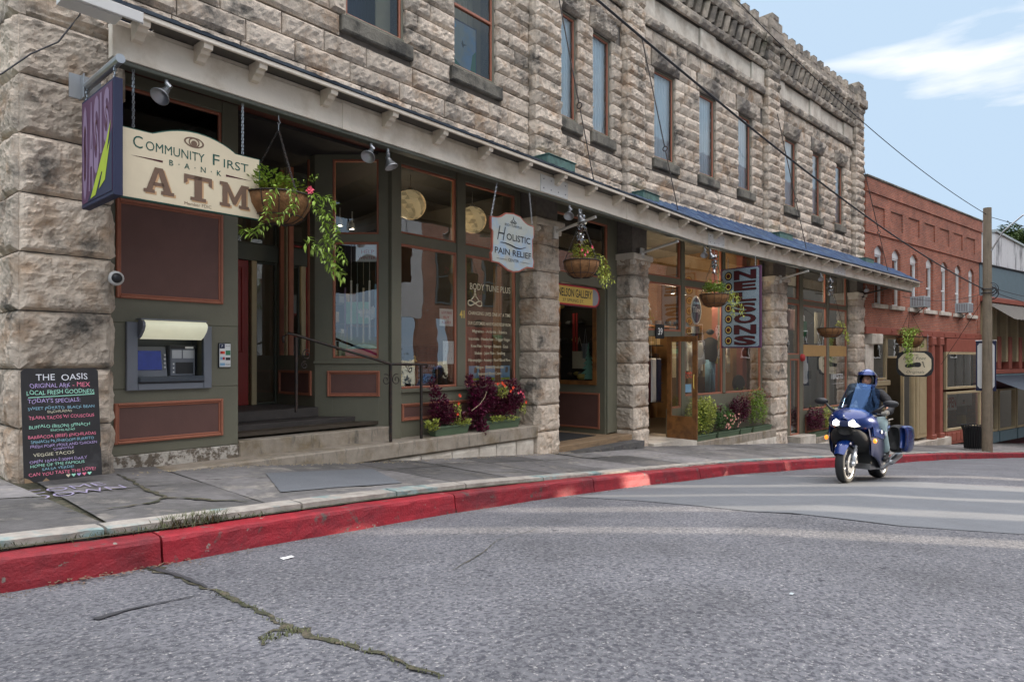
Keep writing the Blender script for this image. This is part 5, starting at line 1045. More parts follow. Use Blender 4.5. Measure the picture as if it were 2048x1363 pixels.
planter(FB, 2.45, 3.45, -.04, zb, 'planter with a big yellow-green bush under the clothing shop window, first from the door', [('leaves','leafyel',fol(((2.85,.1,-1.55),.66,.24,.55,1700,.075),((2.4,.05,-1.75),.25,.15,.3,250,.065),((3.2,.1,-1.45),.35,.2,.4,500,.07))),('dark_leaves','leafdk',fol(((2.9,.15,-1.65),.5,.2,.42,700,.07)))])
planter(FB, 3.55, 4.75, -.04, zb, 'low planter of salmon geraniums, second from the shop door', [('leaves','leafdk',fol(((4.1,.08,-1.75),.5,.2,.3,700,.065),((3.9,.08,-1.55),.4,.2,.3,260,.06))),('flowers','petal_sal',flw([(3.7+rnd(0,.9),-.13+rnd(-.02,.04),-1.95+rnd(0,.4)) for _ in range(34)],.038)),('coleus_leaves','coleus',fol(((3.75,.1,-1.42),.12,.1,.12,60,.07)))])
planter(FB, 4.82, 5.5, -.04, zb, 'planter with a dark burgundy coleus mound, third from the shop door', [('coleus_leaves','coleus',fol(((5.0,.08,-1.5),.5,.22,.38,1100,.08)))])
planter(FB, 5.6, 6.8, -.04, zb, 'planter with tall loose green and bronze plants against the stone pier', [('leaves','leafgreen',fol(((6.1,.1,-1.55),.55,.22,.45,800,.075),((6.1,.1,-1.2),.4,.2,.3,350,.07))),('bronze_leaves','brick_plain',fol(((6.4,.1,-1.2),.5,.2,.4,200,.06),((5.4,.1,-1.15),.35,.2,.2,160,.06)))])
planter(FB, 10.02, 11.2, -.04, -2.718, 'planter with a round burgundy coleus under the last shop window', [('coleus_leaves','coleus',fol(((10.5,.1,-2.1),.6,.22,.42,1100,.085)))])
planter(FB, 11.3, 12.6, -.04, -2.718, 'planter of pale green trailing plants beside the burgundy coleus, behind the motorcycle', [('leaves','leafyel',fol(((11.8,.1,-2.15),.6,.22,.42,800,.08)))])
def basket(fr, x, y, zr, r, hook, label, spec, h=None, foil=False):
    t = thing('hanging_basket', label, 'hanging basket', at(fr,x,y,zr), 'hanging flower baskets'); h = h or r*.85
    p = MB(); p.lathe([(.0,zr-h),(r*.45,zr-h*.97),(r*.72,zr-h*.78),(r*.92,zr-h*.4),(r,zr),(r*.95,zr-.01),(r*.7,zr-.05),(0,zr-.06)], (x,y,0), 24); p.build('liner', M['coir'], t, fr, True)
    p = MB(); p.torus((x,y,zr), r*1.01, .008, 'Z', 28, 5); p.torus((x,y,zr-h*.78), r*.74, .006, 'Z', 28, 5)
    for k in range(12):
        a = k*math.pi/6; p.tube([(x+math.cos(a)*r*1.02*q, y+math.sin(a)*r*1.02*q, zr-h*w_) for q,w_ in ((1,0),(.94,.4),(.74,.8),(.46,1.0),(.1,1.03))], .005, 4)
    p.build('wire_frame', M['iron'], t, fr)
    for k in range(3): a = k*2.094+.5; chain(t, fr, (x+math.cos(a)*r, y+math.sin(a)*r, zr), (x, y, hook-.16), .004, .03, 'iron')
    p = MB(); p.tube([(x,y,hook),(x,y,hook-.05),(x+.02,y,hook-.08),(x,y,hook-.11),(x-.015,y,hook-.085)], .006, 6); p.tube([(x,y,hook-.1),(x,y,hook-.17)], .005, 5); p.build('hook', M['steel'], t, fr)
    for nm, m_, fn in spec: mb = MB(); fn(mb); mb.build(nm, M[m_], t, fr)
    if foil:
        mb = MB(); 
        for i in range(60): a = rnd(0,6.28); z = rnd(.1,.62); q = Vector((x+rnd(-.05,.05), y+rnd(-.05,.05), hook-z)); mb.leaf(q, Vector((math.cos(a),math.sin(a),rnd(-1,.2))), Vector((0,0,1)), .1, .07)
        mb.build('foil_wrap', M['chrome'], t, fr)
    return t
random.seed(11)
bx, bz = 1.70, 1.80
def vs_(*L): return lambda mb: [vine(mb, *q) for q in L]
basket(Fa, bx, .06, bz, .36, 2.71, 'large coconut-lined basket with long trailing green vines beside the bank board', [
 ('leaves','leafgreen',fol(((bx-.12,.0,bz+.12),.24,.2,.16,260,.06),((bx+.05,.05,bz+.08),.3,.25,.1,200,.06))),
 ('vines','leafgreen',vs_(([(bx-.2,-.25,bz+.05),(bx-.33,-.32,bz-.15),(bx-.38,-.33,bz-.4),(bx-.48,-.3,bz-.52),(bx-.62,-.28,bz-.50)],20,.10),([(bx-.1,-.32,bz+.02),(bx-.08,-.38,bz-.12),(bx-.15,-.4,bz-.26),(bx-.3,-.36,bz-.36)],16,.09),([(bx+.25,-.2,bz+.02),(bx+.42,-.25,bz+.02),(bx+.58,-.22,bz-.04)],14,.09),([(bx+.2,-.28,bz),(bx+.32,-.35,bz-.3),(bx+.34,-.35,bz-.55),(bx+.5,-.33,bz-.8)],30,.10),([(bx+.3,-.3,bz-.1),(bx+.45,-.33,bz-.3),(bx+.48,-.35,bz-.45)],14,.10),([(bx+.1,-.32,bz-.5),(bx+.28,-.33,bz-.62),(bx+.45,-.33,bz-.8),(bx+.6,-.33,bz-.86)],22,.11),([(bx+.35,-.3,bz-.45),(bx+.55,-.3,bz-.55),(bx+.62,-.3,bz-.7)],12,.1),([(bx+.05,-.1,bz+.1),(bx+.25,-.15,bz+.22),(bx+.38,-.15,bz+.27)],10,.05))),
 ('flower','petal_pk',flw([(bx+.13,-.32,bz+.03),(bx+.15,-.32,bz+.05)],.045))], h=.30)
bx, bz = 7.72, 1.76
basket(Fa, bx, .05, bz, .33, 2.70, 'coconut-lined basket with yellow and red flowers over the gallery entry', [
 ('leaves','leafyel',fol(((bx-.05,.0,bz+.12),.25,.2,.16,300,.06))),('vines','leafyel',vs_(([(bx+.25,-.1,bz+.1),(bx+.5,-.12,bz-.0),(bx+.62,-.12,bz-.25)],26,.11,.07),([(bx+.3,-.1,bz-.0),(bx+.42,-.12,bz-.25),(bx+.5,-.12,bz-.4)],22,.10,.07),([(bx+.4,-.1,bz-.1),(bx+.8,-.12,bz-.3)],16,.10,.06))),
 ('flowers','petal_pk',flw([(bx-.28,-.2,bz+.06),(bx-.2,-.2,bz+.12),(bx-.05,-.2,bz+.22),(bx-.3,-.15,bz+.14)],.04))], h=.30, foil=True)
bx, bz = .40, 1.58
basket(Fb, bx, .05, bz, .36, 2.70, 'wide shallow coconut-lined basket of green plants in front of the clothing shop', [('leaves','leafgreen',fol(((bx-.05,.0,bz+.15),.34,.25,.18,480,.075))),('vines','leafyel',vs_(([(bx+.3,-.1,bz+.05),(bx+.7,-.12,bz+.05),(bx+.95,-.12,bz-.1)],22,.11,.06),([(bx+.35,-.1,bz+.0),(bx+.6,-.12,bz-.25),(bx+.65,-.12,bz-.5)],20,.11,.06),([(bx+.6,-.1,bz-.0),(bx+1.05,-.12,bz-.25),(bx+1.2,-.12,bz-.5)],18,.10,.06)))], h=.30, foil=True)
bx, bz = 7.75, .98
basket(Fb, bx, .05, bz, .40, 2.70, 'small dark basket with one green trailing vine in front of the last stone shop', [('vines','leafyel',vs_(([(bx+.2,-.1,bz+.15),(bx+.6,-.12,bz+.12),(bx+.9,-.12,bz-.15),(bx+1.1,-.12,bz-.45)],40,.12,.06)))], h=.30, foil=True)
bx, bz = 2.4, .86
bk5 = basket(FC, bx, -.75, bz, .50, 2.1, 'round basket with long feathery green trails by the brick shop', [('leaves','leafgreen',fol(((bx,-.75,bz+.2),.5,.4,.22,420,.10))),('vines','leafgreen',vs_(([(bx-.4,-1.0,bz+.1),(bx-.75,-1.0,bz-.2),(bx-.8,-1.0,bz-.7),(bx-.7,-1.0,bz-1.1)],70,.14,.12),([(bx-.3,-1.0,bz+.2),(bx-1.0,-1.0,bz+.2),(bx-1.1,-1.0,bz-.4)],50,.14,.10),([(bx+.2,-1.1,bz),(bx+.25,-1.1,bz-.4)],16,.12,.05)))])
# ------------------------------------------------------------------ red brick building down the street
BB = thing('brick_building', 'red brick two-storey building with seven tall white sash windows, beyond the stone building', 'building', FC)
W7 = [(.89,1.75),(2.60,3.47),(4.51,5.40),(6.35,7.24),(8.21,9.08),(10.09,10.97),(12.04,12.9)]
def bbox_(name, m, *bx, bev=.0, par=None, fr=FC):
    p = MB()
    for b in bx: (p.bev(*b, bev) if bev else p.box(*b))
    return p.build(name, M[m], par or BB, fr)
bx = [(0,13.9,.0,.35,1.0,2.2),(0,13.9,.0,.35,4.62,7.15)]; x = 0
for a, b in W7+[(13.9,13.9)]: bx.append((x,a,0,.35,2.2,4.62)); x = b
bbox_('wall','brick',*bx); bbox_('side_wall','brick',(0,.3,.352,12,-4.5,7.1),(13.6,13.9,.352,12,-5,7.1)); bbox_('rear_wall','brick',(.3,13.6,11.7,12,-5,7.1)); bbox_('roof','mortar',(.3,13.6,.352,11.7,6.3,6.5))
bx = [(0,13.9,-.05,-.002,6.12,6.60),(0,13.9,-.10,-.002,6.602,7.15),(0,13.9,-.05,-.002,5.0,5.35)]; pn = [(.5+1.85*i, 1.75+1.85*i) for i in range(7)]; x = 0
for a, b in pn+[(13.9,13.9)]: bx.append((x,min(a,13.9),-.05,-.002,5.352,6.118)); x = b
bbox_('corbelled_brickwork','brick',*bx); bbox_('coping','stone_dark',(-.05,13.95,-.14,.4,7.152,7.24),bev=.015)
bbox_('beam','brick_plain',(0,13.9,-.06,.3,.98,1.26),bev=.01)
for i in range(9): bbox_('star_bolt','brick_plain',(.9+1.5*i,1.02+1.5*i,-.09,-.06,1.07,1.19),bev=.02)
for i,(a,b) in enumerate(W7):
    bbox_('window_sill','smooth_stone',(a-.25,b+.25,-.10,.1,2.03,2.198),bev=.01)
    n = 10; arc = [(a+(b-a)*k/n, 4.36+.24*math.sin(math.pi*k/n)) for k in range(n+1)]
    mb = MB(); mb.prism([(b,4.22),(a,4.22)]+arc, .10, .16); w = mb.build('window', M['white2'], BB, FC)
    mb = MB(); mb.prism([(a,4.62)]+arc+[(b,4.62)], .0, .12); mb.build('arch_infill', M['brick'], w, FC)
    mb = MB(); ring(mb, a, b, 2.2, 4.22, .07, .12, .2); mb.bev(a+.07,b-.07,.13,.19,3.18,3.25,.005); mb.build('sash', M['white2'], w, FC)
    mb = MB(); mb.add([(a+.07,.17,2.27),(b-.07,.17,2.27),(b-.07,.17,4.15),(a+.07,.17,4.15)],[(0,1,2,3)]); mb.build('pane', M['glass'], w, FC)
    mb = MB(); mb.box(a,b,.33,.34,3.0 if i > 2 else 2.2,4.3); mb.build('blind', M['tan' if i>2 else 'curtain'], w, FC)
    mb = MB(); mb.box(a,b,.342,.345,2.2,4.3); mb.build('room_shade', M['dark'], w, FC)
for x, lab in ((5.0,'grey boxy air conditioner under the third window of the brick building'),(10.6,'grey boxy air conditioner under the sixth window of the brick building')):
    t = thing('air_conditioner', lab, 'air conditioner', at(FC,x,-.3,2.25)); p = MB(); p.bev(x-.36,x+.36,-.52,.12,2.24,2.70,.015); p.build('case', M['cloudgrey'], t, FC)
    p = MB(); p.box(x-.32,x-.02,-.527,-.521,2.28,2.66); p.box(x+.02,x+.32,-.527,-.521,2.28,2.66); p.build('grille', M['grey'], t, FC); p = MB(); [p.box(x-.366,x-.361,-.48+.1*i,-.42+.1*i,2.29,2.65) for i in range(5)]; p.build('side_grille', M['grey'], t, FC)
    p = MB(); p.tube([(x,-.4,2.24),(x,.0,1.9)],.02,6); p.build('bracket', M['iron'], t, FC)
# shop front
def fr_(x0,x1,z0,z1,y=.15,m='tan',w=.09,gl=True): 
    o = bbox_('shopfront_frame', m, (x0,x0+w,y,y+.12,z0,z1),(x1-w,x1,y,y+.12,z0,z1),(x0+w,x1-w,y,y+.12,z0,z0+w),(x0+w,x1-w,y,y+.12,z1-w,z1),bev=.012)
    if gl: mb = MB(); mb.add([(x0+w,y+.07,z0+w),(x1-w,y+.07,z0+w),(x1-w,y+.07,z1-w),(x0+w,y+.07,z1-w)],[(0,1,2,3)]); mb.build('pane', M['glass'], o, FC)
    return o
bbox_('pilaster','smooth_stone',(.0,.75,-.03,.3,-4.4,.55),bev=.01); bbox_('corbel_stone','smooth_stone',(.3,1.25,-.2,.3,.56,.975),bev=.04)
fr_(.9,2.5,-.9,.9); fr_(.9,2.5,-3.6,-1.15); bbox_('ledge','tan',(.8,2.6,.05,.3,-1.13,-.92),bev=.02); fr_(2.5,4.2,.0,.9)
fr_(4.2,5.5,-3.6,-.1); fr_(4.2,5.5,.0,.9); bbox_('pilaster','tan',(5.5,6.6,.05,.28,-3.6,.97),(5.7,6.4,.02,.05,-3.4,.8),bev=.02); fr_(6.62,6.98,-3.6,.9,gl=False)
for a in (6.75,7.75):
    mb = MB(); mb.bev(a,a+.36,-.12,.1,-4.1,.97,.02)
    for k in range(22): mb.bev(a+.36,a+.42,-.08,.02,-2.5+.16*k,-2.40+.16*k,.02)
    mb.bev(a-.06,a+.46,-.16,.1,.6,.97,.04); mb.bev(a-.06,a+.48,-.16,.1,-4.1,-3.5,.03); mb.build('column', M['brick_plain'], BB, FC)
bay = FR(28.7+8.75*math.cos(R(-9.2))-.0, 6.93+8.75*math.sin(R(-9.2))-.05, -13)
fr2 = lambda *a, **k: None
for (x0,x1,z0,z1) in ((0,4.1,-1.5,.3),(0,4.1,-3.5,-1.62)):
    p = MB(); ring(p,x0,x1,z0,z1,.12,0,.12,.012); o = p.build('bay_window', M['tan'], BB, bay); p = MB(); p.add([(x0+.1,.06,z0+.1),(x1-.1,.06,z0+.1),(x1-.1,.06,z1-.1),(x0+.1,.06,z1-.1)],[(0,1,2,3)]); p.build('pane', M['glass'], o, bay)
p = MB(); p.bev(0,4.1,0,.2,-4.15,-3.52,.01); [p.bev(.1+.5*i,.5+.5*i,-.03,0,-4.0,-3.6,.01) for i in range(8)]; p.build('stall_riser', M['brick_plain'], BB, bay); p = MB(); p.bev(.1,4.0,.02,.15,.31,.95,.01); p.build('fascia_panel', M['brick_plain'], BB, bay)
p = MB(); [p.box(.3+1.0*i,.38+1.0*i,.10,.16,-1.5,.25) for i in range(4)]; p.build('mullion', M['ink'], BB, bay)
p = MB(); p.sheet(lambda u,v:(2.2+1.7*u,.35+.04*math.sin(u*60),-2.4+.75*v),50,1); p.build('lace_curtain', M['white2'], BB, bay)
p = MB(); p.sheet(lambda u,v:(1.2+2.8*u,.45+.04*math.sin(u*50),-1.4+1.6*v),60,1); p.build('curtain', M['curtain'], BB, bay)
ops = thing('open_sign', 'white sign with large red letters inside the bay window of the brick shop', 'sign', bay); p = MB(); p.box(.5,1.85,.25,.28,-2.55,-1.75); p.build('board', M['white2'], ops, bay)
lettering(ops, bay, 'redp', [('OPEN',1.15,-2.4,.48,1.2)], .245, bold=.04)
# a striped wooden doll in the window
dl = thing('wooden_doll', 'painted wooden doll in a blue coat standing in the bay window', 'figurine', bay); p = MB(); p.lathe([(.0,-3.3),(.22,-3.3),(.2,-2.9),(.16,-2.85),(.17,-2.75)], (2.9,.45,0), 12); p.build('legs', M['gold'], dl, bay, True)
p = MB(); p.lathe([(.17,-2.9),(.24,-2.75),(.2,-2.45),(.10,-2.38)], (2.9,.45,0), 12); p.build('coat', M['navyp'], dl, bay, True); p = MB(); p.sphere((2.9,.45,-2.24),.15,12,8); p.build('head', M['skin'], dl, bay, True); p = MB(); p.sphere((2.9,.47,-2.15),.17,12,8,(1,1,.8)); p.build('hat', M['ink'], dl, bay, True)
for nm, m, bxx in (('back_wall','inwall',(.3,13.6,3.2,3.3,-4.5,.98)),('floor','infloor',(.3,13.6,.4,3.2,-4.5,-3.72)),('ceiling','inwall',(.3,13.6,.4,3.2,.97,.99)),('partition','inwall',(6.5,6.6,.4,3.2,-4,.97)),('step','smooth_stone',(2.4,8.8,-.25,.5,-4.6,-3.72))): bbox_(nm, m, bxx)
bbox_('brick_pier','brick',(13.0,13.9,-.04,.3,-4.8,.975))
# merchandise rack in the brick shop
rk = thing('merchandise_rack', 'dark rack crowded with small colourful goods inside the tan doorway', 'rack', at(FC,3.3,.8,-3.7))
p = MB(); [p.box(2.6,4.1,.8,1.1,-3.4+.45*i,-3.37+.45*i) for i in range(7)]; p.box(2.6,2.65,.8,1.1,-3.7,-.4); p.box(4.05,4.1,.8,1.1,-3.7,-.4); p.build('shelf', M['ink'], rk, FC)
random.seed(3)
for i in range(46):
    x = random.uniform(2.68,3.95); k = random.randrange(6); p = MB(); h = random.uniform(.12,.34); p.bev(x,x+random.uniform(.06,.16),.82,1.0,-3.365+.45*k,-3.365+.45*k+h,.01); p.build('goods', M[random.choice(['redp','paper','skyp','gold','ink','wine','pinkp','cream','greenp'])], rk, FC)
# ------------------------------------------------------------------ next building: blue-grey boarded wall
DB = thing('boarded_building', 'building with a tall blue-grey boarded parapet over rust arches and striped awnings beyond the pole', 'building', FD)
def db(name, m, *b, bev=.0): return bbox_(name, m, *b, bev=bev, par=DB, fr=FD)
db('parapet','tealwall',(0,26,0,.3,3.28,4.95)); db('coping','ink',(-.05,26,-.06,.35,4.952,5.03),bev=.01); db('cornice','brick_plain',(0,26,-.15,.3,3.0,3.278),bev=.02)
db('wall','wine',(0,26,.31,8,-5.5,3.0)); db('side_wall','brick',(-.3,-.002,0,8,-5.5,3.3))
for i in range(16):
    a = .5+1.6*i; db('arch_pier','tan',(a,a+.28,.0,.3,-.2,2.98),bev=.02); db('arch_pier','brick_plain',(a+.3,a+.75,-.05,.3,-.6,1.2),bev=.03)
    p = MB(); p.add([(a+.76,.28,.0),(a+1.58,.28,.0),(a+1.58,.28,2.9),(a+.76,.28,2.9)],[(0,1,2,3)]); p.build('pane', M['glass'], DB, FD)
db('string_course','brick_plain',(0,26,-.12,.3,-.85,-.62),bev=.02); db('string_course','tealwall',(0,26,-.10,.3,-1.05,-.86),bev=.02)
p = MB(); p.sheet(lambda u,v:(.4+25*u,-.1-1.3*v,2.95-.95*v+.02*math.sin(u*300)),260,2); p.build('upper_awning', M['inwall'], DB, FD); p = MB(); p.sheet(lambda u,v:(.4+25*u,-.1-1.6*v,-.95-.65*v),40,2); p.build('lower_awning', M['roofedge'], DB, FD)
for i in range(9):
    a = .3+2.7*i; p = MB(); ring(p,a,a+2.5,-4.0,-1.7,.1,.1,.25,.01); o = p.build('shop_window', M['tan'], DB, FD); p = MB(); p.add([(a+.1,.2,-3.9),(a+2.4,.2,-3.9),(a+2.4,.2,-1.8),(a+.1,.2,-1.8)],[(0,1,2,3)]); p.build('pane', M['glass'], o, FD); db('stall_riser','tealwall',(a,a+2.5,.05,.28,-4.6,-4.02),bev=.01)
wb2 = thing('white_block', 'white stained concrete building standing behind the boarded parapet', 'building', FR(62, 6, -6)); p = MB(); p.box(0,22,0,12,-6,9.6); p.build('wall', M['dirty_white'], wb2); p = MB(); p.bev(-.1,22.1,-.12,12.1,9.6,9.8,.03); p.build('coping', M['cloudgrey'], wb2)
# ------------------------------------------------------------------ pole, street lamp, banner, bin, cables
PX, PY, PZ = 31.9, 3.32, -3.78
up = thing('utility_pole', 'weathered wooden utility pole at the kerb in front of the red brick building', 'pole', FR(PX,PY,0,PZ))
p = MB(); p.tube([(0,0,-.3),(0,0,4),(.01,0,9.7)], [.185,.165,.14], 14); p.build('post', M['pole'], up)
p = MB(); p.tube([(-.05,-.13,8.0),(.0,-.5,8.7),(.0,-1.1,9.25),(.0,-1.9,9.45),(.0,-2.4,9.4)], .03, 8); p.build('lamp_arm', M['steel'], up); p = MB(); p.lathe([(0,.12),(.1,.1),(.16,0),(.2,-.1),(.0,-.12)], (0,-2.6,9.35), 14); p.build('lamp_head', M['steel'], up, None, True)
for z in (6.5,6.35): p = MB(); p.torus((0,0,z),.19,.02,'Z',16,5); p.build('cable_band', M['cable'], up)
p = MB(); random.seed(2)
for i in range(5): p.torus((random.uniform(-.1,.1),-.12,6.4+random.uniform(-.2,.15)), random.uniform(.15,.28), .012, 'X', 18, 4)
p.build('cable_coil', M['cable'], up)
bn = thing('pole_banner', 'white street banner with blue scalloped border fixed to the utility pole', 'banner', FR(32.15,3.72,-90,0)); FBn = wm(bn)
poly(bn, FBn, 'border', 'navyp', [[(0,-1.3),(.66,-1.3),(.66,.7),(0,.7)]], 0, .02); poly(bn, FBn, 'painted_face', 'white2', [[(.05,-1.1),(.12,-1.2),(.54,-1.2),(.61,-1.1),(.61,.5),(.54,.6),(.12,.6),(.05,.5)]], -.004); p = MB(); p.tube([(-.02,0,.7),(.68,0,.7)],.015,6); p.build('rod', M['steel'], bn)
tb = thing('litter_bin', 'black slatted litter bin behind the utility pole', 'bin', FR(33.3,3.95,0,side_z(33.3,3.95)))
p = MB(); [p.tube([(.30*math.cos(a),.30*math.sin(a),.05),(.34*math.cos(a),.34*math.sin(a),.8),(.42*math.cos(a),.42*math.sin(a),1.02)], .022, 5) for a in [i*.2618 for i in range(24)]]; p.torus((0,0,1.02),.42,.02,'Z',24,6); p.torus((0,0,.08),.31,.02,'Z',24,6); p.build('slats', M['matblack'], tb)
p = MB(); p.lathe([(0,.06),(.27,.06),(.30,.95)],(0,0,0),20); p.build('liner', M['black'], tb, None, True)
def cable(label, a, b, sag, r=.012, col='cable', group='overhead cables'):
    a, b = Vector(a), Vector(b); mb = MB(); n = 40
    mb.tube([a.lerp(b, i/n)-Vector((0,0,4*sag*(i/n)*(1-i/n))) for i in range(n+1)], r, 5); o = mb.build('overhead_cable', M[col]); return tag(o, label, 'cable', group)
cable('thick black cable sagging across the stone front down to the pole', (7.2,5.9,5.75), (PX-.1,PY+.1,2.72), .45, .022)
cable('thin wire from the stone battlement down to the top of the pole', (15.6,7.6,10.1), (PX,PY,5.65), .55, .013)
cable('thin wire leaving the pole top to the right', (PX,PY,5.6), (44,-4,4.6), .3, .012); cable('slack lower wire leaving the pole to the right', (PX,PY,2.7), (46,-3,2.5), .7, .014); cable('upper slack wire leaving the pole band to the right', (PX,PY,2.85), (46,-2,4.2), .9, .012)
cable('guy wire from the brick sill up to the pole', (36,5.5,-.3), (PX,PY,2.6), .05, .01); cable('thin wire from the awning tip to the pole', (30.5,6.0,2.5), (PX,PY,2.6), .25, .009); cable('wire from the boarded parapet to the pole', (44,4.2,3.8), (PX,PY,2.9), .35, .01)
# wires at the corner pier
def wire(label, P, r=.008):
    mb = MB(); mb.tube([FA @ Vector(q) for q in P], r, 5); tag(mb.build('wall_cable', M['cable']), label, 'cable', 'loose cables at the corner pier')
wire('slack cable sweeping down across the corner pier to the left', [(1.30,-.12,2.6),(1.46,-.12,2.71),(1.69,-.12,2.98),(1.92,-.12,3.18),(2.04,-.12,3.40),(2.11,-.12,3.53),(2.13,-.2,3.75)]); wire('short looped cable under the awning corner', [(1.9,-.12,3.75),(2.1,-.16,3.62),(2.3,-.2,3.66),(2.5,-.15,3.85)], .007)
wire('leftmost of the two black cables dropping behind the awning end', [(2.0,-.95,4.2),(2.05,-1.0,3.5),(2.06,-1.1,3.1)], .011); wire('rightmost of the two black cables dropping behind the awning end', [(2.12,-.9,4.2),(2.10,-1.0,3.5),(2.10,-1.1,3.1)], .011)
# ------------------------------------------------------------------ trees on the hill
random.seed(9)
def tree(x, y, z, h, rr, label):
    t = thing('hill_tree', label, 'tree', FR(x,y,0,z), 'trees on the far hill'); mb = MB(); mb.tube([(0,0,-1),(.1,.1,h*.4),(.0,.2,h*.75)], [.35,.25,.1], 7)
    for k in range(5): a = k*1.3; mb.tube([(.05,.1,h*(.35+.08*k)),(rr*.6*math.cos(a),rr*.6*math.sin(a),h*(.5+.09*k))], [.12,.04], 5)
    mb.build('trunk', M['bark'], t); mb = MB()
    for k in range(16):
        a = random.uniform(0,6.28); q = random.uniform(0,.8)*rr; zz = h*random.uniform(.42,.95); foliage(mb, (q*math.cos(a)*(1.2-zz/h),q*math.sin(a)*(1.2-zz/h),zz), rr*.46, rr*.46, rr*.4, 260, .55)
    mb.build('crown', M['leaftree'], t)
k = 0
for x, y, h, rr, lab in ((118,20,11,3.6,'broad tree right behind the end of the brick parapet'),(124,16,12.5,3.2,'tall tree left of the pole on the hill'),(122,12.5,11,3.5,'round tree just right of the pole top'),(130,11,14,3.6,'tall tree second from the pole on the far hill'),(126,8,12,3.8,'bushy tree in the middle of the hill skyline'),(133,6,14.5,3.4,'highest tree near the right edge of the hill'),(128,3.5,13,4,'broad pale tree at the right edge of the hill'),(136,0,14.5,4,'last tree at the right end of the hill skyline'),(120,9.5,9,3.6,'low front tree between two taller hill trees')):
    tree(x, y, tz(x,y)-.5, h, rr, lab)
# ------------------------------------------------------------------ motorcycle and rider
def loft(mb, secs, cap=True):
    n = len(secs[0]); b = [p for s in secs for p in s]
    fs = [(i*n+j,i*n+(j+1)%n,(i+1)*n+(j+1)%n,(i+1)*n+j) for i in range(len(secs)-1) for j in range(n)]
    if cap: fs += [tuple(range(n)), tuple(range(len(b)-1,len(b)-n-1,-1))]
    mb.add(b, fs)
def sec(x, z0, z1, w, e=2.6, n=20, yc=0, top=1.0, xs=0):
    out = []; zc = (z0+z1)/2; h = (z1-z0)/2
    for i in range(n):
        a = 2*math.pi*i/n; c, s = math.cos(a), math.sin(a); yy = w*math.copysign(abs(c)**(2/e), c); zz = h*math.copysign(abs(s)**(2/e), s)
        k = 1+(top-1)*max(0, s); out.append((x+xs*s, yc+yy*k, zc+zz))
    return out
def smooth_mesh(o, lv=1):
    m = o.modifiers.new('s', 'SUBSURF'); m.levels = lv; m.render_levels = lv
    dg = bpy.context.evaluated_depsgraph_get(); me = bpy.data.meshes.new_from_object(o.evaluated_get(dg)); o.modifiers.clear(); old = o.data; o.data = me; bpy.data.meshes.remove(old)
    me.polygons.foreach_set('use_smooth', [True]*len(me.polygons)); return o
S_ = 1.10; fx, fy = -.9985, .055
bx_, by_ = 11.75-fx*.77*S_, 3.13-fy*.77*S_
zf, zr_ = road_z(11.75,3.13), road_z(11.75-fx*1.545*S_, 3.13-fy*1.545*S_)
zb_ = zf+(zr_-zf)*.5; pitch = math.atan2(zf-zr_, 1.545*S_)
KB = Matrix.Translation((bx_,by_,zb_)) @ Matrix.Rotation(math.atan2(fy,fx),4,'Z') @ Matrix.Rotation(-pitch,4,'Y') @ Matrix.Scale(S_,4)
bk = thing('motorcycle', 'blue faired touring motorcycle with both headlamps lit, ridden up the street', 'motorcycle', KB)
def kp(name, m, fn, smooth=True, par=None, sub=0):
    mb = MB(); fn(mb); o = mb.build(name, M[m], par or bk, KB, smooth)
    if sub: smooth_mesh(o, sub)
    return o
def wheel(cx, R0, w, name):
    t = kp(name, 'rubber', lambda mb: mb.lathe([(R0-.075,-w*.42),(R0-.055,-w*.5),(R0-.02,-w*.46),(R0-.004,-w*.25),(R0,0),(R0-.004,w*.25),(R0-.02,w*.46),(R0-.055,w*.5),(R0-.075,w*.42)], (cx,0,R0), 48, 'Y'))
    kp('rim','alu',lambda mb: (mb.lathe([(R0-.07,-w*.42),(R0-.085,-w*.44),(R0-.10,-w*.25),(R0-.10,w*.25),(R0-.085,w*.44),(R0-.07,w*.42)], (cx,0,R0), 40, 'Y'), mb.lathe([(.0,-.07),(.045,-.07),(.045,.07),(0,.07)], (cx,0,R0), 16, 'Y'), [mb.tube([(cx+.03*math.cos(a),0,R0+.03*math.sin(a)),(cx+(R0-.095)*math.cos(a+.12),0,R0+(R0-.095)*math.sin(a+.12))], [.022,.016], 6) for a in [k*2*math.pi/5+.3 for k in range(5)]]), True, t)
    for y in (-.075,.075): kp('brake_disc','steel',lambda mb: mb.lathe([(.075,y-.003),(.145,y-.003),(.145,y+.003),(.075,y+.003),(.075,y-.003)], (cx,0,R0), 32, 'Y'), False, t)
    return t
wheel(.77,.305,.125,'front_wheel'); wheel(-.775,.32,.18,'rear_wheel')
for s in (-1,1):
    kp('fork_leg','silver',lambda mb: (mb.tube([(.775,s*.108,.29),(.70,s*.108,.52)],[.034,.030],10), mb.tube([(.70,s*.108,.52),(.56,s*.108,.90)],.022,10), mb.box(.75,.82,s*.108-.02,s*.108+.02,.27,.33)))
    kp('brake_caliper','alu',lambda mb: mb.bev(.62,.70,s*.09-.03,s*.09+.03,.30,.42,.01), False)
kp('front_fender','bluepaint',lambda mb: mb.sheet(lambda u,v:(.77+.338*math.cos(R(25+130*u))*(1-.05*abs(2*v-1)**3), (v-.5)*.19*(1-.25*abs(2*u-1)**2), .305+.338*math.sin(R(25+130*u))*(1-.10*abs(2*v-1)**3)), 18, 10))
kp('fender_sides','darkblue',lambda mb: [mb.sheet(lambda u,v:(.77+(.33-.10*v*math.sin(math.pi*u))*math.cos(R(60+70*u)), s*(.094+.012*v), .305+(.33-.10*v*math.sin(math.pi*u))*math.sin(R(60+70*u))), 10, 4) for s in (-1,1)])
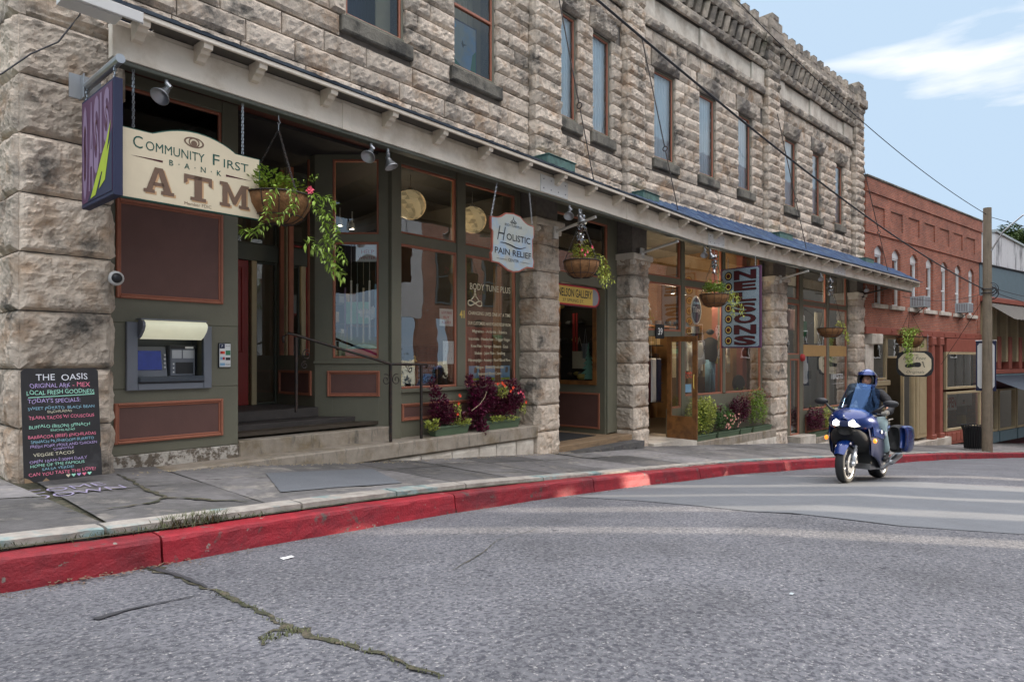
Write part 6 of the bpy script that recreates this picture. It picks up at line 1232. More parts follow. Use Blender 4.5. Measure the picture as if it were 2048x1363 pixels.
kp('front_fairing','bluepaint',lambda mb: loft(mb, [sec(.90,.90,.97,.05,2),sec(.86,.84,1.02,.16,2.2),sec(.76,.78,1.09,.27,2.4,top=.85),sec(.62,.74,1.14,.325,2.5,top=.8),sec(.45,.70,1.15,.35,2.5,top=.72),sec(.28,.68,1.08,.33,2.4,top=.7),sec(.15,.68,1.0,.27,2.2,top=.7)]), sub=1)
kp('nose_cowl','matblack',lambda mb: loft(mb, [sec(.85,.72,.86,.10,2.2),sec(.78,.62,.86,.22,2.4),sec(.62,.50,.80,.29,2.5),sec(.45,.45,.78,.29,2.5)]), sub=1)
for s in (-1,1):
    kp('side_fairing','darkblue',lambda mb: loft(mb, [[(x,s*y,z) for x,y,z in q] for q in (
        [(.66,.27,.83),(.62,.30,.60),(.56,.29,.44),(.54,.26,.44),(.58,.26,.60),(.62,.24,.83)],
        [(.45,.34,.86),(.42,.345,.60),(.38,.33,.36),(.36,.29,.36),(.40,.30,.60),(.43,.28,.86)],
        [(.15,.34,.84),(.14,.35,.60),(.14,.30,.24),(.12,.26,.24),(.12,.31,.60),(.13,.28,.84)],
        [(-.12,.30,.80),(-.10,.31,.55),(-.10,.24,.18),(-.12,.20,.18),(-.12,.27,.55),(-.12,.26,.80)],
        [(-.32,.24,.70),(-.34,.25,.50),(-.36,.16,.20),(-.36,.12,.20),(-.36,.2,.5),(-.34,.2,.70)])]), sub=1)
    kp('side_panel','bluepaint',lambda mb: loft(mb, [[(x,s*y,z) for x,y,z in q] for q in ([(.60,.315,.86),(.58,.325,.72),(.57,.30,.72),(.59,.29,.86)],[(.35,.36,.84),(.33,.365,.66),(.32,.33,.66),(.34,.33,.84)],[(.05,.35,.80),(.04,.355,.66),(.03,.32,.66),(.04,.32,.80)],[(-.12,.31,.74),(-.12,.315,.66),(-.13,.28,.66),(-.13,.28,.74)])]), sub=1)
    hl = kp('headlamp','headlamp',lambda mb: mb.sheet(lambda u,v:(.885-.15*u**1.6-.05*(v-.5)**2+.014, s*(.062+.185*u), .895+.035*u+(.012+.052*math.sin(math.pi*min(1,.08+.84*u))**.6)*(2*v-1)), 16, 10), True)
    kp('lamp_core','headbulb',lambda mb: mb.sphere((.88,s*.125,.90),.034,10,8,(.4,1,1)), True, hl)
    kp('lamp_rim','black',lambda mb: mb.tube([(.875-.15*u**1.6, s*(.062+.185*u), .895+.035*u+q*(.014+.056*math.sin(math.pi*min(1,.08+.84*u))**.6)) for q,us in ((1,range(0,11)),(-1,range(10,-1,-1))) for u in [k/10 for k in us]],.007,5), True, hl)
    kp('turn_signal','orange',lambda mb: mb.sphere((.60,s*.345,.655),.042,12,8,(1,.6,.85)))
    kp('mirror_stalk','black',lambda mb: mb.tube([(.50,s*.27,1.06),(.48,s*.36,1.13),(.44,s*.44,1.20)],[.028,.018,.015],8))
    mi = kp('mirror','black',lambda mb: mb.sphere((.43,s*.50,1.215),.062,16,10,(.75,1.75,.85)))
    pn_ = kp('pannier','matblack',lambda mb: loft(mb, [sec(-.48,.50,.86,.075,3.5,yc=s*.31),sec(-.52,.44,.90,.10,4,yc=s*.31),sec(-.9,.44,.90,.10,4,yc=s*.31),sec(-1.02,.52,.86,.07,3.5,yc=s*.31)]), sub=1)
    kp('pannier_lid','bluepaint',lambda mb: loft(mb, [[(x,y,z) for x,y,z in sec(-.50,.53,.86,.05,3,yc=s*.42)],sec(-.55,.45,.90,.085,3,yc=s*.43),sec(-.88,.45,.90,.085,3,yc=s*.43),sec(-1.0,.54,.86,.05,3,yc=s*.42)]), True, pn_, 1)
    kp('exhaust','steel',lambda mb: (mb.tube([(.1,s*.16,.22),(-.4,s*.2,.20),(-.55,s*.22,.27)],.028,8), mb.tube([(-.55,s*.22,.27),(-.62,s*.23,.30),(-1.0,s*.25,.40),(-1.04,s*.25,.41)],[.035,.062,.062,.045],14)))
    kp('foot_peg','alu',lambda mb: mb.tube([(-.12,s*.2,.40),(-.12,s*.34,.40)],.014,6), False)
    kp('handlebar','black',lambda mb: mb.tube([(.36,s*.10,1.02),(.33,s*.22,1.06),(.24,s*.37,1.03)],.016,8))
kp('nose_strip','darkblue',lambda mb: mb.sheet(lambda u,v:(.915-.15*v**2.2, (u-.5)*.10, .85+.23*v), 4, 8))
kp('badge','chrome',lambda mb: mb.sphere((.905,0,1.0),.014,8,6))
kp('windscreen','screen',lambda mb: mb.sheet(lambda u,v:(.70-.40*v-.32*(2*u-1)**2*(1-.25*v), (2*u-1)*(.285-.04*v+.02*math.sin(math.pi*v)), 1.06+.46*v-.05*(2*u-1)**2-.06*max(0,abs(2*u-1)-.75)*4*v), 20, 12), True)
kp('screen_base','black',lambda mb: mb.tube([(.70-.33*(2*k/16-1)**2, (2*k/16-1)*.285, 1.06-.04*(2*k/16-1)**2) for k in range(17)],.016,6))
kp('fuel_tank','bluepaint',lambda mb: loft(mb, [sec(.22,.82,1.02,.12),sec(.08,.80,1.07,.20),sec(-.12,.80,1.06,.20),sec(-.26,.80,.96,.15),sec(-.32,.80,.90,.10)]), sub=1)
kp('seat','matblack',lambda mb: loft(mb, [sec(-.24,.78,.86,.10,3),sec(-.40,.77,.86,.17,3),sec(-.60,.78,.88,.17,3),(sec(-.70,.84,.95,.15,3)),sec(-.98,.86,.96,.12,3)]), sub=1)
kp('tail','bluepaint',lambda mb: loft(mb, [sec(-.35,.68,.80,.15),sec(-.7,.72,.86,.17),sec(-1.0,.78,.90,.13),sec(-1.15,.82,.89,.07)]), sub=1)
kp('engine','alu',lambda mb: (mb.bev(-.30,.30,-.20,.20,.20,.62,.05), [mb.lathe([(0,s*.30),(.085,s*.30),(.10,s*.27),(.10,s*.18)], (-.18,0,.40), 20, 'Y') for s in (-1,1)]), False)
kp('radiator','matblack',lambda mb: mb.bev(.36,.42,-.24,.24,.30,.66,.01), False)
kp('swing_arm','matblack',lambda mb: [mb.tube([(-.25,s*.12,.42),(-.775,s*.13,.32)],[.05,.035],8) for s in (-1,1)], False)
kp('frame_fill','matblack',lambda mb: mb.bev(-.5,.45,-.14,.14,.45,.82,.03), False)
kp('luggage_rack','black',lambda mb: [mb.tube([(-.75,s*.12,.95),(-1.1,s*.12,.98),(-1.15,0,.98)],.012,6) for s in (-1,1)])
kp('number_sticker','white2',lambda mb: [mb.lathe([(0,.3685),(.028,.3685),(.028,.36)], (.36,0,.79), 14, 'Y'), mb.lathe([(0,.362),(.035,.362),(.035,.35)], (.12,0,.76), 14, 'Y')], False)
# ---- the rider
pr_ = thing('person', 'rider in blue helmet, black jacket and pale jeans sitting on the motorcycle', 'person', KB)
def skin(name, m, pts, edges, rad, lv=2, par=None):
    me = bpy.data.meshes.new(name); me.from_pydata(pts, edges, []); o = bpy.data.objects.new(name, me); COL.objects.link(o)
    md = o.modifiers.new('k', 'SKIN'); md.use_smooth_shade = True
    for i, r in enumerate(rad): v = me.skin_vertices[0].data[i]; v.radius = (r, r) if not isinstance(r, tuple) else r; v.use_root = (i == 0)
    sb = o.modifiers.new('s', 'SUBSURF'); sb.levels = lv; sb.render_levels = lv
    dg = bpy.context.evaluated_depsgraph_get(); nm = bpy.data.meshes.new_from_object(o.evaluated_get(dg)); bpy.data.objects.remove(o)
    nm.materials.clear(); nm.materials.append(M[m]); nm.polygons.foreach_set('use_smooth', [True]*len(nm.polygons)); nm.name = name
    ob = bpy.data.objects.new(name, nm); place(ob, par or pr_, KB); return ob
HD = (-.14,0,1.565)
bodyP = [(-.34,0,.90),(-.33,0,1.02),(-.28,0,1.18),(-.25,0,1.32),(-.21,0,1.42),(-.165,0,1.48),HD,(-.13,0,1.60)]; bodyE = [(i,i+1) for i in range(7)]; bodyR = [.13,.125,.13,.13,.07,.055,.082,.07]
for s in (-1,1):
    b = len(bodyP); bodyP += [(-.25,s*.19,1.36),(-.17,s*.31,1.17),(.10,s*.36,1.08),(.20,s*.365,1.06)]; bodyR += [.055,.042,.032,.026]; bodyE += [(3,b),(b,b+1),(b+1,b+2),(b+2,b+3)]
    b = len(bodyP); bodyP += [(-.32,s*.12,.90),(-.05,s*.24,.90),(.10,s*.27,.86),(.0,s*.28,.66),(-.14,s*.28,.47)]; bodyR += [.09,.075,.06,.05,.038]; bodyE += [(0,b)]+[(b+k,b+k+1) for k in range(4)]
skin('body','skin',bodyP,bodyE,bodyR)
JP = [(-.33,0,.93),(-.32,0,1.05),(-.27,0,1.2),(-.245,0,1.33),(-.205,0,1.425)]; JE = [(0,1),(1,2),(2,3),(3,4)]; JR = [(.18,.15),(.165,.14),(.185,.15),(.175,.13),(.075,.075)]
for s in (-1,1):
    b = len(JP); JP += [(-.245,s*.17,1.375),(-.22,s*.26,1.29),(-.17,s*.33,1.16),(-.04,s*.355,1.10),(.12,s*.365,1.08)]; JR += [.085,.078,.068,.062,.048]; JE += [(3,b)]+[(b+k,b+k+1) for k in range(4)]
skin('jacket','leather',JP,JE,JR)
TP = [(-.34,0,.90)]; TE = []; TR = [.155]
for s in (-1,1):
    b = len(TP); TP += [(-.30,s*.12,.90),(-.06,s*.25,.92),(.11,s*.29,.875),(.06,s*.30,.72),(-.06,s*.30,.56),(-.13,s*.295,.47)]; TR += [.115,.098,.082,.072,.066,.068]; TE += [(0,b)]+[(b+k,b+k+1) for k in range(5)]
skin('jeans','denim',TP,TE,TR)
for s in (-1,1):
    skin('boot','boot',[(-.155,s*.29,.55),(-.155,s*.29,.44),(-.13,s*.29,.385),(-.05,s*.30,.365),(.03,s*.31,.36)],[(0,1),(1,2),(2,3),(3,4)],[.052,.05,.05,.045,.032])
    hp = [(.10,s*.365,1.08),(.15,s*.366,1.075),(.20,s*.365,1.07)]; skin('glove','glove',hp,[(0,1),(1,2)],[.05,.045,.045])
    for k in range(4):
        y0 = s*(.335+.021*k); l = [.95,1.05,1.0,.85][k]
        skin('finger','glove',[(.21,y0,1.075),(.25,y0,1.085),(.27,y0,1.062),(.262,y0,1.035-.008*l)],[(0,1),(1,2),(2,3)],[.013,.012,.0115,.010],1)
    skin('thumb','glove',[(.19,s*.33,1.055),(.215,s*.315,1.03),(.245,s*.322,1.022)],[(0,1),(1,2)],[.014,.013,.011],1)
# face details
def pp(name, m, fn, par=None, smooth=True): mb = MB(); fn(mb); return mb.build(name, M[m], par or pr_, KB, smooth)
fx0 = HD[0]+.082
pp('face','skin',lambda mb: mb.sphere((HD[0]+.012,0,HD[2]-.005),.083,20,14,(1,.86,1.28)))
pp('nose','skin',lambda mb: mb.sphere((fx0+.016,0,HD[2]-.012),.017,10,8,(1.1,.75,1.4)))
for s in (-1,1): pp('eye','ink',lambda mb: mb.sphere((fx0+.004,s*.030,HD[2]+.018),.0095,10,8,(.5,1.25,.55))); pp('eyebrow','brown',lambda mb: mb.tube([(fx0+.006,s*.016,HD[2]+.036),(fx0,s*.046,HD[2]+.036)],.004,5))
pp('mouth','wine',lambda mb: mb.tube([(fx0+.002,-.022,HD[2]-.055),(fx0+.007,0,HD[2]-.056),(fx0+.002,.022,HD[2]-.055)],.004,5))
def helm(mb):
    n, m = 36, 24; vs = []; ok = {}
    for j in range(m+1):
        th = math.pi*j/m
        for i in range(n):
            a = 2*math.pi*i/n; x, y, z = math.sin(th)*math.cos(a), math.sin(th)*math.sin(a), math.cos(th)
            k = 1+.16*max(0,x)*max(0,-z)*2; vs.append((HD[0]-.005+.168*x*k, .146*y, HD[2]+.022+.178*z*(1 if z>0 else 1.02))); ok[(i,j)] = not (x > .42 and -.38 < z < .42)
    mb.add(vs, [(j*n+i, (j+1)*n+i, (j+1)*n+(i+1)%n, j*n+(i+1)%n) for j in range(m-2) for i in range(n) if ok[(i,j)] and ok[((i+1)%n,j)] and ok[(i,j+1)] and ok[((i+1)%n,j+1)]])
h_ = pp('helmet','helmet',helm)
pp('helmet_lining','matblack',lambda mb: (mb.torus((HD[0]+.085,0,HD[2]+.02),.105,.018,'X',24,6),), h_)
pp('visor','bluepaint',lambda mb: mb.sheet(lambda u,v:(HD[0]+.172*math.cos(R(-62+124*u))*(1-.18*v), .150*math.sin(R(-62+124*u))*(1-.1*v), HD[2]+.098+.05*v), 16, 3), h_)
pp('chin_vent','chrome',lambda mb: mb.tube([(HD[0]+.165,-.05,HD[2]-.075),(HD[0]+.178,0,HD[2]-.08),(HD[0]+.165,.05,HD[2]-.075)],.006,5), h_)
# ------------------------------------------------------------------ things inside the shops
def lantern(x, y, z, label):
    t = thing('paper_lantern', label, 'lantern', at(FA,x,y,z), 'globe lanterns in the first shop'); mb = MB(); n, m = 14, 9; r = .26; vs = []
    for j in range(m+1):
        th = math.pi*(.08+.84*j/m)
        for i in range(n):
            a = 2*math.pi*(i+.5*(j%2))/n; q = r*math.sin(th)*(1+(.04 if (i+j)%2 else -.03)); vs.append((x+q*math.cos(a), y+q*math.sin(a), z+r*math.cos(th)))
    for j in range(m):
        for i in range(n):
            a, b, c, d = j*n+i, j*n+(i+1)%n, (j+1)*n+(i+1)%n, (j+1)*n+i
            mb.f += [[a,b,c],[a,c,d]] if (i+j)%2 else [[a,b,d],[b,c,d]]; tt = random.random(); mb.t += [tt,tt*.8]; mb.m += [0,0]  # random face tones paint the shading of the facets
    mb.v = [tuple(v) for v in vs]; mb.build('shade', M['lantern'], t, FA); p = MB()
    for k in range(5): 
        p.tone = .15+.18*k; a0 = k*1.2566; p.sheet(lambda u,v: (x+(r+.012)*math.sin(.5+2.1*u)*math.cos(a0+1.1*u+(v-.5)*.55), y+(r+.012)*math.sin(.5+2.1*u)*math.sin(a0+1.1*u+(v-.5)*.55), z+(r+.004)*math.cos(.5+2.1*u)), 10, 3)  # petal tones stepped to paint shading between the folds
    p.build('folded_petals', M['lantern'], t, FA, True)
    p = MB(); p.tube([(x,y,z+.25),(x,y,3.2)],.006,5); p.lathe([(0,.30),(.05,.29),(.06,.25)],(x,y,z),12); p.build('cord', M['steel'], t, FA)
lantern(7.45,.95,2.68,'cream folded globe lantern on the left, hanging behind the upper shop window'); lantern(9.0,.95,2.66,'cream folded globe lantern on the right, partly behind the window post')
def tracks(fr, pts, label, grp):
    for i,(x,y,z) in enumerate(pts):
        t = thing('track_lamp', label % ('first','second','third','fourth','fifth')[i], 'ceiling lamp', at(fr,x,y,z), grp); p = MB(); p.tube([(x,y,z+.3),(x,y,z+.06)],.012,6); p.lathe([(.0,.08),(.045,.07),(.06,-.03),(.055,-.05)],(x,y,z),12); p.build('housing', M['steel'], t, fr); p = MB(); p.lathe([(0,-.035),(.045,-.035)],(x,y,z),12); p.build('bulb', M['bulb'], t, fr)
tracks(FA, [(6.3,2.6,2.35),(6.7,2.7,2.45),(7.0,2.8,2.55),(7.35,2.9,2.6),(7.7,3.0,2.6)], '%s small lamp from the left in the row inside the diagonal bay', 'track lamps in the first shop')
tracks(FB, [(2.9,1.0,1.85),(3.5,1.0,1.85),(5.2,1.2,1.9)], '%s ceiling spot from the left inside the clothing shop', 'ceiling spots in the clothing shop')
def inlamp(fr, x, y, z, e, r=.25, col=(1,.80,.55)):
    l = bpy.data.lights.new('shop_lamp','POINT'); l.energy = e; l.color = col; l.shadow_soft_size = r; o = bpy.data.objects.new('shop_lamp', l); COL.objects.link(o); o.matrix_basis = at(fr,x,y,z)
inlamp(FB, 3.6, 1.5, 1.7, 34); inlamp(FB, 5.6, 1.4, 1.7, 32); inlamp(FA, 7.8, 1.6, 2.3, 9); inlamp(FB, 11.5, 1.4, 2.2, 24, .3, (1,.9,.78)); inlamp(FA, 12.7, 1.6, 1.5, 3); inlamp(FC, 3.5, 1.6, .3, 12)
def simple(name, label, cat, m, fr, fn, group=None, smooth=False):
    mb = MB(); fn(mb); return tag(mb.build(name, M[m], None, fr, smooth), label, cat, group)
# first shop: table with bottles, bells, orchid, books
t = thing('display_table','pink cloth covered display table inside the diagonal bay window','table', at(FA,6.9,.9,-.9)); p = MB(); p.box(6.45,7.0,.75,1.3,-.35,-.30); p.build('table_top', M['pinkp'], t, FA); p = MB(); p.box(6.5,6.95,.8,1.25,-.9,-.35); p.build('base', M['pinkp'], t, FA)
random.seed(4)
for i in range(12):
    x, y = random.uniform(6.0,6.55), random.uniform(9.05,9.6); h = random.uniform(.15,.5)
for i, lab in enumerate(('leftmost','second','third','fourth','fifth','sixth')):
    xx = .42+.1*i; m_ = ('lilac','white2','cloudgrey','cream','white2','skyp')[i]
    simple('wind_chime', lab+' long hanging chime tube from the left in the diagonal bay window', 'chime', m_, FG, lambda mb: (mb.tube([(xx,.25,.25+.05*(i%3)),(xx,.25,1.15+.06*((i*2)%3))], .016, 8), mb.tube([(xx,.25,1.2),(xx,.25,1.84)],.002,4)), 'hanging chime tubes')
orc = thing('orchid', 'white orchid on a pot inside the diagonal bay window', 'plant', at(FG,.78,.35,.02)); p = MB(); p.lathe([(0,.0),(.05,0),(.07,.12),(0,.12)],(.78,.35,.02),12); p.build('pot', M['navyp'], orc, FG); p = MB(); p.tube([(.78,.35,.1),(.80,.33,.5),(.84,.3,.72),(.78,.28,.80)],.006,5); p.build('stem', M['leafdk'], orc, FG); p = MB(); flowers(p, [(.80+random.uniform(-.14,.1),.28,.72+random.uniform(-.05,.10)) for _ in range(14)], .06); p.build('blossoms', M['white2'], orc, FG)
simple('display_box','deep pink display box at the foot of the diagonal bay window','box','pinkp',FG,lambda mb: mb.bev(.45,1.0,.12,.4,.04,.15,.01)); simple('display_cloth','blue patterned cloth heaped on the pink box in the diagonal bay','cloth','skyp',FG,lambda mb: mb.sheet(lambda u,v:(.48+.5*u,.12+.25*v,.16+.07*math.sin(u*3.1)*math.sin(v*3)+.012*nz(u*9,v*9,1)),12,8))
fb_ = thing('framed_board','small wooden framed blackboard leaning inside the diagonal bay window','chalkboard', at(FG,.55,.45,.1)); p = MB(); ring(p,.38,.92,.03,.55,.03,.48,.51,.004); p.build('frame', M['wood_or'], fb_, FG); p = MB(); p.box(.41,.89,.49,.5,.06,.52); p.build('slate', M['slate'], fb_, FG)
simple('greeting_poster','pale green and pink poster inside the diagonal bay window','poster','ck_mint',FG,lambda mb: mb.box(.34,.75,.60,.61,.58,.95))
for i,(x,z,c) in enumerate(((7.0,-.25,'gold'),(7.12,-.12,'white2'),(7.3,.05,'gold'))): simple('figurine', ('small gold','small white','little golden')[i]+' figurine '+('low on the left','beside the price sheet','on the black cloth')[i]+' in the large shop window', 'figurine', c, FA, lambda mb: (mb.lathe([(0,0),(.05,0),(.035,.05),(.05,.1),(.02,.14),(.03,.17),(0,.2)],(x,Y+.25,z-.2),12)))
simple('display_drape','black cloth drape behind the large shop window display','cloth','matblack',FA,lambda mb: mb.sheet(lambda u,v:(6.8+1.25*u,Y+.5+.03*math.sin(u*30),-.5+.72*v),40,2))
simple('display_drape','rust red curtain low behind the lettered shop window','curtain','brick_plain',FA,lambda mb: mb.sheet(lambda u,v:(8.75+.75*u,Y+.45+.03*math.sin(u*34),-.5+1.1*v),50,2)); simple('display_drape','ochre curtain hanging full height at the right of the lettered shop window','curtain','ochre',FA,lambda mb: mb.sheet(lambda u,v:(9.4+.25*u,Y+.35+.02*math.sin(u*20),-.5+2.3*v),12,2))
sh = thing('shelving','tall shelves of small goods inside the doorway side window','shelf', at(FA,5.9,2.2,-.9)); p = MB(); [p.box(6.0,7.2,2.1,2.4,-.8+.35*i,-.77+.35*i) for i in range(6)]; p.build('boards', M['wood_dk'], sh, FA)
for i in range(18): x = random.uniform(6.05,7.0); p = MB(); k = i%6; p.bev(x,x+random.uniform(.08,.2),2.1,2.3,-.765+.35*k,-.765+.35*k+random.uniform(.1,.24),.01); p.build('goods', M[random.choice(['cream','paper','tan','grey','brown'])], sh, FA)
# gallery side window: bags, ties, tree cut-out
simple('tree_cutout','green cut-out fir tree standing in the gallery side window','ornament','ck_mint',W0,lambda mb: [mb.add([(13.08,9.18+dy,-.5+.12*i),(13.08,9.18-dy,-.5+.12*i),(13.08,9.18,-.5+.12*i+.17)],[(0,1,2)]) for i,dy in enumerate((.26,.24,.20,.16,.12,.08,.05))])
for i,(y0,z0,w,h,m_,lab) in enumerate(((9.5,-.25,.34,.42,'cream','cream cloth handbag hanging in the gallery side window'),(9.32,.0,.14,.36,'grey','dark grey pouch hanging in the gallery side window'),(9.12,.02,.12,.34,'ink','black slim bag hanging in the gallery side window'))):
    simple('handbag', lab, 'bag', m_, W0, lambda mb: (mb.bev(13.08,13.2,y0-w/2,y0+w/2,z0,z0+h,.03), mb.tube([(13.14,y0-w*.3,z0+h),(13.14,y0,z0+h+.35),(13.14,y0+w*.3,z0+h)],.01,5)))
simple('scarf','pair of red scarves hanging in the gallery side window','scarf','redp',W0,lambda mb: (mb.box(13.1,13.13,9.62,9.68,.1,1.1), mb.box(13.1,13.13,9.54,9.58,.15,1.1)))
simple('pumpkin','yellow squash on the sill of the gallery side window','vegetable','gold',W0,lambda mb: mb.sphere((13.12,9.42,-.45),.11,16,8,(1,1.2,.75)),None,True)
random.seed(12)
ps = thing('shoe_rack','dim shelves of shoes and hats inside the gallery','shelf', at(FA,13.1,1.2,-.6)); p = MB(); [p.box(13.3,13.38,.9,2.3,-.45+.42*i,-.43+.42*i) for i in range(5)]; p.build('boards', M['wood_dk'], ps, FA)
for i in range(24): y = random.uniform(.95,2.1); k = i%5; p = MB(); p.sphere((13.28,y,-.38+.42*k), random.uniform(.05,.09), 10, 6, (1,1.4,.7)); p.build('shoe', M[random.choice(['ink','brown','wine','tan','grey','gold'])], ps, FA, True)
# clothing shop
hs1 = thing('shop_mannequin','dark mannequin in a black hat and white blouse inside the clothing shop window','mannequin', at(FB,3.75,.8,-1.0)); q = 3.75
p = MB(); p.tube([(q,.8,-1.0),(q,.8,.1)],.02,6); p.lathe([(.0,-.02),(.16,0)],(q,.8,-1.0),14); p.build('stand', M['iron'], hs1, FB); p = MB(); p.lathe([(.10,-.15),(.20,.0),(.22,.2),(.19,.42),(.21,.55),(.07,.64)],(q,.8,-.15),14); p.build('blouse', M['white2'], hs1, FB, True)
p = MB(); p.tube([(q-.17,.8,.35),(q-.27,.75,.1),(q-.22,.65,-.15)],[.08,.075,.05],8); p.tube([(q+.17,.8,.35),(q+.27,.75,.1),(q+.22,.65,-.15)],[.08,.075,.05],8); p.build('sleeves', M['white2'], hs1, FB, True)
p = MB(); p.sphere((q,.8,.62),.10,12,8,(1,1,1.3)); p.lathe([(.05,.45),(.07,.55)],(q,.8,0),10); p.build('head', M['ink'], hs1, FB, True); p = MB(); p.lathe([(.26,.70),(.25,.715),(.13,.72),(.12,.9),(.0,.92)],(q,.8,0),18); p.build('hat', M['ink'], hs1, FB, True)
hs2 = thing('shop_mannequin','mannequin in a black jacket and blue jeans inside the clothing shop window','mannequin', at(FB,4.75,.9,-1.0)); q = 4.75
p = MB(); [p.tube([(q+s*.10,.9,-.05),(q+s*.12,.9,-.5),(q+s*.13,.9,-1.0)],[.11,.09,.08],10) for s in (-1,1)]; p.build('jeans', M['skyp'], hs2, FB, True); p = MB(); p.lathe([(.19,-.1),(.22,.1),(.20,.35),(.23,.52),(.07,.62)],(q,.9,0),14); p.build('jacket', M['ink'], hs2, FB, True); p = MB(); p.sphere((q,.9,.78),.11,12,8,(1.3,1,.8)); p.build('cap', M['ink'], hs2, FB, True); p = MB(); p.bev(q+.02,q+.28,.7,.76,-.15,.10,.01); p.build('shop_bag', M['gold'], hs2, FB)
simple('backpack','black round backpack on the floor of the right clothing shop window','bag','ink',FB,lambda mb: mb.sphere((6.2,.75,-.78),.27,16,10,(1,.6,1)),None,True)
simple('display_crate','ochre display crate with autumn leaves at the left of the clothing shop window','crate','ochre',FB,lambda mb: mb.bev(2.85,3.25,.5,.75,-1.0,-.55,.01)); simple('autumn_leaves','red and orange autumn leaves on the ochre crate','foliage','petal_or',FB,lambda mb: foliage(mb,(3.05,.6,-.48),.25,.12,.1,90,.08))
simple('shop_column','rust red column inside the clothing shop','column','brick_plain',FB,lambda mb: mb.box(5.55,5.85,1.1,1.3,-2,3.5)); simple('shop_column','rust red column at the right end of the clothing shop','column','brick_plain',FB,lambda mb: mb.box(6.55,6.83,.8,1.0,-2,3.5))
wr = thing('hat_shelf','shelf of black hats under a lettered ochre band in the clothing shop','shelf', at(FB,3.5,2.4,1.0)); p = MB(); p.box(2,6.6,2.2,2.6,.95,1.0); p.build('board', M['wood_or'], wr, FB)
for i in range(8): p = MB(); p.lathe([(.22,1.005),(.2,1.03),(.12,1.03),(.10,1.16),(0,1.17)],(2.2+.52*i,2.4,0),14); p.build('hat', M['ink'], wr, FB, True)
lettering(wr, FB, 'ink', [('P A R',3.0,1.45,.22,1.2)], 2.19); 
rr = thing('clothes_rail','rail of hanging clothes at the back of the clothing shop','rail', at(FB,5.2,2.0,-.5)); p = MB(); p.tube([(4.6,2.0,.55),(6.4,2.0,.55)],.015,6); p.build('rail', M['steel'], rr, FB)
for i in range(12): p = MB(); p.bev(4.7+.14*i,4.78+.14*i,1.8,2.2,-.6+.1*(i%3),.5,.02); p.build('garment', M[['cream','grey','white2','tan','cloudgrey','brown'][i%6]], rr, FB)
simple('straw_hat','pale round hat on a stand in the right clothing shop window','hat','cream',FB,lambda mb: mb.sphere((5.35,.75,-.1),.22,14,8,(.9,.6,1)),None,True)
for i,(x,z) in enumerate(((6.15,-.2),(6.5,-.1))): simple('price_board', ('left','right')[i]+' tall white sheet standing inside the right clothing shop window','sheet','cream',FB,lambda mb: mb.box(x,x+.2,1.3,1.32,z-.35,z+.45))
simple('window_sticker','small blue and white sticker low on the clothing shop window frame','sticker','skyp',FB,lambda mb: mb.box(2.52,2.82,YB+.015,YB+.02,-.92,-.70))
simple('door_poster','white paper poster with dark lettering on the last shop door','poster','white2',FB,lambda mb: mb.box(8.2,8.75,YB-.012,YB-.004,-1.9,-.9))
random.seed(6)
for j, z in enumerate((-1.5,-.85,-.2,.45)):
    st = thing('wall_shelf', ('lowest','second','third','top')[j]+' shelf of folded clothes on the back wall of the clothing shop', 'shelf', at(FB,4,3.9,z), 'back wall shelves in the clothing shop'); p = MB(); p.box(.9,6.6,3.75,4.15,z-.03,z); p.build('board', M['wood_dk'], st, FB)
    for i in range(15): x = 1.0+.37*i+random.uniform(0,.1); p = MB(); p.bev(x,x+random.uniform(.18,.3),3.8,4.1,z,z+random.uniform(.12,.42),.02); p.build('garment', M[random.choice(['cream','grey','white2','wine','navyp','brown','skyp','ink','tan'])], st, FB)
for i, (x, m_, w_) in enumerate(((1.9,'wine','dark red'),(2.15,'white2','white'),(2.4,'navyp','navy'))): simple('hanging_garment', w_+' garment hanging just inside the open wooden shop door', 'clothing', m_, FB, lambda mb: (mb.bev(x-.02,x+.2,1.15,1.4,-1.2,.0,.04), mb.tube([(x+.1,1.27,0),(x+.1,1.27,.9)],.006,4)))
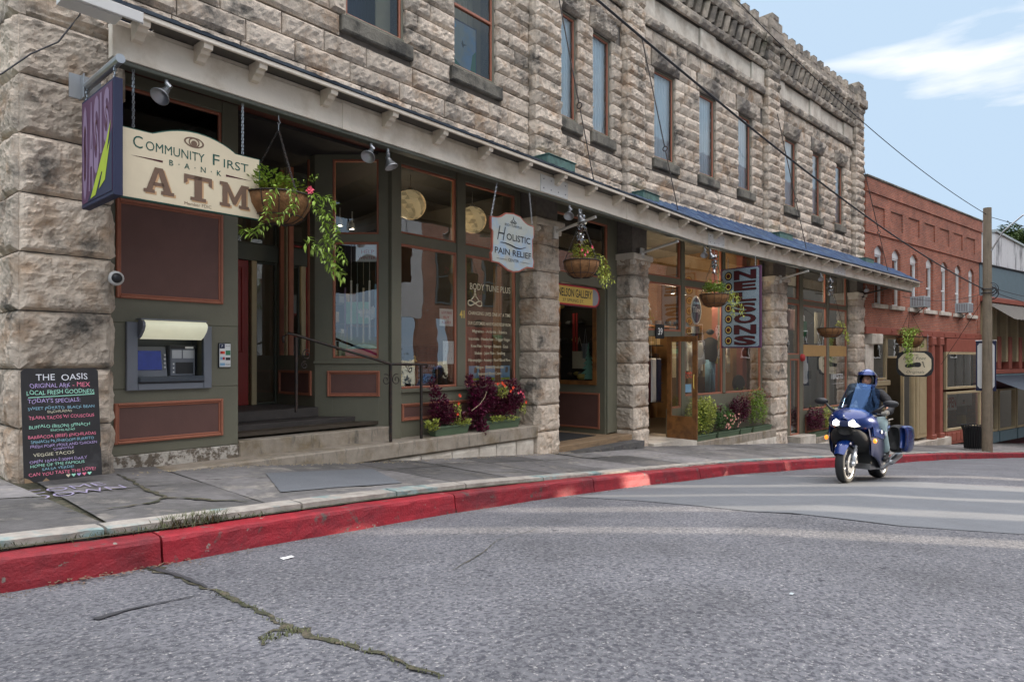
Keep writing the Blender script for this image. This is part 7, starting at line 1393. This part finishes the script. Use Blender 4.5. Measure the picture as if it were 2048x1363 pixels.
# last shop
simple('blouse','pink patterned blouse hanging in the upper window of the last shop','clothing','petal_sal',FB,lambda mb: mb.bev(10.2,10.9,.9,1.0,1.0,1.75,.05)); simple('pennant','dark green shield-shaped board hanging in the last shop window','sign','greenp',FB,lambda mb: mb.prism([(10.75,1.35),(11.45,1.35),(11.45,.95),(11.1,.6),(10.75,.95)],.8,.83)); simple('garment','white fringed top hanging in the last shop window','clothing','white2',FB,lambda mb: mb.bev(11.2,11.8,1.0,1.1,.5,1.6,.05)); simple('garment','cream knitted hanging by the right pane of the last shop','clothing','cream',FB,lambda mb: mb.bev(12.6,13.4,.9,1.0,.55,1.75,.06))
simple('window_curtain','grey-green draped curtain in the lower window of the last shop','curtain','cloudgrey',FB,lambda mb: mb.sheet(lambda u,v:(10.05+4.0*u,.8+.05*math.sin(u*44+v),-1.8+1.85*v),120,3)); simple('hanging_plaque','small dark plaque on strings in the last shop window','sign','tealwall',FB,lambda mb: (mb.box(10.9,11.35,.6,.63,-.75,-.45), mb.tube([(10.95,.61,-.45),(11.1,.61,.0)],.005,4), mb.tube([(11.3,.61,-.45),(11.15,.61,.0)],.005,4)))
simple('fire_alarm','small red round alarm bell on the post of the last shop','alarm','redp',FB,lambda mb: mb.lathe([(0,-.1),(.11,-.09),(.13,-.03),(.13,.0)],(9.86,YB-.02,.02),16,'Y'),None,True)
# litter on the road and leaves by the kerb
def scrap(label, x, y, w, m, name='paper_scrap'):
    mb = MB(); mb.sheet(lambda u,v:(x+(u-.5)*w, y+(v-.5)*w*.6, road_z(x,y)+.008+.02*w*4*abs(nz(u*3,v*3,x))), 6, 4); return tag(mb.build(name, M[m]), label, 'litter')
scrap('small white paper scrap on the road near the kerb', 2.5, 4.42, .09, 'white2'); scrap('small pale blue paper scrap on the road in the right foreground', 3.98, 1.35, .035, 'cloudgrey')
random.seed(31); mb = MB()
for _ in range(60): x = random.uniform(1.15,2.0); y = cy(x)-random.uniform(.0,.13); mb.tone = random.random(); a = random.uniform(0,6.28); mb.leaf(Vector((x,y,road_z(x,y)+.008+random.uniform(0,.02))), Vector((math.cos(a),math.sin(a),.15)), Vector((0,0,1)), .035, .02)
tag(mb.build('leaf_litter', M['brown']), kind='stuff')
mb = MB(); 
for _ in range(1400):
    x = random.uniform(.2,16); y = cy(x)-abs(random.gauss(0,.10))-.01; s = random.uniform(.003,.009); z = road_z(x,y)+.004; mb.tone = random.random(); mb.add([(x-s,y,z),(x,y-s,z),(x+s,y,z),(x,y+s,z),(x,y,z+s)],[(0,1,4),(1,2,4),(2,3,4),(3,0,4)])
tag(mb.build('gutter_grit', M['mortar']), kind='stuff')
mb = MB()
for _ in range(500):
    x = random.uniform(2.6,13); y = wally(x)-.1-abs(random.gauss(0,.08)); s = random.uniform(.004,.014); z = side_z(x,y)+.003; mb.add([(x-s,y,z),(x,y-s,z),(x+s,y,z),(x,y+s,z),(x,y,z+s*.5)],[(0,1,4),(1,2,4),(2,3,4),(3,0,4)])
tag(mb.build('pavement_grit', M['tan']), kind='stuff')
